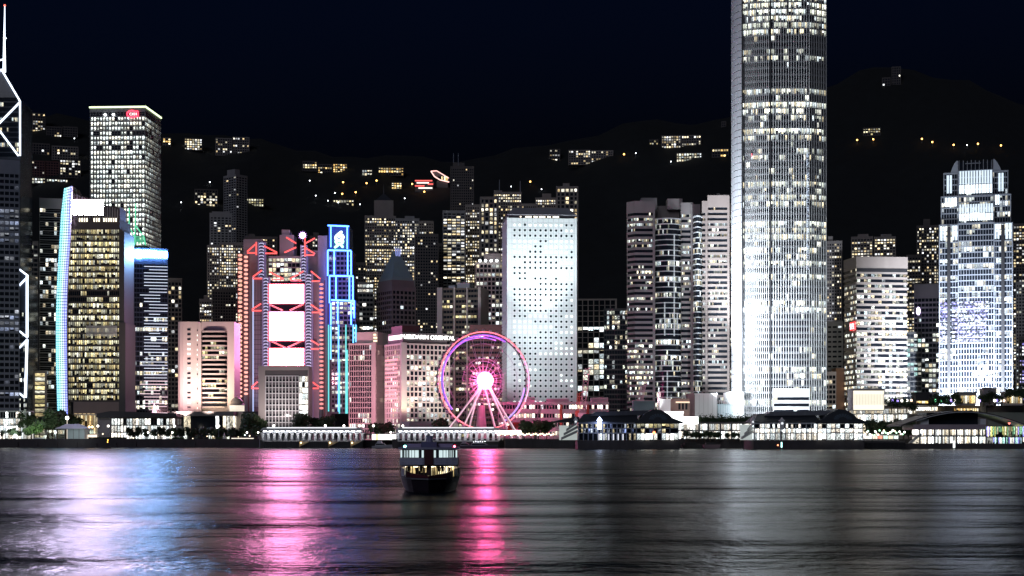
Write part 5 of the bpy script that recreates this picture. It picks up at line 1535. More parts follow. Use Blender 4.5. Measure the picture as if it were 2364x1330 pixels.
o = LM('lit_bench', 'long lit white bench wall by the promenade before dome', 'bench', 560, 1102)
b = MB(); b.box(-8, 8, 0, 1.2, 0, 1.6); b.build('wall', pale, o)
b = MB(); b.box(-7.9, 7.9, -.15, -.02, .7, 1.5); b.build('light_strip', glow('cream strip light', (1, .9, .75), 1.2, True), o)
o = LM('lit_kiosk', 'small cream lit kiosk right of grey hip roofed kiosk', 'kiosk', 211, 1106)
b = MB(); b.box(-4.5, 4.5, 0, 4, 0, 4.6); b.build('wall', pale, o)
b = MB(); b.box(-4, 4, -.2, -.02, .6, 3.8); b.build('window', glow('cream kiosk window', (1, .82, .62), 1.5, True), o)

PL = [(12, 1102, 11), (128, 1102, 5), (226, 1103, 11), (250, 1102, 10), (342, 1103, 6), (398, 1102, 6), (403, 1112, 9), (505, 1102, 13), (570, 1110, 7), (596, 1102, 5), (632, 1072, 13), (751, 1072, 12), (690, 1078, 8), (784, 1076, 8), (794, 1084, 9), (800, 1078, 8), (830, 1082, 10), (838, 1090, 10), (862, 1078, 11), (877, 1084, 8), (902, 1078, 7), (930, 1090, 9)]
plg = glow('promenade globe', (1.0, .93, .84), 8, True)
place_lamps('promenade_lamp', 'white globe lamp post along the harbour promenade', 'street lamp', 'globe lamps along the promenade', 9.5, .75, plg, [at(a, D_) for a, D_, h_ in PL if h_ > 8])
place_lamps('path_lamp', 'short white lamp post among promenade shrubs', 'street lamp', 'short lamps among the shrubs', 5.0, .6, plg, [at(a, D_) for a, D_, h_ in PL if h_ <= 8])
for k in range(34):
    px = 214 + k * 11.6 + R.uniform(-4, 4)
    o = LM('ground_lamp', 'tiny low lamp between the promenade trees', 'lamp', px, 1108 + R.uniform(0, 9), 'tiny low lamps between the promenade trees')
    hz_ = R.uniform(.8, 4.5)
    b = MB(); b.tube((0, 0, 0), (0, 0, hz_), .08, 4); b.build('post', darkm, o)
    b = MB(); b.ball((0, 0, hz_ + .3), R.uniform(.28, .5), 6, 5); b.build('globe', (glow('cool ground lamp', (.85, 1, .97), 4), glow('warm ground lamp', (1, .82, .55), 4), glow('green ground lamp', (.6, 1, .5), 2))[R.choice([0, 0, 1, 1, 2])], o)
o = LM('tall_lamp', 'tall double headed lamp behind grey hip roofed kiosk', 'street lamp', 155, 1112); l = L(155, 1112)
b = MB(); b.tube((0, 0, 0), (0, 0, l.z(966)), .3, 6); b.build('post', glow('lit post', (1, .85, .7), .8), o)
b = MB(); b.ball((0, 0, l.z(965)), 1.3, 8, 6); b.build('globe', plg, o)
AM = [(185, 1140), (193, 1142), (206, 1140), (213, 1142)]
place_lamps('amber_lamp', 'amber globe lamp before the lobby of yellow lit tower', 'street lamp', 'amber lamps before the lobby', 9, .9, glow('orange globe', (1, .6, .25), 6, True), [at(a, D_) for a, D_ in AM])

# ------------------------------------------------------------------ white arcaded piers
def pier(label, x0, x1, D, n, yroof, lit):
    o = LM('arcaded_pier', label, 'pier', (x0 + x1) / 2, D); l = L((x0 + x1) / 2, D)
    zd = 4.9 - GZ + .3
    o.location.z = GZ
    b = MB(); b.box(l.x(x0), l.x(x1), 0, 22, zd - .9, zd); b.build('deck', conc, o)
    b = MB(); b.box(l.x(x0), l.x(x1), 1.0, 22, -8, zd - .9)
    k = l.x(x0)
    while k < l.x(x1):
        b.box(k, k + .45, .1, 1.2, -8, zd - .8); k += 1.35
    b.build('fender_piles', darkm, o)
    zr = l.z(yroof)
    b = MB(); b.extrude([(l.x(x0 - 4), zr - 1.3), (l.x(x0 + 2), zr + .6), (l.x(x0 + 14), zr + 1.1), (l.x(x1 - 14), zr + 1.1), (l.x(x1 - 2), zr + .6), (l.x(x1 + 2), zr - 1.0)], -3.2, 20); b.build('roof', white, o)
    b = MB(); b.box(l.x(x0), l.x(x1), -.4, .5, zr - 2.6, zr - 1.32); b.build('fascia', alum, o)
    w = (l.x(x1) - l.x(x0)) / n
    for i in range(n + 1):
        xc = l.x(x0) + w * i
        for y in (.4, 11):
            hh = zr - 2.5
            s = [(xc - .95 if i else xc - .3, zd), (xc - .7, zd + (hh - zd) * .5), (xc - .9, hh - 1.2), (xc - 1.7, hh - .3), (xc - 2.2, hh), (xc + 2.2, hh), (xc + 1.7, hh - .3), (xc + .9, hh - 1.2), (xc + .7, zd + (hh - zd) * .5), (xc + .95, zd)]
            b = MB(); b.extrude(s, y, y + 1.1); b.build('column', white, o)
    for i in range(n):
        xc = l.x(x0) + w * (i + .5)
        b = MB(); b.box(xc - .9, xc + .9, -2.6, -2.0, zr - 1.75, zr - 1.5); b.build('ceiling_lamp', glow('pier ceiling lamp', (.95, .97, 1.0), lit, True), o)
    b = MB()
    nd = int((l.x(x1) - l.x(x0)) / 2.6)
    for i in range(nd): b.box(l.x(x0) + 1 + i * 2.6, l.x(x0) + 2.1 + i * 2.6, -.55, -.42, zr - 1.9, zr - 1.55)
    b.build('fascia_lights', glow('fascia light', (.9, .95, 1.0), 1.6), o)
    b = MB(); b.box(l.x(x0 + 12), l.x(x1 - 12), -3.35, -3.22, zr + .35, zr + 1.05); b.build('roof_edge_glow', glow('roof edge glow', (.95, .96, 1.0), 1.1), o)  # glowing strip added for the lamplight on the white roof
    b = MB(); b.tube((l.x(x0), .2, zd + 1.1), (l.x(x1), .2, zd + 1.1), .06, 4)
    for i in range(n * 3): b.tube((l.x(x0) + i * w / 3, .2, zd), (l.x(x0) + i * w / 3, .2, zd + 1.1), .05, 4)
    b.build('railing', steel, o)
    return o, l, zd


o, l, zd = pier('white arcaded pier with curved columns in front of the grid block', 606, 836, 1046, 17, 990, 26)
for px in (691, 758, 809):
    b = MB(); b.extrude([(l.x(px), zd - .95), (l.x(px + 24), zd - .95), (l.x(px), zd - 4.6)], -.3, .08); b.build('stair_recess', mat('tan concrete', (.4, .3, .18)), o)
    b = MB(); b.ball((l.x(px + 4), -.6, zd - 1.7), .5, 8, 5); b.build('stair_lamp', glow('gold stair lamp', (1, .72, .3), 6, True), o)
pier('bright white arcaded pier with glowing canopy below the wheel', 918, 1152, 1028, 18, 990, 46)
block('pier_canopy', 'flat canopy shed linking both white arcaded piers', 836, 918, 1001, 1055, conc_d, 10, 'canopy', yb=1004)
o = LM('pier_kiosk', 'bright white ticket kiosk row between the two arcaded piers', 'kiosk', 885, 1050); l = L(885, 1050)
b = MB(); b.box(l.x(858), l.x(916), 0, 8, 0, l.z(1001)); b.build('wall', conc, o)
for i in range(12):
    b = MB(); b.box(l.x(859 + i * 4.7), l.x(862.6 + i * 4.7), -.3, -.02, .4, l.z(1003)); b.build('window', glow('kiosk lit window', (.97, 1, .93), 2.4) if i != 2 else glow('yellow kiosk window', (1, .95, .4), 1.6), o)
o = LM('wheel_entrance', 'very bright entrance canopy at the right foot of wheel', 'canopy', 1172, 1030); l = L(1172, 1030)
b = MB(); b.box(l.x(1140), l.x(1204), 0, 8, l.z(1001), l.z(998))
for px in (1141, 1160, 1180, 1203): b.box(l.x(px) - .3, l.x(px) + .3, .2, .8, 0, l.z(1000))
b.build('frame', white, o)
for i in range(8):
    b = MB(); b.box(l.x(1142 + i * 7.8), l.x(1148 + i * 7.8), -.3, -.03, l.z(1000.5), l.z(994)); b.build('light_panel', glow('white canopy panel', (1, .97, .9), 9, True), o)
for k in range(26):
    px = 1150 + k * 5.1
    o = LM('festoon_lamp', 'warm small festoon lamp in string right of wheel foot', 'lamp', px, 1026, 'festoon lamps by the wheel')
    b = MB(); b.tube((0, 0, 0), (0, 0, 3.4), .1, 4); b.build('post', darkm, o)
    b = MB(); b.ball((0, 0, 3.6 + (k * 7 % 3) * .4), .5, 6, 5); b.build('bulb', glow('warm festoon bulb', (1, .8, .45), 5) if k % 3 else glow('white festoon bulb', (1, .97, .9), 6), o)
block('red_container', 'red container behind the trees right of wheel', 1186, 1214, 975, 1060, mat('red container paint', (.42, .03, .03)), 6, 'container', yb=990)
block('red_container', 'second red container stacked low at right wheel foot', 1172, 1186, 982, 1058, MATS['red container paint'], 6, 'container', yb=995)

# ------------------------------------------------------------------ ferris wheel
def wheel():
    D = 1062; l = L(1116, D)
    r = thing('ferris_wheel', 'big observation wheel with red and violet rim lights and white hub', 'ferris wheel', at(1116, D), math.radians(24))
    hub = Z(879, D) - GZ; rad = M(112, D); ct = 4.8
    def ring(rd, y, t, m, name, n=96, a0=0, a1=360):
        b = MB()
        pts = [(rd * math.cos(math.radians(a0 + (a1 - a0) * k / n)), y, hub + rd * math.sin(math.radians(a0 + (a1 - a0) * k / n))) for k in range(n + 1)]
        b.path(pts, t, 6); return b.build(name, m, r)
    rr_ = glow('wheel red tube', (1.0, .2, .2), 1.7); vv = glow('wheel violet tube', (.22, .12, .95), .9)
    ring(rad, -ct / 2, .42, rr_, 'rim_light', a0=25, a1=335); ring(rad, -ct / 2, .4, glow('wheel pink tube', (1, .5, .75), 1.4), 'rim_light', n=24, a0=-25, a1=25)
    ring(rad, ct / 2, .4, darkm, 'rim')
    ring(rad - 2.2, -ct / 2 + .5, .75, vv, 'rim_light', a0=60, a1=220); ring(rad - 1.0, ct / 2, .7, glow('wheel lilac tube', (.4, .35, 1), .9), 'rim_light', n=48, a0=-60, a1=-8)
    ring(rad - 3.6, ct / 2 - .5, .5, vv, 'rim_light', a0=70, a1=210)
    b = MB()
    for k in range(42):
        t = 2 * math.pi * k / 42; t2 = t + math.pi / 42
        b.tube((rad * math.cos(t), -ct / 2, hub + rad * math.sin(t)), (rad * math.cos(t2), ct / 2, hub + rad * math.sin(t2)), .2, 4)
    b.build('rim_lattice', darkm, r)
    for rd, m, t in ((rad * .76, steel, .14), (rad * .46, steel, .14), (rad * .40, steel, .12), (rad * .29, steel, .12)):
        ring(rd, 0, t, m, 'bracing_ring', 64)
    cab = MB()
    led1 = glow('hub spoke pink', (1.0, .12, .36), 1.1); led2 = glow('outer spoke pink', (1.0, .1, .3), .16)  # LED spokes kept short and dimmer outward, standing in for the hub's glow
    for k in range(42):
        t = 2 * math.pi * k / 42 + .03
        c, s = math.cos(t), math.sin(t); y = (-1 if k % 2 else 1) * 2.2
        b = MB(); b.tube((1.5 * c, y, hub + 1.5 * s), (rad * c, y * ct / 4.4, hub + rad * s), .09, 4); sp_ = b.build('spoke', steel, r)
        b = MB(); b.tube((2 * c, y, hub + 2 * s), (rad * .19 * c, y, hub + rad * .19 * s), .2, 4); b.build('glow_tube', led1, sp_)
        b = MB(); b.tube((rad * .19 * c, y, hub + rad * .19 * s), (rad * (.27 + .05 * (k % 3)) * c, y, hub + rad * (.27 + .05 * (k % 3)) * s), .14, 4); b.build('glow_tube', led2, sp_)
    b = MB(); b.tube((0, -ct * .8, hub), (0, ct * .8, hub), 2.2, 16); b.build('hub', white, r)
    b = MB(); b.tube((0, -ct * .8 + .6, hub), (0, -ct * .8 + 1.0, hub), 6.2, 24); b.build('hub_light_shield', steel, r)  # added dish, keeps the hub lamp's light off the block behind
    b = MB(); b.ball((0, -ct * .8 - 1.0, hub), 4.6, 20, 12); b.build('hub_lamp', glow('hub white pink lamp', (1.0, .10, .34), 300, True), r)
    # gondolas hang outside the rim
    gm_ = MB(); gm_.lathe([(.3, -1.3), (.95, -1.1), (1.15, -.4), (1.15, .5), (.8, 1.0), (.2, 1.15)], 10)
    me = gm_.mesh('gondola', mat('gondola shell', (.35, .35, .42), .3))
    for k in range(42):
        t = 2 * math.pi * (k + .5) / 42
        put('gondola', me, r, ((rad + 1.0) * math.cos(t), 0, hub + (rad + 1.0) * math.sin(t)))
    lm = glow('painted leg light', (1.0, .72, .80), .95)  # floodlight on the legs put in as glowing tubes along them
    ca, sa = math.cos(math.radians(24)), math.sin(math.radians(24))
    for (wx, wy) in ((-29.5, -9), (-17.8, -4), (-12.0, 7), (25.3, -8), (20.0, -3), (10.2, 10)):
        xf, y = wx * ca + wy * sa, -wx * sa + wy * ca
        b = MB(); b.tube((xf, y, -.5), (math.copysign(1.4, xf), -3.2 if wy < 0 else 3.2, hub - 1.5), .85, 10, .6); leg = b.build('leg', white, r)
        b = MB(); b.tube((xf, y - .8, 1), (math.copysign(1.6, xf), (-3.2 if wy < 0 else 3.2) - .8, hub - 3), .34, 6); b.build('glow_tube', lm, leg)
    b = MB(); b.lathe([(4.6, 0), (4.0, 4), (3.0, 16), (2.6, 24)], 14, (0, 4, 0)); b.build('service_pylon', mat('pylon panel', (.3, .28, .28)), r)
    b = MB(); b.box(-34, 30, -16, 20, 0, 1.4); b.build('platform', pale, r)


wheel()

# ------------------------------------------------------------------ cranes
def crane(label, px, D, y0, px1, y1, wd, m):
    o = LM('lattice_crane', label, 'crane', px, D); l = L(px, D)
    b = MB()
    A, B = Vector(l.p(px, y0)), Vector(l.p(px1, y1)); n = 12
    side = Vector((wd / 2, 0, 0)); dep = Vector((0, wd / 2, 0))
    for s1 in (-1, 1):
        for s2 in (-1, 1): b.tube(A + side * s1 * .8 + dep * s2, B + side * s1 * .8 + dep * s2, .16, 4)
    for k in range(n):
        p, q = A + (B - A) * (k / n), A + (B - A) * ((k + 1) / n)
        for s2 in (-1, 1):
            b.tube(p - side * .8 + dep * s2, q + side * .8 + dep * s2, .12, 4); b.tube(p + side * .8 + dep * s2, q - side * .8 + dep * s2, .12, 4)
    b.build('boom', m, o)
    b = MB(); b.box(A.x - wd * .6, A.x + wd * .6, -wd * .5, wd * .5, 0, max(2.0, A.z + .5)); b.build('cab', m, o)
    b = MB(); b.tube(B, B + Vector((3.2, 0, 1.0)), .3, 5); b.build('boom_tip', m, o)


pinkp = mat('pink lit steel', (.55, .36, .42), .5)
crane('tall lattice crane boom leaning right before porthole tower', 1343, 1085, 955, 1357, 850, 4.2, pinkp)
crane('short red crane boom left of the tall lattice boom', 1333, 1090, 950, 1336, 908, 2.4, mat('red crane paint', (.5, .1, .07)))
crane('white twin boom crane jib standing before the banded twin towers', 1478, 1080, 924, 1485, 891, 4.4, pinkp)
crane('small dark crane boom behind trees right of wheel', 1236, 1070, 974, 1250, 938, 1.6, darkm)
crane('thin pink crane mast right of the white chimney block', 1519, 1085, 948, 1523, 905, 1.8, pinkp)

# ------------------------------------------------------------------ dark gabled pier, glass pier, arched pier
def turret(label, px, y0, y1, yb, D, m, wd=4.2):
    o = LM('clock_turret', label, 'turret', px, D); l = L(px, D); o.location.z = Z(yb, D)
    h1 = Z(y1, D) - o.location.z; h0 = Z(y0, D) - o.location.z
    b = MB(); b.prism([(-wd / 2, -wd / 2), (wd / 2, -wd / 2), (wd / 2, wd / 2), (-wd / 2, wd / 2)], 0, h1); b.build('shaft', m, o)
    b = MB()
    q = wd / 2 + .5
    P = [(-q, -q, h1), (q, -q, h1), (q, q, h1), (-q, q, h1)]
    for k in range(4): b.face([P[k], P[(k + 1) % 4], (0, 0, h0)])
    b.face(P[::-1]); b.build('spire_roof', m, o)
    b = MB(); b.lathe([(wd * .3, 0), (wd * .3, .15)], 16); e = b.build('clock_face', glow('pale clock face', (.9, .95, 1), 1.0), o); e.rotation_euler = (math.pi / 2, 0, 0); e.location = (0, -wd / 2 - .02, h1 * .72)


def ferry_pier(label, x0, x1, D, bright, yb=1017):
    o = LM('ferry_pier', label, 'ferry pier', (x0 + x1) / 2, D); l = L((x0 + x1) / 2, D)
    z0 = Z(yb, D) - GZ
    xs = x0 + (x1 - x0) * .58
    b = MB(); b.box(l.x(x0 - 2), l.x(x1 + 4), -.6, 40, -7, z0); b.build('quay', asphalt, o)
    rows = ((l.z(1015.5), l.z(1000.5)), (l.z(999), l.z(989.5)), (l.z(988.5), l.z(979)))
    gm2 = glass('pier dark glazing', [(.3, .4, .8), (.75, .85, 1), (1, .85, .5)], .8, .2, 1.2, fine=1.6)
    for i, (za, zb) in enumerate(rows):
        for (a, c, nb, right) in ((x0, xs, 12, False), (xs, x1, 5, True)):
            yy = 1.0 if not right else -2.0
            b = MB(); b.prism([(l.x(a), yy), (l.x(c), yy), (l.x(c), yy + 30), (l.x(a), yy + 30)], za, zb, cap=False, cells=[nb * 2, 8, nb * 2, 8])
            if bright: gm_, lv = g_wht, .97 if i < 2 else .55
            else: gm_, lv = (g_yel, .95) if right and i == 2 else ((g_wht, .7) if right and i == 0 else ((g_off, .35) if i == 0 else (gm2, .4)))
            q = b.build('glazed_storey', gm_, o); q['lit'] = lv; q['seed'] = R.random()
    b = MB()
    for (a, c, nb, yy) in ((x0, xs, 12, .6), (xs, x1, 5, -2.4)):
        for k in range(nb + 1):
            px = a + (c - a) * k / nb
            b.box(l.x(px) - .3, l.x(px) + .3, yy, yy + .8, z0, l.z(978))
        for py in (1000, 989): b.box(l.x(a), l.x(c), yy - .1, yy + .5, l.z(py) - .3, l.z(py) + .3)
    b.build('column_frame', steel if not bright else alum, o)
    b = MB(); b.box(l.x(x0), l.x(xs) - 1, -.6, 2, l.z(979), l.z(973)); b.build('fascia', alum if bright else steel, o)
    # long hipped roof with a slate lean-to and a wide gable to the right
    b = MB()
    e0, e1, zt, zm = l.x(x0 - 3), l.x(xs + 4), l.z(955), l.z(974)
    b.face([(e0, -1.6, zm), (e1, -1.6, zm), (e1, 10, zt), (l.x(x0 + 14), 10, zt)]); b.face([(e0, -1.6, zm), (l.x(x0 + 14), 10, zt), (l.x(x0 + 14), 24, zt), (e0, 34, zm)])
    b.face([(l.x(x0 + 14), 10, zt), (e1, 10, zt), (e1, 24, zt), (l.x(x0 + 14), 24, zt)]); b.face([(e0, 34, zm), (l.x(x0 + 14), 24, zt), (e1, 24, zt), (e1, 34, zm)])
    b.face([(e0, -1.6, zm), (e0, 34, zm), (e1, 34, zm), (e1, -1.6, zm)]); b.build('hipped_roof', slate, o)
    b = MB(); b.extrude([(l.x(x0 + 26), l.z(960)), (l.x(x0 + 42), l.z(950)), (l.x(x1 - 48), l.z(946.5)), (l.x(x1 - 60), l.z(958))], 6, 22); b.build('lantern_roof', mat('pale slate roof', (.16, .17, .2), .5, var=.4, scale=.5) if bright else mat('grey slate roof', (.07, .075, .095), .4, var=.4, scale=.5), o)
    b = MB()
    b.extrude([(l.x(xs - 4), l.z(978)), (l.x(x1 + 10), l.z(978)), (l.x(x1 + 11), l.z(974.5)), (l.x(x1 - 14), l.z(965)), (l.x(x1 - 22), l.z(957)), (l.x(x1 - 40), l.z(946.5)), (l.x(x1 - 58), l.z(945)), (l.x(x1 - 78), l.z(955)), (l.x(xs + 8), l.z(970)), (l.x(xs - 4), l.z(974))], -3.2, 34)
    b.build('gable_roof', slate, o)
    b = MB(); cxx, czz = l.x(x1 - 47), l.z(969)
    for k in range(9):
        t0, t1 = math.pi * (k + .12) / 9, math.pi * (k + .88) / 9
        b.extrude([(cxx + 5.6 * math.cos(t0), czz + 3.6 * math.sin(t0)), (cxx + 5.6 * math.cos(t1), czz + 3.6 * math.sin(t1)), (cxx + 2.5 * math.cos(t1), czz + 1.6 * math.sin(t1)), (cxx + 2.5 * math.cos(t0), czz + 1.6 * math.sin(t0))], -3.35, -3.15)
    b.build('fan_window', mat('fan window glass', (.1, .13, .17), .2), o)
    return o, l


o, l = ferry_pier('dark gabled ferry pier with slate roof and blue lit colonnade', 1336, 1565, 945, False)
b = MB()
for s in range(4):
    za = l.z(1016 - s * 10)
    b.extrude([(l.x(1296 + s * 6), za), (l.x(1334), za + 4.6), (l.x(1334), za + 6.2), (l.x(1296 + s * 6), za + 1.6)], 4, 9)
b.build('outside_stair', mat('pale stair concrete', (.5, .52, .5)), o)
b = MB(); b.box(l.x(1292), l.x(1334), 8, 9, l.z(1016), l.z(982)); b.build('stair_wall', glow('stair wall light', (.85, .95, .92), .45), o)
b = MB(); b.extrude([(l.x(1268), l.z(975)), (l.x(1328), l.z(962)), (l.x(1338), l.z(962)), (l.x(1338), l.z(975))], 2, 14); b.build('stair_roof', slate, o)
for k in range(6):
    b = MB(); b.box(l.x(1382 + k * 11), l.x(1384.4 + k * 11), -.9, -.2, l.z(1016), l.z(1002)); b.build('wall_washer', glow('pale washer light', (.85, .88, 1.0), 1.0), o)
b = MB(); b.ball((l.x(1509), -2.9, l.z(999)), .9, 8, 6); b.build('red_lamp', glow('red orange lamp', (1, .25, .1), 4), o)
turret('white pointed turret at the left end of dark gabled pier', 1329, 961, 971, 980, 946, white, 2.0)
turret('glowing blue white pointed turret before the dark gabled pier', 1384, 962, 971, 991, 942, glow('blue white turret light', (.55, .66, 1.0), 7.0, True), 2.4)
o, l = ferry_pier('brightly lit glass ferry pier with slate roof below finned tower', 1742, 1990, 935, True)
b = MB()
for s in range(3):
    za = l.z(1014 - s * 9)
    b.extrude([(l.x(1716 + s * 7), za), (l.x(1742), za + 4), (l.x(1742), za + 5.4), (l.x(1716 + s * 7), za + 1.5)], 4, 9)
b.build('outside_stair', MATS['pale stair concrete'], o)
b = MB(); b.box(l.x(1714), l.x(1744), 9, 10, l.z(1016), l.z(980)); b.build('stair_wall', MATS['stair wall light'], o)
turret('white pointed turret at the left end of glass pier', 1738, 961, 971, 982, 936, white, 2.0)
turret('white pointed clock turret in front of the glass pier roof', 1805, 963, 972, 992, 931, white, 2.4)
o = LM('navigation_post', 'dark navigation post with teal lamp before the glass pier', 'post', 1804, 926); o.location.z = 0
b = MB(); b.tube((0, 0, -2), (0, 0, 11), .35, 7); b.build('post', darkm, o)
b = MB(); b.tube((0, -.5, 1.2), (0, -.5, 4.4), .4, 6); b.build('lamp', glow('teal lamp', (.5, 1, .95), 3), o)
b = MB(); b.ball((-2.2, -.4, 2.6), .5, 8, 6); b.build('red_lamp', MATS['red orange lamp'], o)

# bright two storey hall between the piers
o = LM('white_lit_hall', 'very bright two storey glass hall with planted roof between piers', 'hall', 1655, 1022); l = L(1655, 1022)
za = 0
for i, (y0, y1) in enumerate(((1013, 996), (993, 979))):
    for k, (a, c) in enumerate(((1572, 1612), (1618, 1634), (1636, 1662), (1664, 1688), (1690, 1714), (1716, 1738))):
        b = MB(); b.prism([(l.x(a), 0), (l.x(c), 0), (l.x(c), 14), (l.x(a), 14)], l.z(y0), l.z(y1), cap=False, cells=[6, 3, 6, 3])
        q = b.build('glazed_bay', g_wht if (i, k) != (1, 2) else g_mal, o); q['lit'] = .98; q['seed'] = R.random()
b = MB(); b.box(l.x(1572), l.x(1740), -1.2, 16, l.z(996), l.z(993)); b.box(l.x(1612), l.x(1740), -1.6, 18, l.z(979), l.z(974)); b.box(l.x(1572), l.x(1740), 1, 16, 0, l.z(1013))
for px in (1614, 1635, 1663, 1689, 1715, 1739): b.box(l.x(px) - .5, l.x(px) + .5, -1.0, .6, 0, l.z(978))
b.build('frame', conc_d, o)
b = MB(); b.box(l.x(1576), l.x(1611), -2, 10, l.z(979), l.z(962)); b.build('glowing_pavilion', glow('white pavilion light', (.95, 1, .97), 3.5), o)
b = MB(); b.box(l.x(1576), l.x(1612), -2.4, 10.4, l.z(962), l.z(961)); b.build('pavilion_roof', white, o)
b = MB(); rr = random.Random(4)
for _ in range(5200):
    p = Vector((rr.uniform(l.x(1612), l.x(1740)), rr.uniform(-2, 8), l.z(974) + abs(rr.gauss(0, 1.3)) * (1 + .5 * math.sin(_ * .001)))); s = rr.uniform(.3, .6)
    a = Vector((rr.gauss(0, 1), rr.gauss(0, 1), rr.gauss(0, 1))).normalized() * s; q = a.orthogonal().normalized() * s
    b.face([p - a, p + q, p + a, p - q])
b.build('roof_planting', leafm, o)
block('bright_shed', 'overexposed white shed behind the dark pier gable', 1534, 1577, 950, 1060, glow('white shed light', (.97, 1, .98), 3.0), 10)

# barge quay, moored barges
for (a, c, D_, lab, m) in ((1572, 1622, 985, 'dark flat barge moored below the bright white hall', darkm), (1622, 1663, 990, 'mauve hulled barge moored right of the dark barge', mat('mauve hull', (.14, .1, .12)))):
    o = LM('barge', lab, 'barge', (a + c) / 2, D_); o.location.z = 0; l = L((a + c) / 2, D_)
    w_ = l.x(c) - l.x(a)
    b = MB(); b.extrude([(-w_ / 2, 2.6), (-w_ / 2 + 1.5, -.6), (w_ / 2 - 1.5, -.6), (w_ / 2, 2.6)], -3, 3); b.build('hull', m, o)
    b = MB(); b.box(-w_ / 2 + 2, w_ * .2, -2, 2, 2.6, 3.8); b.build('deckhouse', darkm, o)
o = LM('timber_jetty', 'dark timber jetty with railings between glass and arched piers', 'jetty', 2040, 965); o.location.z = 0; l = L(2040, 965)
b = MB(); b.box(l.x(1992), l.x(2090), 0, 12, 4.0, 4.8); b.build('deck', conc_d, o)
b = MB()
for k in range(33): b.box(l.x(1993 + k * 3), l.x(1994 + k * 3), -.3, .3, -3, 5.2)
b.box(l.x(1992), l.x(2090), 1, 2, -3, 4); b.build('piles', darkm, o)
for k in range(22):
    px = 1996 + k * 4.4 + R.uniform(-2, 2)
    o = LM('market_lamp', 'small white lamp in the string under trees by the jetty', 'lamp', px, 1004, 'lamps under the trees by the jetty')
    b = MB(); b.tube((0, 0, 0), (0, 0, 5.5), .1, 4); b.build('post', darkm, o)
    b = MB(); b.ball((0, 0, 5.0 + R.uniform(-1.6, 1.6)), .62, 6, 5); b.build('globe', (glow('market lamp white', (.95, 1, .95), 5), glow('market lamp warm', (1, .85, .6), 4), glow('market lamp green', (.5, 1, .6), 2.5))[k % 3], o)
for k, (px, cc) in enumerate(((2000, (1, .9, .8)), (2010, (.9, 1, .95)), (2022, (1, .8, .6)), (2034, (1, .3, .2)), (2046, (.6, 1, .8)), (2058, (1, .85, .6)), (2070, (.8, 1, .9)))):
    o = LM('market_stall', 'small lit stall, number %s from glass pier' % ('one two three four five six seven'.split()[k]), 'stall', px, 1008); l = L(px, 1008)
    o['label'] = ['cream lit stall next to glass pier', 'pale green stall second from the glass pier', 'peach lit stall third from the glass pier', 'red lit stall in the middle of stall row', 'mint lit stall right of red stall', 'tan lit stall second right of red stall', 'pale mint stall farthest from the glass pier'][k]
    b = MB(); b.box(-1.5, 1.5, 0, 2.4, 0, 1.1); b.build('counter', conc, o)
    b = MB(); b.extrude([(-1.7, 3), (1.7, 3), (1.2, 3.8), (-1.2, 3.8)], -.3, 2.5); b.build('awning', white, o)
    b = MB(); b.box(-1.4, 1.4, 1.6, 2.2, 1.1, 3.0); b.build('backlight', glow('stall light %d' % k, cc, 1.5), o)


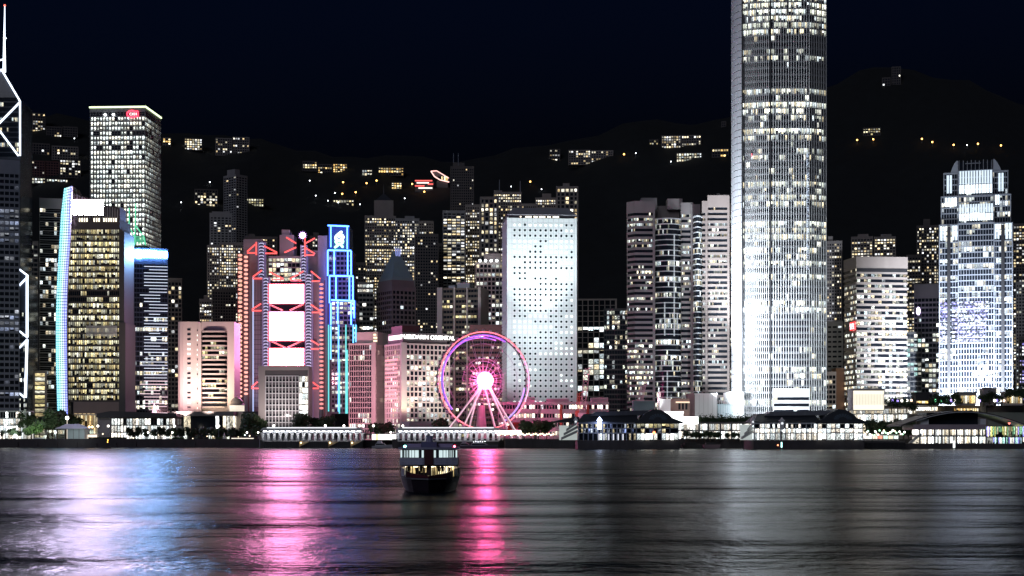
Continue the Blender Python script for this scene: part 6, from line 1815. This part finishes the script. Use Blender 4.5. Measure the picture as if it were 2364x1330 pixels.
def arched_pier():
    D = 975; l = L(2230, D)
    r = LM('arched_pier', 'pier hall under a long arched roof with mauve fascia and lit shops', 'ferry pier', 2230, D)
    arc = [(2076 + 288 * t, 985 - 37 * math.sin(math.pi * (t * .93 + .03))) for t in [k / 16 for k in range(17)]]
    b = MB()
    b.extrude([(l.x(x), l.z(y)) for x, y in arc] + [(l.x(x), l.z(y + 3.2)) for x, y in reversed(arc)], -4, 34); b.build('arched_roof', mat('dark arched roof', (.05, .045, .05), .45), r)
    b = MB()
    for (p, q) in zip(arc[2:], arc[3:]): b.tube((l.x(p[0]), -4.4, l.z(p[1] + 3.6)), (l.x(q[0]), -4.4, l.z(q[1] + 3.6)), .25, 5)
    b.build('roof_rim', alum, r)
    b = MB(); b.box(l.x(2107), l.x(2274), -2, 26, l.z(992), l.z(980)); b.build('fascia', mat('mauve fascia', (.34, .28, .33)), r)
    b = MB(); b.box(l.x(2124), l.x(2143), -1, 8, l.z(980), l.z(968)); b.box(l.x(2262), l.x(2275), -1, 8, l.z(980), l.z(967)); b.build('end_pylon', alum, r)
    b = MB(); b.box(l.x(2143), l.x(2262), 4, 26, l.z(980), l.z(953)); b.build('clerestory', darkglass, r)
    for k in range(9):
        a, c = 2124 + k * 16.9, 2124 + (k + 1) * 16.9 - 1.2
        b = MB(); b.prism([(l.x(a), .5), (l.x(c), .5), (l.x(c), 20), (l.x(a), 20)], l.z(1005), l.z(992.3), cap=False, cells=[6, 1, 6, 1]); q = b.build('shop_bay', g_mal, r); q['lit'] = .85; q['seed'] = R.random()
        b = MB(); b.prism([(l.x(a), 0), (l.x(c), 0), (l.x(c), 20), (l.x(a), 20)], l.z(1024), l.z(1008.5), cap=False, cells=[6, 1, 6, 1]); q = b.build('shop_bay', g_wht if k % 3 else g_mal, r); q['lit'] = .95; q['seed'] = R.random()
    b = MB(); b.box(l.x(2118), l.x(2277), -1.4, 20, l.z(1008.5), l.z(1005)); b.build('upper_deck', conc, r)
    b = MB()
    for k in range(10): b.box(l.x(2123.4 + k * 16.9) - .4, l.x(2123.4 + k * 16.9) + .4, -.6, .3, l.z(1024), l.z(992))
    b.build('column', conc_d, r)
    for k in range(5):
        a, c = 2279 + k * 18, 2279 + (k + 1) * 18 - 1
        b = MB(); b.prism([(l.x(a), 1), (l.x(c), 1), (l.x(c), 20), (l.x(a), 20)], l.z(1008), l.z(985), cap=False, cells=[6, 1, 6, 1]); q = b.build('restaurant_bay', glass('restaurant glazing', [(.9, .9, .3), (.4, .85, .5), (1, .9, .6), (.35, .3, .9)], 1.2, .1, 1.2, fine=3.4), r); q['lit'] = .85; q['seed'] = R.random()
        b = MB(); b.prism([(l.x(a), .6), (l.x(c), .6), (l.x(c), 20), (l.x(a), 20)], l.z(1024), l.z(1010), cap=False, cells=[6, 1, 6, 1]); q = b.build('restaurant_bay', glass('teal restaurant glazing', [(.6, .9, 1), (.5, 1, .8), (1, 1, .9), (.4, .4, 1)], 1.8, .2, .9), r); q['lit'] = .85; q['seed'] = R.random()
    b = MB(); b.box(l.x(2278), l.x(2372), .4, 20, l.z(1010), l.z(1008)); b.build('deck_edge', darkm, r)
    b = MB(); b.extrude([(l.x(2096), l.z(1023)), (l.x(2122), l.z(1001)), (l.x(2130), l.z(1001)), (l.x(2104), l.z(1023))], -1.5, 0); b.build('outside_stair', MATS['pale stair concrete'], r)
    b = MB(); b.box(l.x(2084), l.x(2380), -1.8, 24, -7, l.z(1024)); b.build('quay', asphalt, r)
    b = MB(); b.tube(l.p(2325, 976, -4.2), l.p(2325, 980, -4.2), .9, 8, .3); b.build('red_lamp', glow('red pier lamp', (1, .2, .15), 3), r)


arched_pier()
o = LM('navigation_post', 'pale glowing navigation post before the arched pier', 'post', 2202, 955); o.location.z = 0
b = MB(); b.tube((0, 0, -2), (0, 0, 9), .3, 7); b.build('post', darkm, o)
b = MB(); b.tube((0, -.5, .8), (0, -.5, 5), .55, 6); b.build('lamp', glow('white post lamp', (.9, 1, 1), 3.5), o)

# ------------------------------------------------------------------ shopping podium with terraces
def podium():
    D = 1105; l = L(2140, D)
    r = LM('shopping_podium', 'long terraced shopping podium with bright shop windows behind the piers', 'shopping centre', 2140, D)
    b = MB(); b.box(l.x(1902), l.x(2460), 2, 40, 0, l.z(957)); b.box(l.x(2044), l.x(2460), 6, 40, l.z(957), l.z(936)); b.build('body', mat('podium stone', (.2, .17, .15), .7), r)
    for k, (a, c, y0, y1) in enumerate(((1960, 2024, 977, 956), (2026, 2066, 977, 956), (2070, 2094, 977, 956))):
        b = MB(); b.prism([(l.x(a), 0), (l.x(c), 0), (l.x(c), 1.8), (l.x(a), 1.8)], l.z(y0), l.z(y1), cap=False, cells=[10, 1, 10, 1]); q = b.build('shop_window', g_wht, r); q['lit'] = .97; q['seed'] = R.random()
    for k, (a, c, y0, y1) in enumerate(((1980, 2040, 1004, 979), (2042, 2110, 1000, 979))):
        b = MB(); b.prism([(l.x(a), -.4), (l.x(c), -.4), (l.x(c), 1.8), (l.x(a), 1.8)], l.z(y0), l.z(y1), cap=False, cells=[12, 1, 12, 1]); q = b.build('shop_window', g_mal, r); q['lit'] = .8; q['seed'] = R.random()
    for (a, c, y0, y1, m, lv) in ((1966, 2116, 955, 944, g_mal, .85), (2114, 2168, 948, 940, g_mal, .9), (2206, 2262, 950, 943, g_gold, .85), (2056, 2116, 953, 946, g_wht, .5)):
        b = MB(); b.prism([(l.x(a), 3.5), (l.x(c), 3.5), (l.x(c), 5.9), (l.x(a), 5.9)], l.z(y0), l.z(y1), cap=False, cells=[22, 1, 22, 1]); q = b.build('terrace_window', m, r); q['lit'] = lv; q['seed'] = R.random()
    b = MB(); b.box(l.x(1905), l.x(2100), -2, 2, l.z(957.5), l.z(955.5)); b.build('canopy', steel, r)
    b = MB(); b.box(l.x(2280), l.x(2460), 0, 2, l.z(990), l.z(952)); b.build('blank_wall', mat('grey green wall', (.2, .22, .19)), r)
    b = MB(); b.lathe([(2.2, 0), (2.2, 7)], 14, (l.x(2274), 4.5, l.z(952))); b.build('round_shaft', mat('cream shaft', (.4, .38, .3)), r)


podium()
o, l, z1 = block('lantern_box', 'large glowing cream lantern box on the podium below banded tower', 1968, 2042, 897, 1100, conc, 16, 'pavilion', yb=948)
b = MB(); b.box(l.x(1970), l.x(2040), -.6, -.05, .5, z1 - 1.6)
b.build('light_wall', glow('cream light wall', (1.0, .93, .74), 1.25), o)
b = MB()
for k in range(20): b.box(l.x(1973 + k * 3.5) - .12, l.x(1973 + k * 3.5) + .12, -.8, -.62, 4, z1 - 4)
b.build('light_wall_rib', mat('cream rib', (.7, .66, .55)), o)
for (a, c, y0, y1, m, lab, fr) in ((2114, 2146, 933, 905, g_gold, 'dark terrace restaurant with a yellow lit counter line', darkm), (2216, 2254, 931, 905, g_gold, 'terrace restaurant box glowing orange below crowned tower', conc), (2322, 2362, 934, 904, g_gold, 'framed terrace restaurant with warm window at right edge', pale)):
    o, l, z1 = block('terrace_restaurant', lab, a, c, y1, 1098, fr, 12, 'restaurant', yb=936)
    b = MB(); b.prism([(l.x(a + 2.5), -.25), (l.x(c - 2.5), -.25), (l.x(c - 2.5), 0), (l.x(a + 2.5), 0)], 1.5, z1 * (.32 if a == 2114 else .72), cap=False, cells=[7, 1, 7, 1]); q = b.build('window', m, o); q['lit'] = .95; q['seed'] = R.random()
block('grey_lift_box', 'blank grey lift box between terrace trees at crowned tower foot', 2271, 2300, 895, 1106, conc, 10, yb=936)
for k, (px, cc) in enumerate(((2052, 0), (2060, 1), (2072, 1), (2082, 0), (2094, 0), (2104, 2), (2160, 3), (2172, 3), (2184, 3), (2196, 1), (2204, 0), (2258, 0), (2262, 1), (2296, 0), (2302, 1), (2310, 0), (2318, 2))):
    o = LM('terrace_lamp', 'small coloured lamp among the trees on podium terrace', 'lamp', px, 1097, 'coloured lamps on the podium terrace'); o.location.z = Z(936, 1097)
    b = MB(); b.tube((0, 0, 0), (0, 0, 3), .12, 4); b.build('post', darkm, o)
    b = MB(); b.ball((0, 0, 3.4), .85, 7, 5, 1.3); b.build('globe', (glow('terrace lamp white', (1, .95, .85), 4), glow('terrace lamp violet', (.4, .3, 1), 3), glow('terrace lamp peach', (1, .7, .5), 3), glow('terrace lamp green', (.2, .9, .4), 2))[cc], o)

# LED show on the lower face of the crowned tower
o = bpy.data.objects['crowned_tower']
l = L(2252, 1190)
def led_noise(name, cols, s, thr):
    m, t, b = nodes_of(name); h = NT(t)
    tc = h.n('ShaderNodeTexCoord'); n = h.n('ShaderNodeTexNoise'); n.inputs['Scale'].default_value = .5; n.inputs['Detail'].default_value = 4
    t.links.new(tc.outputs['Object'], n.inputs['Vector'])
    n2 = h.n('ShaderNodeTexNoise'); n2.inputs['Scale'].default_value = .12
    t.links.new(tc.outputs['Object'], n2.inputs['Vector'])
    rp = h.n('ShaderNodeValToRGB')
    for i, cc in enumerate(cols[:2]): rp.color_ramp.elements[i].color = tuple(cc) + (1,); rp.color_ramp.elements[i].position = .4 + .2 * i
    t.links.new(n2.outputs[0], rp.inputs[0]); t.links.new(rp.outputs[0], b.inputs['Emission Color'])
    t.links.new(h.m('MULTIPLY', h.m('MULTIPLY_ADD', h.m('SUBTRACT', n.outputs[0], thr), 9, 0, True), s), b.inputs['Emission Strength'])
    b.inputs['Base Color'].default_value = (.03, .03, .05, 1); b.inputs['Roughness'].default_value = .3
    m.cycles.emission_sampling = 'NONE'
    return m


ledm = led_noise('crown tower LED show', [(.4, .38, 1.0), (.85, .95, 1.0)], 2.2, .45)
for k in range(10):
    y0 = 696 + k * 9.6
    b = MB(); b.box(l.x(2197), l.x(2285 - k * 1.5), .1, .3, l.z(y0 + 5.6), l.z(y0)); b.build('led_strip', ledm, o)
    b = MB(); b.box(l.x(2169.5), l.x(2188), 2.5, 2.75, l.z(y0 + 5.6), l.z(y0)); b.build('led_strip', ledm, o)

# ------------------------------------------------------------------ vessels and people
def loft(b, rings, close=True):
    n = len(rings[0]); i = len(b.v)
    for rg in rings: b.v += [tuple(p) for p in rg]
    for j in range(len(rings) - 1):
        for k in range(n):
            k2 = (k + 1) % n
            b.f.append((i + j * n + k, i + j * n + k2, i + (j + 1) * n + k2, i + (j + 1) * n + k)); b.uv.append([(0, 0)] * 4); b.mi.append(0)
    if close:
        b.f.append(tuple(range(i + n - 1, i - 1, -1))); b.uv.append([(0, 0)] * n); b.mi.append(0)
        m = i + (len(rings) - 1) * n
        b.f.append(tuple(range(m, m + n))); b.uv.append([(0, 0)] * n); b.mi.append(0)


def ferry():
    D = 216; l = L(989, D)
    o = thing('double_deck_ferry', 'double deck passenger ferry head on, warm lit lower deck, green and red lamps', 'ferry', (X(989, D), D, 0), math.radians(2.0))
    zz = lambda py: Z(py, D)
    Ln = 33.0
    def plan(hw, s=1.0, n=13):
        """double ended deck outline, bow at y=0"""
        pts = []
        for k in range(n):
            t = k / (n - 1); y = Ln * t; pts.append((hw * min(1, (math.sin(math.pi * (.5 - abs(t - .5)) ) ** .42) * s), y))
        return [(x, y) for x, y in pts] + [(-x, y) for x, y in reversed(pts[1:-1])]
    def hullring(hw, z, inset):
        return [(x * 1.0, inset + (y / Ln) * (Ln - 2 * inset), z) for x, y in plan(hw)]
    b = MB()
    loft(b, [hullring(3.3, -.7, 2.0), hullring(3.95, .3, 1.2), hullring(4.25, 1.3, .6), hullring(4.42, zz(1103), 0)])
    b.build('hull', mat('dark hull paint', (.03, .022, .035), .4), o)
    b = MB(); loft(b, [hullring(4.46, zz(1108), -.05), hullring(4.5, zz(1105), -.1)]); b.build('rubbing_strake', mat('worn pale strake', (.2, .2, .24)), o)
    # bulwark curling down to the bow
    rim = plan(4.4)
    def bul(z0f, z1f, xs):
        b = MB()
        for (p, q) in zip(rim, rim[1:] + rim[:1]):
            if not xs(p, q): continue
            b.face([(p[0], p[1], z0f), (q[0], q[1], z0f), (q[0], q[1], z1f), (p[0], p[1], z1f)])
        return b
    b = MB(); bc = MB()
    for (p, q) in zip(rim, rim[1:] + rim[:1]):
        b_, b = b, (bc if max(abs(p[0]), abs(q[0])) < 3.6 and p[1] < 15 else b)
        def top(pt): return zz(1103) + (.25 + .95 * min(1, abs(pt[0]) / 4.2) ** 2 if pt[1] < 8 else 1.1)
        b.face([(p[0], p[1], zz(1104)), (q[0], q[1], zz(1104)), (q[0], q[1], top(q)), (p[0], p[1], top(p))])
        b.face([(p[0] * .96, p[1] * .99 + .1, zz(1104)), (p[0] * .96, p[1] * .99 + .1, top(p)), (q[0] * .96, q[1] * .99 + .1, top(q)), (q[0] * .96, q[1] * .99 + .1, zz(1104))])
        b.face([(p[0], p[1], top(p)), (q[0], q[1], top(q)), (q[0] * .96, q[1] * .99 + .1, top(q)), (p[0] * .96, p[1] * .99 + .1, top(p))])
        b = b_
    bc.build('bow_bulwark', mat('dark maroon bow', (.09, .02, .035), .45), o)
    b.build('bulwark', mat('mauve white bulwark', (.5, .5, .64), .5), o)
    hw = 4.35
    zl0, zl1, zu0, zu1, zr = zz(1103), zz(1078), zz(1074), zz(1038), zz(1031)
    b = MB(); b.prism([(-hw + .5, 3.2), (hw - .5, 3.2), (hw - .2, 6), (hw - .2, 27), (hw - .5, 30), (-hw + .5, 30), (-hw + .2, 27), (-hw + .2, 6)], zl1, zu0); b.build('upper_deck', mat('deck underside', (.16, .15, .19)), o)
    # lower saloon: warm interior wall behind posts
    b = MB(); b.prism([(-hw + .8, 6.5), (hw - .8, 6.5), (hw - .8, 27), (-hw + .8, 27)], zl0, zl1, cap=False, cells=[9, 20, 9, 20]); q = b.build('saloon_glow', glass('ferry saloon light', [(1, .74, .34), (1, .82, .46), (1, .88, .6)], 2.1, .3, .5, mull=.03, fine=1.3), o); q['lit'] = .95; q['seed'] = .3
    for x in (-4.1, -3.2, -2.3, -1.5, -.75, .75, 1.5, 2.3, 3.2, 4.1):
        b = MB(); b.tube((x, 3.6 + abs(x) * .1, zl0), (x, 3.6 + abs(x) * .1, zl1), .07, 6); b.build('saloon_post', mat('dark timber', (.05, .02, .02)), o)
    b = MB(); b.box(-.35, .35, 3.2, 4, zl0 + .2, zl1); b.build('companionway', mat('dark timber', (.05, .02, .02)), o)
    for x in (-3.1, -1.9, -.6, .6, 1.9, 3.1):
        b = MB(); b.box(x - .3, x + .3, 5.2, 5.5, zl1 - .12, zl1 - .02); b.build('ceiling_lamp', glow('ferry saloon lamp', (1, .8, .5), 8, True), o)
    # upper saloon: blue grey lower panel, pale windows between mullions
    b = MB(); b.prism([(-hw + .3, 3.4), (-1.0, 2.6), (1.0, 2.6), (hw - .3, 3.4), (hw - .1, 6), (hw - .1, 27), (-hw + .1, 27), (-hw + .1, 6)], zu0, zz(1058)); b.build('upper_panel', mat('blue grey panel', (.3, .32, .5), .5, var=.5, scale=3), o)
    b = MB(); b.prism([(-hw + .5, 3.9), (-1.0, 3.2), (1.0, 3.2), (hw - .5, 3.9), (hw - .3, 26), (-hw + .3, 26)], zz(1058), zu1, cap=False); b.build('upper_saloon', darkglass, o)
    for sx in (-1, 1):
        for k, (a, c) in enumerate(((.72, 1.0), (1.45, 1.95), (2.05, 2.4), (2.48, 2.75), (2.95, 3.05), (3.2, 3.27), (3.42, 3.5), (3.8, 4.02))):
            x0, x1 = sx * a, sx * c
            ym = 2.75 + (a + c) * .12
            b = MB(); b.box(min(x0, x1), max(x0, x1), ym - .08, ym + .02, zz(1057), zz(1040)); b.build('window', glow('pale ferry window', (.72, .9, .92), .9 if k < 4 else .7), o)
    b = MB()
    for sx in (-1, 1):
        for k in range(16): b.tube((sx * (.8 + k * .22), 2.55 + k * .055, zz(1073)), (sx * (.8 + k * .22), 2.55 + k * .055, zz(1059)), .035, 4)
        for py in (1059, 1066): b.tube((sx * .7, 2.52, zz(py)), (sx * 4.2, 3.4, zz(py)), .04, 4)
    b.build('deck_railing', mat('pale railing', (.45, .45, .55), .4), o)
    b = MB(); b.box(-.62, .62, 2.3, 3.4, zz(1074), zz(1036)); b.build('wheelhouse_front', mat('dark red panel', (.06, .012, .02), .4), o)
    b = MB(); b.prism([(-hw + .1, 3.0), (-.9, 2.2), (.9, 2.2), (hw - .1, 3.0), (hw + .05, 6), (hw + .05, 27), (hw - .6, 31), (-hw + .6, 31), (-hw - .05, 27), (-hw - .05, 6)], zu1, zu1 + .28); b.build('roof', mat('grey blue roof', (.26, .26, .38), .5), o)
    b = MB()
    for sx in (-1, 1): b.prism([(sx * 2.3 - 1.1, 6), (sx * 2.3 + 1.1, 6), (sx * 2.3 + 1.0, 20), (sx * 2.3 - 1.0, 20)], zu1 + .28, zz(1026))
    b.build('life_raft_box', mat('mauve raft cover', (.36, .3, .52), .6), o)
    b = MB(); b.box(-1.1, 1.1, 5, 8.2, zu1 + .2, zz(1021)); b.build('wheelhouse', mat('navy wheelhouse', (.1, .1, .22)), o)
    b = MB(); b.lathe([(.5, 0), (.46, .9), (.52, .95), (.52, 1.2)], 14, (-.1, 13, zz(1026))); b.build('funnel', mat('blue grey funnel', (.32, .32, .5)), o)
    b = MB(); b.tube((-.1, 8, zz(1022)), (-.1, 8, zz(1001)), .06, 5); b.build('mast', steel, o)
    for px, col, nm in ((933, (.3, 1, .85), 'green'), (1049, (1, .06, .1), 'red')):
        b = MB(); b.ball((l.x(px), 3.6, zz(1031)), .15, 8, 6); b.build('navigation_lamp', glow(nm + ' navigation lamp', col, 30, True), o)
        b = MB(); b.box(l.x(px) - .3, l.x(px) + .3, 3.75, 4.4, zz(1035), zz(1028)); b.build('lamp_bracket', darkm, o)
    return o, zl0


fo, zdeck = ferry()


def person_mesh():
    """standing figure, one continuous skin: legs, torso, arms, neck, head, hands with fingers"""
    me = bpy.data.meshes.new('person')
    V = [((0, 0, .95), .15), ((0, 0, 1.2), .15), ((0, 0, 1.42), .16), ((0, 0, 1.52), .065), ((0, -.01, 1.6), .085), ((0, -.01, 1.7), .10), ((0, 0, 1.78), .06)]
    Ed = [(i, i + 1) for i in range(6)]
    for s in (-1, 1):
        k = len(V)
        V += [((s * .1, 0, .86), .1), ((s * .11, -.01, .5), .065), ((s * .12, .02, .1), .045), ((s * .12, -.13, .03), .035)]
        Ed += [(0, k), (k, k + 1), (k + 1, k + 2), (k + 2, k + 3)]
        k = len(V)
        V += [((s * .2, 0, 1.42), .065), ((s * .26, .02, 1.15), .048), ((s * .25, -.08, .92), .035), ((s * .25, -.1, .85), .035)]
        Ed += [(2, k), (k, k + 1), (k + 1, k + 2), (k + 2, k + 3)]
        for f in range(4):
            q = len(V); V += [((s * .25, -.135 + f * .022, .77), .009), ((s * .243, -.14 + f * .022, .72 + abs(f - 1.4) * .01), .008)]
            Ed += [(k + 3, q), (q, q + 1)]
        q = len(V); V += [((s * .235, -.15, .8), .01)]; Ed += [(k + 3, q)]
    me.from_pydata([v for v, _ in V], Ed, [])
    o = bpy.data.objects.new('tmp', me); COL.objects.link(o)
    md = o.modifiers.new('skin', 'SKIN')
    me.skin_vertices[0].data[0].use_root = True
    for i, (_, r_) in enumerate(V): me.skin_vertices[0].data[i].radius = (r_, r_)
    o.modifiers.new('sub', 'SUBSURF').levels = 1
    dg = bpy.context.evaluated_depsgraph_get()
    res = bpy.data.meshes.new_from_object(o.evaluated_get(dg))
    bpy.data.objects.remove(o)
    return res


pm = person_mesh()
pm.materials.clear(); pm.materials.append(mat('dark clothing', (.03, .03, .04), .9))
hair = MB(); hair.ball((0, .01, 1.73), .115, 8, 6, .9)
hm_ = hair.mesh('hair', mat('black hair', (.012, .01, .01), .6))
for x, y, rz, lab in ((-2.9, 5.0, .2, 'left of the railings in row'), (-1.75, 5.4, -.3, ''), (-1.1, 5.0, .6, ''), (-.75, 5.8, 0, ''), (1.35, 5.2, -.2, ''), (1.9, 5.0, .4, ''), (2.9, 5.3, .1, '')):
    k = [-2.9, -1.75, -1.1, -.75, 1.35, 1.9, 2.9].index(x)
    p = put('person', pm, None)
    mw = Matrix.Translation(Vector((X(989, 216), 216, 0))) @ Matrix.Rotation(math.radians(2), 4, 'Z')
    p.location = mw @ Vector((x, y, zdeck + .02)); p.rotation_euler = (0, 0, rz + 3.14 * (k % 2))
    tag(p, ['dark silhouetted passenger nearest the left side of the ferry lower deck', 'second dark silhouetted passenger from left on ferry lower deck', 'dark silhouetted passenger left of the ferry centre post, turned aside', 'dark silhouetted passenger close behind ferry centre post',
            'dark silhouetted passenger first right of the ferry centre post', 'dark silhouetted passenger second right of the ferry centre post', 'dark silhouetted passenger nearest the right side of ferry lower deck'][k], 'person')
    put('hair', hm_, p)


def motor_yacht(label, px, D, ln, m, cabin, lit):
    o = thing('motor_yacht', label, 'boat', (X(px, D), D, 0), 0); h = ln / 2
    b = MB()
    rings = []
    for t in [k / 9 for k in range(10)]:
        x = -h + ln * t; wdt = 2.4 * (1 - max(0, (t - .55) / .45) ** 2) + .05
        zt = 1.5 + .9 * t
        rings.append([(x, -wdt, zt), (x + .2 * t, -wdt * .8, .3), (x + .2 * t, 0, -.4), (x + .2 * t, wdt * .8, .3), (x, wdt, zt)])
    loft(b, rings); b.build('hull', m, o)
    b = MB(); b.extrude([(-h * .7, 1.6), (h * .45, 1.9), (h * .2, 3.4), (-h * .1, 3.6), (-h * .6, 3.6)], -1.7, 1.7); b.build('cabin', cabin, o)
    b = MB(); b.extrude([(-h * .6, 2.2), (h * .3, 2.3), (h * .17, 3.1), (-h * .6, 3.1)], -1.78, -1.71); b.build('window', darkglass, o)
    b = MB(); b.extrude([(-h * .5, 3.6), (h * .05, 3.6), (-h * .05, 5.0), (-h * .45, 5.0)], -1.3, 1.3); b.build('flybridge', cabin, o)
    if lit:
        b = MB()
        for k in range(6): b.ball((-h * .5 + k * h * .14, -1.45, 4.3 + .3 * (k % 2)), .25, 6, 5)
        b.build('deck_lights', glow('yacht white lamps', (.95, .95, 1), 5), o)
    return o


motor_yacht('grey motor yacht moored in front of the wheel platform', 1112, 1000, 21, mat('mauve grey hull', (.12, .1, .14), .35), mat('pale cabin', (.35, .33, .4), .4), True)
motor_yacht('small white motor boat between the arcaded piers', 882, 1012, 13, mat('white hull', (.5, .5, .55), .35), mat('white cabin', (.55, .55, .6), .4), False)
motor_yacht('low dark launch tied beside the grey motor yacht', 1076, 1006, 11, MATS['mauve grey hull'], MATS['pale cabin'], False)
o = thing('navigation_buoy', 'dark lattice navigation buoy with amber lamp in front of left seawall', 'buoy', (X(249, 1010), 1010, 0))
b = MB(); b.lathe([(1.9, -.6), (2.0, .5), (1.7, .8)], 14); b.build('float', darkm, o)
b = MB()
for k in range(4):
    t = k * math.pi / 2 + .4; b.tube((1.2 * math.cos(t), 1.2 * math.sin(t), .8), (.35 * math.cos(t), .35 * math.sin(t), 5), .12, 5)
b.tube((0, 0, 3.4), (0, 0, 5.2), .5, 8); b.build('lattice_cage', darkm, o)
for z_ in (5.5, 4.2):
    b = MB(); b.ball((0, -.6 if z_ < 5 else 0, z_), .32, 8, 6); b.build('lamp', glow('buoy amber lamp', (1, .5, .08), 8), o)

# ------------------------------------------------------------------ floodlights of the place, with an added pink wash
coolw = (.86, .95, 1.0)
# finned tower: lamps on the podium roofs at its north west foot
spot(P3(1640, 898, 1108), P3(1710, 850, 1136), 462.0, coolw, 95, .8)
spot(P3(1616, 898, 1106), P3(1708, 690, 1136), 3564.9, coolw, 60, .8)
spot(P3(1600, 898, 1104), P3(1712, 350, 1136), 3388.0, coolw, 45, .8)
spot(P3(1790, 945, 1060), P3(1800, 880, 1130), 405.3, coolw, 95, .8)
spot(P3(1720, 950, 1060), P3(1760, 720, 1130), 831.5, coolw, 60, .8)
# porthole tower
spot(P3(1247, 925, 1114), P3(1262, 800, 1180), 156.3, (.88, .98, 1.0), 80, .9)
spot(P3(1245, 925, 1110), P3(1255, 660, 1180), 487.3, (.88, .98, 1.0), 55, .9)
spot(P3(1100, 950, 1110), P3(1166, 720, 1185), 275.0, coolw, 75, .8)
# crowned tower foot
spot(P3(2240, 935, 1120), P3(2240, 850, 1190), 4089.0, (.82, .9, 1.0), 95, .8)
spot(P3(2250, 935, 1120), P3(2250, 600, 1190), 239.6, (.82, .9, 1.0), 50, .8)
# pink light on the balcony tower, bank neighbours and hotel
spot(P3(365, 950, 1150), P3(425, 860, 1195), 172.4, (1, .5, .55), 90, .8)
spot(P3(480, 950, 1150), P3(495, 850, 1195), 95.1, (1, .8, .68), 100, .8)
spot(P3(640, 960, 1100), P3(640, 900, 1125), 33.4, (1, .88, .84), 130, .8)
spot(P3(588, 950, 1240), P3(596, 820, 1272), 28.6, (.6, .7, 1), 110, .8)
spot(P3(790, 960, 1140), P3(840, 870, 1215), 301.0, (1, .42, .55), 100, .8)
spot(P3(900, 962, 1130), P3(905, 860, 1180), 87.8, (1, .5, .6), 90, .8)
spot(P3(938, 958, 1160), P3(937, 900, 1178), 33.4, (1, .8, .5), 90, .8)
spot(P3(1000, 962, 1130), P3(1000, 850, 1175), 87.8, (.75, .95, 1), 95, .8)
spot(P3(1052, 970, 1130), P3(1052, 800, 1270), 188.1, (1, .86, .72), 70, .8)
spot(P3(1280, 985, 1050), P3(1280, 945, 1100), 15.5, (1, .72, .78), 120, .8)
spot(P3(1345, 985, 1050), P3(1350, 900, 1085), 10.6, (1, .7, .8), 90, .8)
spot(P3(1630, 965, 1060), P3(1630, 935, 1120), 23.1, (1, 1, .97), 110, .8)
spot(P3(1116, 994, 1030), P3(1116, 940, 1062), 28.6, (1, .62, .75), 120, .8)
spot(P3(2030, 880, 1120), P3(2030, 760, 1230), 78.0, (1, .95, .9), 110, .8)
spot(P3(1500, 930, 1080), P3(1520, 780, 1185), 43.2, (.95, .97, 1), 110, .8)
spot(P3(60, 985, 1095), P3(83, 975, 1112), 13.2, (.8, 1, .7), 110, .8)
spot(P3(168, 1000, 1080), P3(168, 992, 1100), 3.3, (.9, 1, 1), 130, .8)
spot(P3(1249, 925, 1106), P3(1250, 540, 1180), 2173.5, (.88, .98, 1.0), 40, .9)
spot(P3(420, 955, 1150), P3(440, 840, 1195), 190, (1, .78, .7), 110, .8)
for px in (478, 495, 512): spot(P3(px, 948.5, 1174), P3(px, 860, 1194), 16, (1, .74, .4), 130, .8)
spot(P3(655, 841, 1135), P3(655, 720, 1270), 130, (1, .4, .5), 90, .8)  # added pink wash over the truss bank front
spot(P3(120, 1000, 1098), P3(110, 975, 1130), 14, (.85, 1, .8), 120, .8)
spot(P3(30, 1004, 1098), P3(30, 985, 1110), 6, (.95, 1, 1), 130, .8)
